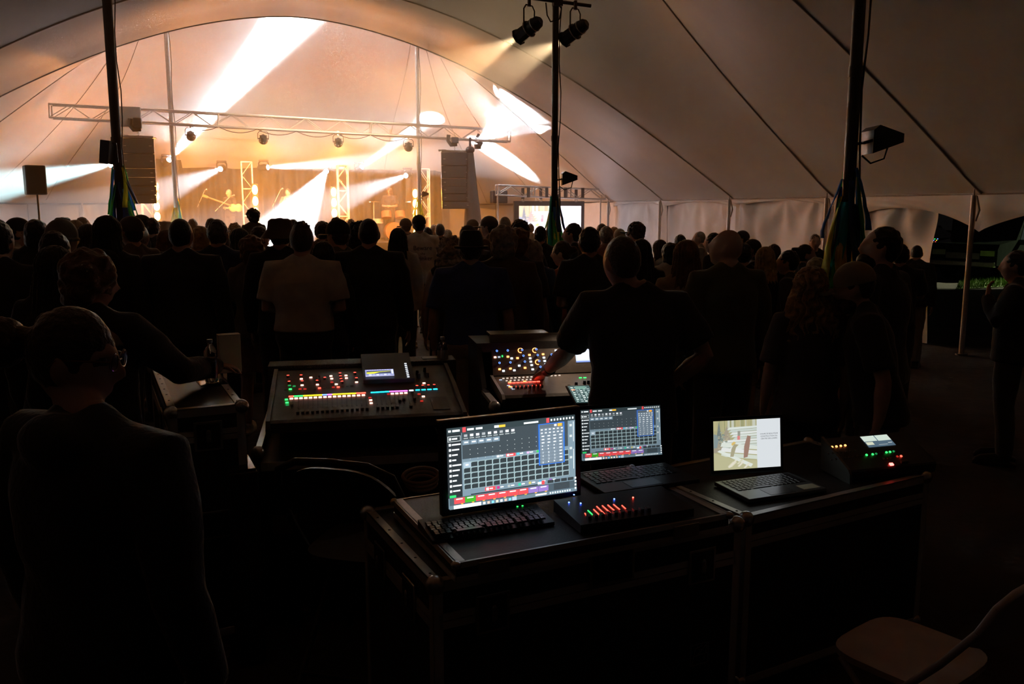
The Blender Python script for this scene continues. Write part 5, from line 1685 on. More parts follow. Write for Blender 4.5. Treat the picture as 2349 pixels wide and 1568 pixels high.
# display pod
u0, v0 = D1.uv(*zx(1140, 425)); u1, v1 = D1.uv(*zx(1770, 410)); vb = D1.uv(*zx(1440, 160))[1]
pod = obj('display_pod', mk(lambda b: prism(b, [(v0 - 0.004, 0.0), (v0, 0.02), (vb, 0.052), (vb + 0.01, 0.0)], 'x', u0, u1)), M_blackp, D1.t)
an = math.atan2(0.032, vb - v0)
def ui_eq():
    R = [(0, 0, 1, 1, (0.25, 0.28, 0.5)), (0, 0.86, 1, 1, (0.3, 0.3, 0.62)), (0.05, 0.38, 0.9, 0.82, (0.06, 0.07, 0.12)), ([(0.05, 0.4), (0.3, 0.4), (0.5, 0.6), (0.6, 0.62), (0.9, 0.7), (0.9, 0.75), (0.05, 0.62)], (0.75, 0.75, 0.05)), (0, 0, 1, 0.12, (0.5, 0.5, 0.75))]
    for k in range(6):
        R.append((0.12 + k * 0.13, 0.12, 0.22 + k * 0.13, 0.34, [(0.62, 0.66, 0.85), (0.4, 0.44, 0.7)][k % 2]))
    R.append((0.92, 0.3, 0.99, 0.95, (0.7, 0.74, 0.9)))
    for k in range(9):
        R.append((0.06 + k * 0.09, 0.9, 0.11 + k * 0.09, 0.95, (0.75, 0.75, 0.9)))
    return R
sw = (u1 - u0)
screen(D1.t, ui_eq(), sw * 0.56, 0.085, 0.32, (u0 + sw * 0.05, v0 + 0.025, 0.0295), (an - PI / 2, 0, 0), 'display', True)
for k in range(8):
    u, v = D1.uv(*zx(1655 + 5 * k, 165 + 18 * k), 0.045)
    inst('pod_button', shared(('btn',), None), LED['white'], D1.t, (u, v, 0.02 + 0.032 * (v - v0) / (vb - v0)), (an, 0, 0), (0.012, 0.004, 0.003))
# open case the first desk sits in
C1p = D1.O + D1.X * -0.10 + D1.Y * -0.17; C1q = D1.O + D1.X * (W1 + 0.12) + D1.Y * -0.17
C1rz = fr(C1p, C1q); C1w = Vector((C1q.x - C1p.x, C1q.y - C1p.y, 0)).length
t = thing('desk_case', 'open black road case holding the first mixing desk', 'road case', (C1p.x, C1p.y, 0), C1rz, 'road cases of the mixing position')
HC = 0.80
DC = L1 + 0.36
obj('base', mk(lambda b: bx(b, 0, C1w, 0, DC, 0.12, HC)), M_ply, t)
obj('back_ledge', mk(lambda b: bx(b, 0, C1w, DC - 0.16, DC, HC, 1.075, 0.004)), pm('speckled_coating', (0.12, 0.11, 0.10), 0.55, scale=220, var=0.9, bump=0.4, bscale=260), t)
obj('recess_plate', mk(lambda b: bx(b, C1w * .82, C1w * .9, DC - 0.11, DC - 0.04, 1.075, 1.079)), M_black, t)
for x in (0.0, C1w - 0.02):
    obj('side_wall', mk(lambda b: bx(b, x, x + 0.02, 0, DC - 0.16, HC, HC + 0.05)), M_ply, t)
    obj('edge_rail', mk(lambda b: bx(b, x - 0.003, x + 0.023, 0, DC - 0.16, HC + 0.05, HC + 0.056)), M_alu, t)
    for z in (0.14, HC - 0.05):
        obj('edge_rail', mk(lambda b: bx(b, x - 0.005, x + 0.012, 0, DC, z, z + 0.035)), M_alu, t)
    obj('ball_corner', mk(lambda b: ellip(b, (x + 0.01, 0.01, HC + 0.045), (0.03, 0.03, 0.03), 14, 10), True), M_steel, t)
obj('front_rail', mk(lambda b: bx(b, 0.02, C1w - 0.02, -0.004, 0.0, HC - 0.04, HC)), M_alu, t)
for y in (0.12, 0.3):
    o = obj('butterfly_latch', mk(lambda b: bx(b, -0.056, 0.056, -0.004, 0.004, -0.062, 0.062, 0.003)), M_steel, t, False, (-0.006, y, HC - 0.03), (0, 0, -PI / 2))
    obj('wing', mk(lambda b: (ellip(b, (0, -0.012, 0.02), (0.03, 0.006, 0.012), 12, 8), bx(b, -0.02, 0.02, -0.014, -0.006, -0.045, 0.04, 0.002))), M_steel, o, True)
for x in (0.06, C1w - 0.06):
    for y in (0.06, DC - 0.06):
        obj('caster', mk(lambda b: (cyl(b, (x - .015, y, .05), (x + .015, y, .05), .05, None, 16), bx(b, x - .03, x + .03, y - .03, y + .03, .1, .12))), M_rubber, t, True)
obj('paper_label', mk(lambda b: bx(b, 0.06, 0.17, -0.0015, 0.0, 0.46, 0.55)), pm('old_label', (0.16, 0.13, 0.12), 0.8), t)

# --- second mixing desk: fader bed and upright control panel
ZF = 0.985
D2 = Panel('mixing_desk', 'second mixing desk under the engineer with blue-ringed knobs and red faders', 'mixer', atz(1166, 906, ZF), atz(1372, 897, ZF), atz(1128, 864, ZF + 0.035))
W2 = 0.66
M_desk2 = pm('desk_brown', (0.12, 0.10, 0.085), 0.42, scale=20, bump=0.04)
L2 = D2.D
dn2 = D2.dn
obj('fader_bed', mk(lambda b: prism(b, [(-0.02, -0.01), (0, 0), (L2, 0), (L2 + dn2.y * .12, dn2.z * .12), (dn2.y * .07, dn2.z * .07)], 'x', -0.02, W2)), M_desk2, D2.t)
obj('side_trim', mk(lambda b: prism(b, [(-0.03, -0.012), (0, 0.006), (L2 + .02, 0.006), (L2 + dn2.y * .05, dn2.z * .05), (dn2.y * .04, dn2.z * .04)], 'x', -0.035, -0.02)), M_alu, D2.t)
zy = lambda x, y: (1100 + x / 7.84, 740 + y / 7.84)
for k in range(15):
    button(D2, *zy(430 + 72 * k, 992 - 4 * k), 'warmw', 0.011, 0.005, 0.004)
for k in range(8):
    button(D2, *zy(545 + 73 * k, 1075 - 4 * k), 'red', 0.018, 0.008, 0.004)
    button(D2, *zy(488 + 72 * k, 1034 - 4 * k), 'warmw', 0.010, 0.005, 0.004)
    u, v = fader(D2, *zy(612 + 73 * k, 1145 - 4 * k), None, 0.1, 0.012)
    inst('signal_led', shared(('btn',), None), LED['red'], D2.t, (u, v + 0.03, 0), (0, 0, 0), (0.004, 0.004, 0.004))
for x, y, c in ((550, 1140, 'orange'), (520, 1120, 'pale'), (585, 1162, 'pale'), (608, 1182, 'pale'), (545, 1060, 'orange'), (815, 1045, 'orange'), (380, 1018, 'pale'), (1815, 980, 'green'), (1895, 978, 'green')):
    button(D2, *zy(x, y), c, 0.015, 0.006, 0.004)
for k, (x, y) in enumerate(((1740, 1065), (1890, 1040), (1960, 1035), (1610, 1110))):
    knob(D2, *zy(x, y), None, 0.009, 0.018)
# upright panel, hinged at the back of the bed
ub = D2.O + D2.Y * L2
back = Panel.__new__(Panel)
FLb = D2.O + D2.Y * (L2 + 0.004) + D2.N * 0.004
back.O = FLb; back.X = D2.X
up_dir = (D2.Y * 0.45 + Vector((0, 0, 1)) * 0.9); up_dir = (up_dir - back.X * up_dir.dot(back.X)).normalized()
back.Y = up_dir; back.N = back.X.cross(back.Y); back.W = W2; back.D = 0.24
ctl = bpy.data.objects.new('control_panel', mk(lambda b: bx(b, -0.02, W2, 0, 0.235, -0.03, 0, 0.002)))
COL.objects.link(ctl); ctl.data.materials.append(M_desk2)
M = Matrix((back.X, back.Y, back.N)).transposed().to_4x4(); M.translation = FLb
ctl.parent = D2.t
ctl.matrix_parent_inverse = Matrix.Identity(4)
MW = D2.t.matrix_basis.inverted() @ M
ctl.location, ctl.rotation_euler = MW.translation, MW.to_euler()
back.t = ctl
def cyl_knob(P, px, py, ring, r=0.009):
    knob(P, px, py, ring, r, 0.022)
for x, y in ((312, 505), (508, 497), (768, 487), (1022, 475), (790, 592), (1047, 580), (1297, 570), (360, 720), (555, 712), (816, 698), (1073, 686), (1322, 672), (1098, 792)):
    knob(back, *zy(x, y), 'blue', 0.0075, 0.02)
for x, y in ((735, 497), (995, 495), (1045, 708)):
    u, v = back.uv(*zy(x, y))
    inst('light_ring', shared(('arc',), lambda: mk(lambda b: tube(b, [(math.cos(a), math.sin(a), 0) for a in [0.2 + 4.6 * i / 14 for i in range(15)]], 0.16, 6), True)), LED['orange'], ctl, (u, v, 0.002), (0, 0, 0.3), (0.013, 0.013, 0.01))
for x, y, c in ((282, 617, 'hot'), (512, 607, 'orange'), (900, 575, 'orange'), (1145, 563, 'orange'), (363, 832, 'orange'), (558, 821, 'orange'), (820, 807, 'orange'), (1425, 718, 'orange'), (685, 632, 'orange'), (353, 613, 'pale'), (580, 637, 'white'), (912, 636, 'white'), (1160, 624, 'white'), (925, 696, 'white'), (1174, 684, 'white'), (716, 768, 'white'), (940, 758, 'white'), (1190, 745, 'white'), (433, 862, 'white'), (628, 852, 'white'), (958, 834, 'white'), (1207, 822, 'white'), (1375, 495, 'white'), (1403, 612, 'white'), (412, 597, 'green'), (2010, 605, 'green')):
    button(back, *zy(x, y), c, 0.013 if c != 'green' else 0.006, 0.009, 0.004)
u0, v0 = back.uv(*zy(1800, 712)); 
screen(ctl, [(0, 0, 1, 1, (0.7, 0.78, 0.95)), (0, 0, 1, 0.1, (0.2, 0.3, 0.7)), (0.1, 0.2, 0.9, 0.9, (0.82, 0.88, 1.0))], 0.09, 0.075, 0.3, (u0 - 0.02, v0, 0.003), (-PI / 2, 0, 0), 'display')
# its case, with the flat top shelf behind
cp = D2.O + D2.X * -0.10 + D2.Y * -0.10; cq = D2.O + D2.X * (W2 + 0.06) + D2.Y * -0.10
rz2 = fr(cp, cq); cw2 = Vector((cq.x - cp.x, cq.y - cp.y, 0)).length
t = thing('desk_case', 'black road case under the second mixing desk with a flat rear shelf', 'road case', (cp.x, cp.y, 0), rz2, 'road cases of the mixing position')
H2 = 0.88
obj('base', mk(lambda b: bx(b, 0, cw2, 0, 0.78, 0.12, H2)), M_ply, t)
ZS = 1.195
obj('rear_shelf', mk(lambda b: (bx(b, 0, cw2, 0.48, 0.78, ZS - 0.05, ZS), bx(b, 0, cw2, 0.74, 0.78, H2, ZS - 0.05))), M_ply, t)
for x in (0, cw2 - 0.025):
    obj('side_wall', mk(lambda b: prism(b, [(0.0, H2), (0.78, H2), (0.78, ZS), (0.5, ZS), (0.3, H2 + 0.1), (0, H2 + 0.08)], 'x', x, x + 0.025)), M_ply, t)
    obj('edge_rail', mk(lambda b: bx(b, x - .004, x + .028, 0, 0.3, H2 + .075, H2 + .095)), M_alu, t)
    obj('ball_corner', mk(lambda b: ellip(b, (x + 0.012, 0.01, H2 + 0.07), (0.03, 0.03, 0.03), 14, 10), True), M_steel, t)
for z in (0.13, H2 - 0.04):
    obj('edge_rail', mk(lambda b: bx(b, 0, cw2, -0.004, 0, z, z + 0.03)), M_alu, t)
for x in (0.06, cw2 - 0.06):
    for y in (0.06, 0.7):
        obj('caster', mk(lambda b: (cyl(b, (x - .015, y, .05), (x + .015, y, .05), .05, None, 16), bx(b, x - .03, x + .03, y - .03, y + .03, .1, .12))), M_rubber, t, True)
# closed laptop and mouse on the shelf
p = atz(1190, 771, ZS)
t = thing('closed_laptop', 'closed dark laptop lying on the shelf above the second desk', 'laptop', (p.x, p.y, ZS), rz2)
obj('base', mk(lambda b: bx(b, -0.17, 0.17, -0.11, 0.11, 0.0, 0.012, 0.003)), M_blackp, t)
obj('lid', mk(lambda b: bx(b, -0.17, 0.17, -0.11, 0.11, 0.013, 0.021, 0.003)), pm('laptop_lid', (0.09, 0.09, 0.1), 0.25, 0.5), t)
p = atz(1293, 772, ZS)
t = thing('computer_mouse', 'black computer mouse on the shelf beside the engineer', 'mouse', (p.x, p.y, ZS), rz2 + 0.3)
obj('shell', mk(lambda b: ellip(b, (0, 0, 0.004), (0.034, 0.058, 0.034), 18, 12, None, lambda q: Vector((q.x, q.y, max(0, q.z)))), True), M_blackp, t)
obj('wheel', mk(lambda b: cyl(b, (-0.004, 0.035, 0.028), (0.004, 0.035, 0.028), 0.009, None, 12)), M_rubber, t)
# gooseneck lamp lighting the second desk
p = D2.O + D2.X * 0.52 + D2.Y * (L2 + 0.1) + Vector((0, 0, 0.22))
hd = D2.O + D2.X * 0.46 + D2.Y * (L2 + 0.0) + Vector((0, 0, 0.36))
t = thing('gooseneck_lamp', 'small gooseneck lamp glowing over the second desk', 'lamp', p)
lp = hd - p
obj('neck', mk(lambda b: tube(b, [(0, 0, 0), (0, 0, 0.1), lp * 0.5 + Vector((0, 0, 0.1)), lp + Vector((0, 0, 0.015))], 0.005, 8), True), M_black, t)
obj('shade', mk(lambda b: tube(b, [lp + Vector((0.0, 0, 0.022)), lp + Vector((0, 0, 0.012)), lp + Vector((0, 0, 0))], [0.008, 0.016, 0.018], 12), True), M_black, t)
obj('bulb', mk(lambda b: ellip(b, lp + Vector((0, 0, 0.0)), (0.011, 0.011, 0.006), 10, 8), True), em('desk_bulb', (1, 0.75, 0.5), 8), t)
spot(t, hd + Vector((0, 0, -0.012)), D2.O + D2.X * 0.36 + D2.Y * 0.12, POWER['desk'], 120, (1.0, 0.72, 0.5), 0.6, 0.01, 'gooseneck_light')
# small tablet remote under the engineer's arm
TP = Panel('tablet', 'tilted tablet with a channel list below the second desk', 'tablet', at(1322, 925, 4.1), at(1372, 923, 4.14), at(1309, 884, 4.22))
obj('shell', mk(lambda b: bx(b, -0.006, 0.125, -0.006, TP.D + 0.004, -0.01, -0.001, 0.002)), M_blackp, TP.t)
R = [(0, 0, 1, 1, (0.05, 0.10, 0.10))]
for r in range(9):
    for c in range(5):
        R.append((0.08 + c * 0.18, 0.06 + r * 0.1, 0.08 + c * 0.18 + (0.12 if (r + c) % 3 else 0.05), 0.11 + r * 0.1, [(0.6, 0.75, 0.7), (0.35, 0.45, 0.45), (0.8, 0.9, 0.85)][(r * 3 + c) % 3]))
R.append((0.06, 0.72, 0.24, 0.78, (0.8, 0.3, 0.15))); R.append((0.3, 0.78, 0.8, 0.95, (0.15, 0.3, 0.25)))
screen(TP.t, R, 0.115, TP.D * 0.95, 0.3, (0.002, 0.004, 0.0005), (-PI / 2, 0, 0), 'display')

# ------------------------------------------------------------------ shallow tray case on the near road case
ZT = ZA + 0.062
PT, QT = atz(1046, 1290, ZT), atz(1672, 1176, ZT)
RTz = fr(PT, QT); WT = (QT - PT).length
BT = atz(946, 1112, ZT)
DT = 0.60
tray = thing('tray_case', 'shallow black case with metal edges lying on the near road case', 'road case', (PT.x, PT.y, ZA), RTz)
hT = ZT - ZA
obj('body', mk(lambda b: bx(b, 0, WT, 0, DT, 0.001, hT - 0.002)), M_ply, tray)
for y in (0, DT):
    obj('edge_rail', mk(lambda b: (bx(b, 0, WT, y - .004, y + .004, 0.002, 0.018), bx(b, 0, WT, y - .004, y + .004, hT - .018, hT))), M_alu, tray)
for x in (0, WT):
    obj('edge_rail', mk(lambda b: (bx(b, x - .004, x + .004, 0, DT, 0.002, 0.018), bx(b, x - .004, x + .004, 0, DT, hT - .018, hT), bx(b, x - (0 if x == 0 else .03), x + (.03 if x == 0 else 0), 0, DT, hT - .003, hT))), M_alu, tray)
    for y in (0, DT):
        obj('ball_corner', mk(lambda b: ellip(b, (x, y, hT - 0.008), (0.016, 0.016, 0.013), 12, 8), True), M_steel, tray)
for x in (WT * .12, WT * .82):
    obj('clasp', mk(lambda b: bx(b, x - .05, x + .05, -.009, -.003, .008, hT - .01, .002)), M_steel, tray)

# ------------------------------------------------------------------ screens of the lighting software
def ui_light():
    bg = (0.10, 0.14, 0.17); bar = (0.16, 0.23, 0.28); cell = (0.030, 0.038, 0.043); wht = (0.8, 0.86, 0.88); line = (0.26, 0.36, 0.38)
    red = (0.75, 0.07, 0.08); R = [(0, 0, 1, 1, bar), (0, 0.93, 1, 1, (0.03, 0.045, 0.05)), (0, 0.13, 0.105, 0.93, (0.022, 0.028, 0.032)), (0.11, 0.6, 0.94, 0.93, (0.045, 0.06, 0.07))]
    for k in range(11):
        y = 0.86 - k * 0.064
        R.append((0.012, y - 0.018, 0.028, y + 0.012, wht)); R.append((0.034, y - 0.012, 0.034 + 0.03 + 0.012 * ((k * 7) % 4), y + 0.006, wht))
    R.append((0.004, 0.83, 0.1, 0.9, (0.45, 0.5, 0.5))); R.append((0.008, 0.837, 0.096, 0.893, (0.03, 0.04, 0.045)))
    R.append((0.014, 0.85, 0.03, 0.88, wht)); R.append((0.036, 0.855, 0.075, 0.875, wht))
    for k, x in enumerate((0.01, 0.04, 0.075, 0.15, 0.215)):
        R.append((x, 0.95, x + (0.02 if k in (0, 2) else 0.05), 0.975, wht))
    R.append((0.115, 0.935, 0.14, 0.995, red)); R.append((0.355, 0.945, 0.39, 0.975, wht)); R.append((0.39, 0.945, 0.44, 0.975, (0.9, 0.5, 0.05)))
    R.append((0.585, 0.95, 0.7, 0.972, wht)); R.append((0.765, 0.935, 0.788, 0.995, red))
    for k in range(8):
        R.append((0.80 + k * 0.025, 0.952, 0.812 + k * 0.025, 0.978, wht))
    for k in range(9):
        R.append((0.125 + k * 0.045, 0.875, 0.15 + k * 0.045, 0.905, [(0.35, 0.38, 0.4), wht, (0.7, 0.7, 0.75)][k % 3])); R.append((0.122 + k * 0.045, 0.85, 0.155 + k * 0.045, 0.86, (0.4, 0.45, 0.45)))
    for k in range(5):
        R.append((0.113 + k * 0.057, 0.775, 0.166 + k * 0.057, 0.835, (0.17, 0.24, 0.30))); R.append((0.125 + k * 0.057, 0.797, 0.155 + k * 0.057, 0.815, wht))
    for r in range(4):
        for c in range(11):
            if r or c > 4:
                R.append((0.165 + c * 0.057, 0.765 - r * 0.058, 0.170 + c * 0.057, 0.772 - r * 0.058, (0.5, 0.56, 0.56)))
    for r in range(5):                                     # cue grid
        for c in range(15):
            x, y = 0.113 + c * 0.0553, 0.495 - r * 0.068
            R.append((x, y - 0.002, x + 0.0553, y + 0.068, line)); R.append(([(x + .004, y + .003), (x + .051, y + .003), (x + .051, y + .058), (x + .012, y + .058), (x + .004, y + .048)], cell))
    R.append((0.113, 0.495, 0.168, 0.562, (0.32, 0.42, 0.5))); R.append((0.128, 0.52, 0.15, 0.54, wht))
    for k, c in enumerate(((0.75, 0.78, 0.8), red, (0.1, 0.5, 0.7), (0.6, 0.4, 0.7), (0.05, 0.5, 0.1))):
        x = 0.365 + k * 0.078
        if k == 1:
            R.append((x - 0.006, 0.566, x + 0.068, 0.605, red)); c = wht
        R.append((x, 0.573, x + 0.02, 0.6, c)); R.append((x + 0.024, 0.58, x + 0.05, 0.594, wht))
    for k, c in enumerate((red, (0.5, 0.03, 0.2), (0.35, 0.4, 0.4), (0.03, 0.5, 0.3), (0.5, 0.45, 0.15), (0.05, 0.3, 0.45), (0.25, 0.1, 0.4))):
        x = 0.275 + k * 0.083
        if k == 0:
            R.append((x - 0.005, 0.168, x + 0.075, 0.215, red)); c = wht
        R.append((x + 0.004, 0.175, x + 0.024, 0.208, c)); R.append((x + 0.03, 0.185, x + 0.055, 0.2, wht))
    # number pad window
    R += [(0.695, 0.40, 0.905, 0.93, (0.02, 0.16, 0.75)), (0.703, 0.408, 0.897, 0.922, (0.10, 0.13, 0.16)), (0.85, 0.88, 0.885, 0.918, (0.95, 0.42, 0.05)), (0.822, 0.885, 0.842, 0.913, wht)]
    for r in range(11):
        for c in range(4 if r > 1 else 6):
            wd = 0.046 if r > 1 else 0.031
            x, y = 0.705 + c * (wd + 0.0015), 0.835 - r * 0.0415
            R.append((x, y, x + wd, y + 0.038, (0.17, 0.22, 0.27)))
            if r in (7, 8, 9) and c < 3 or r == 10 and c == 0:
                continue
            R.append((x + wd * .3, y + 0.012, x + wd * (.5 if r > 4 and c < 3 else .75), y + 0.026, wht))
    for y in (0.86, 0.72, 0.56, 0.44):
        R.append((0.945, y, 0.965, y + 0.03, (0.5, 0.55, 0.55)))
    R.append((0.975, 0.66, 0.979, 0.92, wht)); R.append((0.975, 0.3, 0.979, 0.56, wht))
    # playback strip and task bar
    R.append((0.0, 0.0, 1, 0.145, (0.06, 0.09, 0.11)))
    for k in range(9):
        c = (0.05, 0.35, 0.02) if k == 1 else (red if k < 7 else (0.25, 0.16, 0.45))
        R.append((0.035 + k * 0.0815, 0.062, 0.114 + k * 0.0815, 0.135, c)); R.append((0.05 + k * 0.0815, 0.112, 0.098 + k * 0.0815, 0.126, wht))
        R.append((0.085 + k * 0.0815, 0.05, 0.102 + k * 0.0815, 0.062, (0.85, 0.4, 0.05)))
    R.append((0.003, 0.145, 0.05, 0.175, (0.03, 0.6, 0.15))); R.append((0.16, 0.15, 0.68, 0.162, (0.01, 0.012, 0.015)))
    R.append((0.68, 0.16, 0.71, 0.19, wht)); R.append((0.712, 0.15, 0.735, 0.2, red))
    for k in range(4):
        R.append((0.76 + k * 0.055, 0.155, 0.808 + k * 0.055, 0.195, cell))
    for r in range(5):
        R.append((0.81, 0.06 + r * 0.017, 0.94, 0.072 + r * 0.017, cell))
    R.append((0.0, 0.0, 1, 0.048, (0.12, 0.18, 0.22))); R.append((0.03, 0.002, 0.235, 0.046, (0.93, 0.96, 0.97)))
    for k in range(8):
        R.append((0.25 + k * 0.033, 0.008, 0.268 + k * 0.033, 0.038, [wht, (0.85, 0.5, 0.4), (0.2, 0.6, 0.9), (0.9, 0.8, 0.5)][k % 4]))
    R.append((0.475, 0.0, 0.51, 0.048, (0.4, 0.5, 0.6))); R.append((0.66, 0.015, 0.75, 0.035, wht))
    for k in range(9):
        R.append((0.775 + k * 0.02, 0.012, 0.787 + k * 0.02, 0.036, (0.6, 0.68, 0.7)))
    for k in range(4):
        R.append((0.982, 0.03 + k * 0.045, 0.995, 0.055 + k * 0.045, wht))
    return R

def digits(parent, w, h, gain, y=-0.011, loc=(0, 0, 0), rot=0.0):
    m = em('digit_white_%d' % int(gain * 100), (0.8, 0.86, 0.88), gain)
    for r, row in enumerate(('789', '456', '123', '0')):
        for c, ch in enumerate(row):
            X, Z = (0.705 + c * 0.0475 + 0.02) * w, (0.835 - (7 + r) * 0.0415 + 0.006) * h
            lettering(parent, ch, 0.034 * h, (loc[0] + X, loc[1] + y * math.cos(rot) - Z * math.sin(rot), loc[2] + Z * math.cos(rot)), (PI / 2 + rot, 0, 0), m, 'keypad_digit')

# upright monitor
MBL, MBR, MTL = atz(1030, 1168, ZT + 0.055), atz(1321, 1124, ZT + 0.055), None
mrz = fr(MBL, MBR); mw = (MBR - MBL).length
mt = at(1008, 985, (MBL - ORG).dot(FW)); mhh = mt.z - MBL.z
mon = thing('monitor', 'upright touch monitor showing the lighting software, largest of the lit screens', 'monitor', (MBL.x, MBL.y, ZT), mrz)
tl = -0.045
obj('bezel', mk(lambda b: (bx(b, -0.022, mw + 0.022, 0.003, 0.03, -0.022, mhh + 0.022, 0.003))), M_blackp, mon, False, (0, 0, 0.055), (tl, 0, 0))
obj('back_frame', mk(lambda b: bx(b, -0.024, mw + 0.024, 0.012, 0.034, mhh + 0.02, mhh + 0.026)), M_alu, mon, False, (0, 0, 0.055), (tl, 0, 0))
screen(mon, ui_light(), mw, mhh, 0.4, (0, 0.0015, 0.055), (tl, 0, 0))
digits(mon, mw, mhh, 0.4, -0.0095, (0, 0.0015, 0.055), tl)
obj('stand', mk(lambda b: (bx(b, mw * .35, mw * .65, 0.02, 0.16, 0.0, 0.012, 0.003), bx(b, mw * .45, mw * .55, 0.03, 0.05, 0.01, 0.2))), M_blackp, mon)

def keyboard_keys(parent, x0, y0, cols, rows, pitch, z, mat, gapcol=()):
    me = shared(('key',), lambda: mk(lambda b: prism(b, [(-.46, 0), (.46, 0), (.36, 1), (-.36, 1)], 'y', -.44, .44)))
    for r in range(rows):
        for c in range(cols):
            if r == 0 and 3 <= c <= 8:
                if c == 5:
                    inst('key', me, mat, parent, (x0 + 5.5 * pitch, y0, z), (0, 0, 0), (pitch * 6, pitch, 0.006))
                continue
            gx = sum(0.35 for g_ in gapcol if c >= g_)
            inst('key', me, mat, parent, (x0 + (c + gx + 0.15 * (r % 2)) * pitch, y0 + r * pitch, z), (0, 0, 0), (pitch, pitch, 0.006))

M_key = pm('key_plastic', (0.025, 0.025, 0.027), 0.35)
KP, KQ = atz(992, 1240, ZT + 0.012), atz(1272, 1196, ZT + 0.012)
kb = thing('keyboard', 'black computer keyboard lying before the touch monitor', 'keyboard', (KP.x, KP.y, ZT), fr(KP, KQ))
kw = (KQ - KP).length
obj('tray', mk(lambda b: prism(b, [(0, 0), (0.15, 0), (0.15, 0.028), (0, 0.012)], 'x', 0, kw)), M_blackp, kb)
pk = (kw - 0.02) / 20.6
keyboard_keys(kb, 0.02, 0.016, 19, 6, pk, 0.022, M_key, (14, 16))
for k in range(2):
    inst('status_led', shared(('btn',), None), LED['green'], kb, (kw * (0.83 + 0.045 * k), 0.138, 0.027), (0, 0, 0), (0.005, 0.004, 0.002))

# fader controller with lit faders
WP = Panel('fader_controller', 'small black controller with red and green lit faders', 'controller', atz(1332, 1204, ZT + 0.03), atz(1592, 1166, ZT + 0.03), atz(1272, 1146, ZT + 0.045))
obj('body', mk(lambda b: prism(b, [(0, 0), (WP.D, 0), (WP.D + WP.dn.y * .04, WP.dn.z * .04), (WP.dn.y * .027, WP.dn.z * .027)], 'x', 0, WP.W)), M_blackp, WP.t)
cx5 = lambda x, y: (960 + x / 3.454, 900 + y / 3.454)
for x0, y0, x1, y1, c in ((1318, 952, 1336, 975, 'red'), (1342, 930, 1388, 972, 'green'), (1388, 922, 1430, 963, 'red'), (1412, 898, 1474, 958, 'red'), (1456, 892, 1521, 951, 'red'), (1500, 887, 1568, 945, 'red'), (1545, 882, 1612, 938, 'red'), (1612, 890, 1658, 933, 'red')):
    a, b_ = Vector(WP.uv(*cx5(x0, y0), .002)), Vector(WP.uv(*cx5(x1, y1), .002))
    inst('fader_light', shared(('slot',), None), LED[c], WP.t, (b_.x, b_.y, 0), (0, 0, math.atan2(a.x - b_.x, -(a.y - b_.y)) + PI), (0.0032, (a - b_).length, 0.002))
for k in range(10):
    u, v = WP.uv(*cx5(1340 + 52 * k, 985 - 7 * k))
    inst('fader_cap', shared(('fad',), None), M_capm, WP.t, (u, v - .008, 0.0), (0, 0, 0), (0.012, 0.02, 0.010))
for x, y, c in ((1232, 813, 'blue'), (1192, 873, 'blue'), (1285, 880, 'blue'), (1551, 846, 'blue'), (1700, 834, 'red')):
    u, v = WP.uv(*cx5(x, y))
    inst('status_led', shared(('dot',), lambda: mk(lambda b: ellip(b, (0, 0, 0), (1, 1, .6), 10, 8), True)), em('led_bright_' + c, (0.05, 0.12, 1) if c == 'blue' else (1, .05, .03), 5), WP.t, (u, v, 0.002), (0, 0, 0), (0.0028, 0.0028, 0.0028))

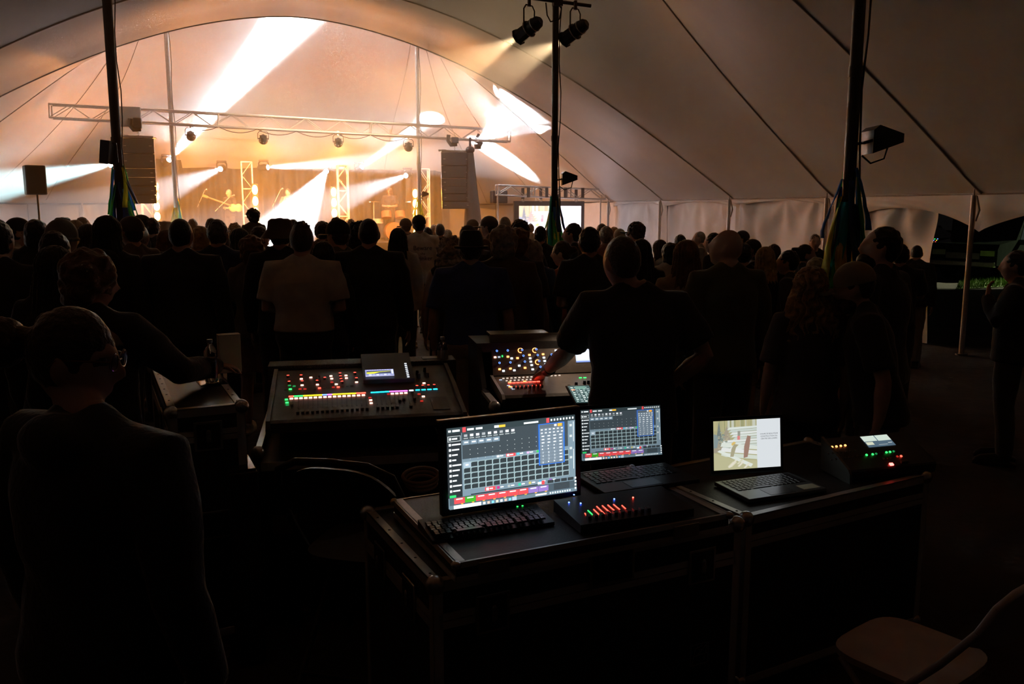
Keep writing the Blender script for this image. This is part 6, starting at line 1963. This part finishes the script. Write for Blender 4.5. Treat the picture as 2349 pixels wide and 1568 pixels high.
def laptop(label, FL, FR_, D, hinge_l, hinge_r, topl, zs, rects, gain, shell, keyc, sticker=False, cols=15):
    rz = fr(FL, FR_)
    W = (FR_ - FL).length
    t = thing('laptop', label, 'laptop', (FL.x, FL.y, zs), rz, 'open laptops on the road cases')
    obj('base', mk(lambda b: bx(b, 0, W, 0, D, 0.0, 0.016, 0.003)), shell, t)
    obj('keyboard_well', mk(lambda b: bx(b, 0.02, W - 0.02, D * .42, D * .95, 0.0155, 0.0165)), M_blackp, t)
    p = (W - 0.05) / (cols + 0.3)
    me = shared(('key',), None)
    for r in range(6):
        for c in range(cols):
            if r == 0 and 3 <= c <= 7:
                if c == 5:
                    inst('key', me, keyc, t, (0.034 + 5 * p, D * .47, 0.0165), (0, 0, 0), (p * 5, p * .85, 0.002))
                continue
            inst('key', me, keyc, t, (0.034 + (c + .12 * (r % 2)) * p, D * .47 + r * D * .088, 0.0165), (0, 0, 0), (p * .95, D * .08, 0.002))
    obj('touchpad', mk(lambda b: bx(b, W * .3, W * .62, D * .05, D * .36, 0.0158, 0.0168)), pm('touchpad_grey', (0.07, 0.07, 0.075), 0.3), t)
    if sticker:
        obj('sticker', mk(lambda b: bx(b, W * .74, W * .96, D * .08, D * .3, 0.016, 0.0166)), pm('sticker_white', (0.6, 0.6, 0.42), 0.7), t)
    # lid: hinge line given by the lower picture corners
    hl = Matrix.Rotation(-rz, 3, 'Z') @ (hinge_l - Vector((FL.x, FL.y, zs)))
    hr = Matrix.Rotation(-rz, 3, 'Z') @ (hinge_r - Vector((FL.x, FL.y, zs)))
    lrz = math.atan2(hr.y - hl.y, hr.x - hl.x)
    w = Vector((hr.x - hl.x, hr.y - hl.y, 0)).length
    h = topl.z - hinge_l.z
    tl_ = -0.12
    lid = obj('lid', mk(lambda b: (bx(b, -0.014, w + 0.014, 0.002, 0.01, -(hl.z - 0.012), h + 0.016, 0.002))), shell, t, False, (hl.x, hl.y, hl.z), (tl_, 0, lrz))
    screen(lid, rects, w, h, gain, (0, 0.0008, 0))
    obj('bezel', mk(lambda b: (bx(b, -0.012, 0, 0.0005, 0.002, -(hl.z - 0.02), h + 0.014), bx(b, w, w + 0.012, 0.0005, 0.002, -(hl.z - 0.02), h + 0.014), bx(b, 0, w, 0.0005, 0.002, h, h + 0.014), bx(b, 0, w, 0.0005, 0.002, -(hl.z - .02), 0))), M_blackp, lid)
    return t, lid, w, h

M_shell = pm('dark_laptop_shell', (0.03, 0.03, 0.033), 0.4, 0.2)
M_shell2 = pm('grey_laptop_shell', (0.16, 0.18, 0.18), 0.32, 0.5)
zl = ZT
hl2, hr2 = atz(1335, 1056, zl + 0.03), atz(1517, 1041, zl + 0.03)
_, lid2, w2, h2 = laptop('dark laptop showing the lighting software right of the touch monitor', atz(1387, 1130, zl + .016), atz(1606, 1098, zl + .016), 0.235, hl2, hr2, at(1318, 940, (hl2 - ORG).dot(FW) + 0.02), zl, ui_light(), 0.26, M_shell, M_key)
digits(lid2, w2, h2, 0.26, -0.0095)
hl3, hr3 = atz(1638, 1079, ZB + 0.035), atz(1791, 1069, ZB + 0.035)
sl = slide(False)
_, lid3, w3, h3 = laptop('grey laptop showing the log slide on the right road case', atz(1719, 1145, ZB + .016), atz(1897, 1119, ZB + .016), 0.235, hl3, hr3, at(1632, 966, (hl3 - ORG).dot(FW) + 0.02), ZB, sl, 0.20, M_shell2, M_key, True)
lettering(lid3, SLIDE_TEXT, 0.0082, (w3 * 0.825, -0.0012, h3 * 0.68), (PI / 2, 0, 0), M_ink)

# video switcher
ZV = ZB + 0.05
VP = Panel('video_switcher', 'black video switcher with green and red lit buttons and a small display', 'controller', atz(1950, 1078, ZV), atz(2146, 1058, ZV), atz(1886, 1006, ZV + 0.09))
obj('body', mk(lambda b: prism(b, [(-.01, -.004), (0, 0), (VP.D, 0), (VP.D + VP.dn.y * .13, VP.dn.z * .13), (VP.dn.y * .045, VP.dn.z * .045)], 'x', 0, VP.W)), M_blackp, VP.t)
obj('side_panel', mk(lambda b: prism(b, [(-.02, -.006), (0, 0.004), (VP.D + .01, 0.004), (VP.D + VP.dn.y * .135, VP.dn.z * .135), (-.02 + VP.dn.y * .048, VP.dn.z * .048)], 'x', -0.012, 0.0)), M_shell2, VP.t)
zv = lambda x, y: (1840 + x / 7.34, 970 + y / 7.34)
a = VP.uv(*zv(1125, 415)); b2 = VP.uv(*zv(1560, 352)); c2 = VP.uv(*zv(855, 245))
sx_, sy_ = b2[0] - a[0], c2[1] - a[1]
screen(VP.t, [(0, 0, 1, 1, (0.10, 0.16, 0.22)), (0.0, 0.52, 0.49, 1, (0.72, 0.84, 0.74)), (0.52, 0.5, 1, 1, (0.72, 0.84, 0.74)), (0.02, 0.2, 0.28, 0.46, (0.75, 0.78, 0.6)), (0.42, 0.15, 0.75, 0.18, (0.6, 0.65, 0.65)), (0.8, 0.25, 0.95, 0.3, (0.7, 0.75, 0.75))], sx_, sy_, 0.22, (a[0], a[1], 0.002), (-PI / 2, 0, 0), 'display')
for x, y, c in ((510, 392, 'orange'), (582, 384, 'orange'), (656, 374, 'orange'), (730, 366, 'orange'), (1090, 527, 'green'), (1193, 516, 'green'), (1252, 506, 'dimgreen'), (1313, 496, None), (1368, 490, None), (1425, 483, 'green'), (1485, 475, 'green'), (1545, 466, 'dimgreen'), (1608, 552, 'dim'), (1672, 546, 'red'), (1490, 570, None), (1432, 577, None), (1374, 585, None), (1010, 540, None), (935, 548, None), (860, 558, None), (795, 570, None), (725, 580, None), (650, 588, None), (570, 598, None), (490, 605, None), (515, 495, None), (440, 505, None), (590, 485, None), (660, 476, None), (740, 470, None), (810, 460, None), (890, 450, None)):
    button(VP, *zv(x, y), c, 0.007, 0.007, 0.005)
u, v = VP.uv(*zv(1500, 700))
inst('button', shared(('btn',), None), em('take_button', (1, 0.06, 0.05), 3), VP.t, (u, max(.004, v), 0), (0, 0, 0), (0.016, 0.012, 0.006))
u, v = VP.uv(*zv(1690, 665)); obj('fader_bar', mk(lambda b: bx(b, u - .012, u + .025, v - .006, v + .006, 0, .012, .002)), M_led_off, VP.t)

# ------------------------------------------------------------------ bottles, cup, white box, paper
def glass(name, col=(0.9, 0.95, 1), rough=0.03, ior=1.33):
    if name in MATS:
        return MATS[name]
    m = bpy.data.materials.new(name); m.use_nodes = True
    b = m.node_tree.nodes['Principled BSDF']
    b.inputs['Transmission Weight'].default_value = 1.0; b.inputs['Roughness'].default_value = rough; b.inputs['IOR'].default_value = ior; b.inputs['Base Color'].default_value = (*col, 1)
    MATS[name] = m
    return m
M_pet = glass('clear_plastic', ior=1.25)
M_water = glass('water', (0.85, 0.93, 1.0))

def bottle(p, h, label, fill=0.55, label_col=None):
    t = thing('water_bottle', label, 'bottle', p, 0.3, 'clear water bottles at the mixing position')
    s = h / 0.22
    prof = [(0.0, 0.028), (0.006, 0.032), (0.03, 0.031), (0.04, 0.0325), (0.06, 0.030), (0.07, 0.0325), (0.12, 0.0315), (0.15, 0.033), (0.17, 0.029), (0.188, 0.017), (0.195, 0.0125), (0.205, 0.0125)]
    obj('shell', mk(lambda b: tube(b, [(0, 0, z * s) for z, r in prof], [r * s for z, r in prof], 20), True), M_pet, t)
    obj('cap', mk(lambda b: cyl(b, (0, 0, 0.204 * s), (0, 0, 0.221 * s), 0.0145 * s, None, 16), True), pm('bottle_cap', (0.35, 0.45, 0.55), 0.4), t)
    wl = [(0.004, 0.027), (0.03, 0.0285), (0.06, 0.0275), (0.22 * fill, 0.029)]
    obj('water', mk(lambda b: tube(b, [(0, 0, z * s) for z, r in wl], [r * s for z, r in wl], 18), True), M_water, t)
    if label_col:
        obj('label', mk(lambda b: tube(b, [(0, 0, 0.085 * s), (0, 0, 0.14 * s)], 0.0338 * s, 20, False), True), label_col, t)
    return t

pb_ = atz(486, 878, ZD)
bottle(pb_ + Vector((0, 0, 0.004)), 0.2, 'clear water bottle on the tall side case at the left', 0.5)
t = thing('coaster', 'clear square plastic sheet under the bottle on the side case', 'coaster', (pb_.x, pb_.y, ZD), RD + 0.1)
obj('sheet', mk(lambda b: bx(b, -0.06, 0.06, -0.06, 0.06, 0.0, 0.004, 0.001)), M_pet, t)
bottle(atz(1622, 790, ZC), 0.2, 'labelled water bottle on the upright case behind the engineer', 0.7, pm('bottle_label', (0.45, 0.45, 0.5), 0.5))
p1016 = at(1016, 868, 4.85)
bottle(Vector((p1016.x, p1016.y, 1.0)), 0.2, 'half hidden water bottle behind the first mixing desk', 0.8, pm('bottle_label2', (0.4, 0.36, 0.3), 0.5))
pc_ = atz(1606, 796, ZC)
t = thing('plastic_cup', 'clear plastic cup beside the labelled bottle', 'cup', pc_, 0)
obj('cup_wall', mk(lambda b: tube(b, [(0, 0, 0.0), (0, 0, 0.085)], [0.026, 0.036], 20, False), True), M_pet, t)
obj('rim', mk(lambda b: tube(b, [(math.cos(a) * .036, math.sin(a) * .036, .085) for a in [2 * PI * i / 20 for i in range(21)]], 0.002, 6), True), M_pet, t)
pw = atz(528, 852, ZD)
t = thing('white_box', 'upright white cardboard box behind the bottle on the side case', 'box', pw, RD + 0.05)
obj('carton', mk(lambda b: bx(b, -0.052, 0.052, -0.03, 0.03, 0, 0.185, 0.002)), pm('white_card', (0.62, 0.58, 0.52), 0.7), t)
obj('lid_flap', mk(lambda b: bx(b, -0.053, 0.053, -0.031, 0.031, 0.185, 0.189)), pm('white_card', (0, 0, 0)), t)
# open equipment drawer beside the side case
pe_ = atz(548, 1062, 0.86)
t = thing('equipment_box', 'small black glossy equipment box beside the tall side case', 'box', (pe_.x, pe_.y, 0), RD)
obj('body', mk(lambda b: bx(b, -0.055, 0.06, -0.12, 0.14, 0.02, 0.85, 0.004)), M_ply, t)
obj('glossy_top', mk(lambda b: bx(b, -0.05, 0.055, -0.1, 0.12, 0.85, 0.86, 0.002)), pm('gloss_black', (0.04, 0.045, 0.05), 0.12), t)
# coiled pale cable left of the monitor
pq = atz(985, 1120, ZA)
t = thing('cable_coil', 'pale coiled cable beside the touch monitor', 'cable', (pq.x - .03, pq.y, ZA + 0.005), 0.2)
for k in range(3):
    obj('loop', mk(lambda b: tube(b, [(math.cos(a) * (.06 + .006 * k), math.sin(a) * .035 + .004 * k, .02 + .014 * k + .02 * math.sin(a)) for a in [2 * PI * i / 22 for i in range(23)]], 0.007, 8), True), pm('pale_cable', (0.36, 0.28, 0.24), 0.6), t)

# ------------------------------------------------------------------ chairs
def folding_chair(label, p, rz, mat, back_only=False):
    """seat at 0.45, facing local +y, steel tube frame crossing under the seat"""
    t = thing('folding_chair', label, 'chair', (p.x, p.y, 0), rz, 'folding chairs')
    obj('seat', mk(lambda b: (prism(b, [(math.copysign(abs(math.cos(q)) ** .5, math.cos(q)) * .205, math.copysign(abs(math.sin(q)) ** .5, math.sin(q)) * .2 - .005) for q in [2 * PI * i / 32 for i in range(32)]], 'z', .43, .452))), mat, t)
    def backrest(b):
        g = []
        for i in range(17):
            f = i / 16 * 2 - 1
            x = f * 0.2
            y = -0.27 - 0.045 * (1 - f * f)
            drop = 0.09 * abs(f) ** 3
            g.append([b.verts.new((x, y + .01, 0.62 + drop * .25)), b.verts.new((x, y - 0.03, 0.80 - drop)), b.verts.new((x, y - 0.045, 0.80 - drop)), b.verts.new((x, y - .006, 0.62 + drop * .25))])
        for A_, B_ in zip(g, g[1:]):
            for k in range(4):
                b.faces.new((A_[k], A_[(k + 1) % 4], B_[(k + 1) % 4], B_[k]))
        b.faces.new(g[0]); b.faces.new(list(reversed(g[-1])))
    obj('backrest', mk(backrest, True), mat, t)
    for s in (-1, 1):
        obj('leg', mk(lambda b: tube(b, [(s * .215, .26, .01), (s * .215, -.2, .56), (s * .212, -.30, .70)], 0.0125, 10), True), mat, t)
        obj('leg', mk(lambda b: tube(b, [(s * .185, -.28, .01), (s * .185, .14, .43)], 0.0115, 10), True), mat, t)
    obj('top_rail', mk(lambda b: tube(b, [(-.212, -.30, .70), (-.19, -.335, .78), (-.12, -.355, .815), (0, -.365, .822), (.12, -.355, .815), (.19, -.335, .78), (.212, -.30, .70)], 0.0125, 10), True), mat, t)
    for y, z, w_ in ((.2, .08, .215), (-.24, .06, .185)):
        obj('cross_bar', mk(lambda b: tube(b, [(-w_, y, z), (w_, y, z)], 0.009, 8), True), mat, t)

M_white_ch = pm('white_chair_paint', (0.55, 0.46, 0.42), 0.45)
pch = atz(2085, 1490, 0.45)
folding_chair('white folding chair at the lower right corner', pch, -YAW + math.radians(38), M_white_ch)
pbk = at(878, 1100, 3.2)
folding_chair('black folding chair standing before the first mixing desk', Vector((pbk.x, pbk.y + 0.25, 0)), -YAW + math.radians(-14), M_black)
for o_ in COL.objects:
    if o_.name.startswith('folding_chair.001') and o_.parent is None:
        o_.scale = (1.2, 1.1, 1.22)

# ------------------------------------------------------------------ instruments on the stage
def mic_stand(px, py, ty, label, tip):
    p = aty(px, py, ty)
    t = thing('microphone_stand', label, 'microphone stand', (p.x, ty, 0.9), 0, 'microphone stands on the stage')
    h = p.z - 0.9
    obj('pole', mk(lambda b: cyl(b, (0, 0, 0.03), (0, 0, h * .8), 0.012, None, 8), True), M_black, t)
    obj('boom', mk(lambda b: cyl(b, (-tip * .3, 0, h * .68), (tip, 0, h), 0.009, None, 8), True), M_alu, t)
    obj('microphone', mk(lambda b: (cyl(b, (tip, 0, h), (tip * 1.25, 0, h + .03), 0.018, 0.02, 10), ellip(b, (tip * 1.3, 0, h + .035), (.03, .03, .03), 10, 8)), True), M_steel, t)
    obj('base', mk(lambda b: cyl(b, (0, 0, 0), (0, 0, .03), 0.14, None, 18), True), M_black, t)
mic_stand(500, 450, 27.5, 'boom microphone stand in front of the guitarist', 0.35)
mic_stand(455, 437, 28.6, 'microphone stand left of the guitarist', 0.18)
mic_stand(628, 435, 27.6, 'tall microphone stand left of the bright beam', 0.2)
pg = gt.location
t = thing('electric_guitar', 'pale electric guitar held by the guitarist', 'guitar', (pg.x, pg.y - 0.25, 2.0), 0)
Rg = Matrix.Rotation(0.42, 3, 'Y')
obj('body', mk(lambda b: ellip(b, (0.18, 0, -0.06), (0.2, 0.03, 0.15), 18, 10, None, lambda q: Vector((q.x, q.y, q.z * (1 - .35 * math.exp(-(q.x / .06) ** 2))))), True), pm('guitar_cream', (0.6, 0.42, 0.2), 0.3), t)
obj('neck', mk(lambda b: tube(b, [(0.05, -.02, 0), (-0.62, -.02, 0.26)], [0.026, 0.022], 8)), pm('guitar_neck', (0.35, 0.2, 0.1), 0.4), t)
obj('headstock', mk(lambda b: box(b, (-0.68, -.02, 0.285), (0.16, 0.02, 0.07), Matrix.Rotation(0.36, 3, 'Y'))), pm('guitar_neck', (0, 0, 0)), t)
pd_ = dr.location
t = thing('drum_kit', 'drum kit with cymbals before the drummer', 'drum kit', (pd_.x, pd_.y - 0.7, 0.9), 0)
M_drum = pm('drum_shell', (0.3, 0.12, 0.06), 0.3)
obj('bass_drum', mk(lambda b: cyl(b, (0, -.25, .3), (0, .2, .3), .29, None, 26), True), M_drum, t)
for s in (-1, 1):
    obj('tom', mk(lambda b: cyl(b, (s * .22, -.05, .72), (s * .22, .02, .92), .16, None, 20), True), M_drum, t)
    c = obj('cymbal', mk(lambda b: tube(b, [(s * .62, 0, 1.22), (s * .62, 0, 1.235), (s * .62, 0, 1.26)], [.24, .2, .03], 22), True), pm('brass', (0.6, 0.42, 0.15), 0.25, 0.95), t)
    obj('stand', mk(lambda b: cyl(b, (s * .62, 0, 0), (s * .62, 0, 1.24), .011), True), M_alu, c)
obj('snare', mk(lambda b: cyl(b, (-.45, .3, .55), (-.45, .3, .7), .17, None, 20), True), M_alu, t)

# ------------------------------------------------------------------ outside: parked vehicles, trunks, party lights
def car(label, p, rz, L, Hh, col, pickup=False, name='car'):
    t = thing(name, label, 'vehicle', p, rz, 'vehicles parked beyond the tent')
    Wd = 0.9
    if pickup:
        prof = [(-L / 2, .45), (-L / 2, .95), (-L * .05, 1.0), (-L * .02, Hh), (L * .2, Hh), (L * .29, 1.08), (L * .48, .98), (L / 2, .85), (L / 2, .42)]
    else:
        prof = [(-L / 2, .4), (-L / 2, .85), (-L * .42, .95), (-L * .28, Hh), (L * .08, Hh), (L * .24, .95), (L * .46, .85), (L / 2, .7), (L / 2, .38)]
    obj('bodywork', mk(lambda b: prism(b, prof, 'y', -Wd, Wd)), col, t)
    M_cg = pm('car_glass', (0.02, 0.025, 0.03), 0.08)
    x0, x1 = (0.0, L * .25) if pickup else (-L * .3, L * .18)
    for s in (-1, 1):
        obj('side_window', mk(lambda b: prism(b, [(x0, 1.02), (x1, 1.02), (x1 - .25, Hh - .08), (x0 + .1, Hh - .08)], 'y', s * Wd - .01, s * Wd + .01)), M_cg, t)
        obj('mirror', mk(lambda b: box(b, (x1, s * (Wd + .1), 1.02), (.12, .2, .14))), col, t)
        for x in (-L * .31, L * .31):
            w_ = obj('wheel', mk(lambda b: cyl(b, (x, s * (Wd - .2), .34), (x, s * (Wd + .01), .34), .34, None, 22), True), M_rubber, t)
            obj('rim', mk(lambda b: cyl(b, (x, s * (Wd + .005), .34), (x, s * (Wd + .02), .34), .2, None, 16), True), M_steel, w_)
        obj('headlight', mk(lambda b: box(b, (L / 2, s * .65, .74), (.06, .36, .14))), pm('lamp_glass', (0.6, 0.6, 0.55), 0.15), t)
    obj('bumper', mk(lambda b: box(b, (L / 2 + .03, 0, .45), (.12, 1.75, .14), None, .02)), M_steel, t)
    obj('grille', mk(lambda b: box(b, (L / 2 + .01, 0, .66), (.04, .9, .16))), M_steel, t)
    if pickup:
        obj('roof_rack', mk(lambda b: (bx(b, 0, L * .2, -.8, -.74, Hh + .1, Hh + .14), bx(b, 0, L * .2, .74, .8, Hh + .1, Hh + .14), bx(b, .1, .14, -.8, .8, Hh, Hh + .14), bx(b, L * .18, L * .18 + .04, -.8, .8, Hh, Hh + .14))), M_alu, t)
pv = atz(2300, 632, 0)
car('dark pickup with a roof rack parked beyond the grass', Vector((pv.x, pv.y, 0)), math.radians(200), 4.9, 1.75, pm('dark_green_paint', (0.02, 0.025, 0.02), 0.15, 0.3, coat=1.0), True, 'pickup_truck')
pv = atz(2165, 612, 0)
car('dark saloon car parked left of the pickup', Vector((pv.x, pv.y + 1.5, 0)), math.radians(-62), 4.5, 1.42, pm('dark_grey_paint', (0.03, 0.03, 0.032), 0.12, 0.4, coat=1.0))
for px, nm in ((2186, 'slim brown tree trunk left of the open tent edge'), (2199, 'second slim brown trunk near the open tent edge')):
    p = at(px, 560, 34)
    t = thing('tree_trunk', nm, 'tree', (p.x, p.y, 0), 0, 'bare trunks beyond the vehicles')
    obj('trunk', mk(lambda b: tube(b, [(0, 0, 0), (.04, 0, 1.5), (-.03, 0, 3.5), (.02, 0, 6)], [.12, .1, .09, .07], 10), True), pm('bark', (0.16, 0.09, 0.05), 0.9, bump=0.6), t)
t = thing('party_lights', 'tiny coloured lights glowing beyond the wall end', 'string lights', at(2144, 551, 26))
for k in range(9):
    inst('bulb', shared(('dot',), None), LED[['blue', 'green', 'orange', 'blue', 'green', 'red', 'yellow', 'blue', 'blue'][k]], t, ((k - 4) * .035, 0, .05 * math.sin(k * 2.1)), (0, 0, 0), (.018, .018, .018))
# street lamp lighting the lawn from the right, outside the picture
pl_ = atz(2290, 646, 0) + RT * 6.0 + FW * 1.5
t = thing('street_lamp', 'street lamp beside the parked vehicles', 'lamp', (pl_.x, pl_.y, 0))
obj('post', mk(lambda b: cyl(b, (0, 0, 0), (0, 0, 5), .06, .05), True), M_galv, t)
obj('lamp_head', mk(lambda b: ellip(b, (0, 0, 5.05), (.25, .14, .08)), True), em('street_glow', (1, .9, .6), 4), t)
spot(t, Vector((pl_.x, pl_.y, 4.9)), atz(2262, 646, 0.0), POWER['lot'], 26, (0.95, 1.0, 0.62), 0.4, 0.1, 'street_light')
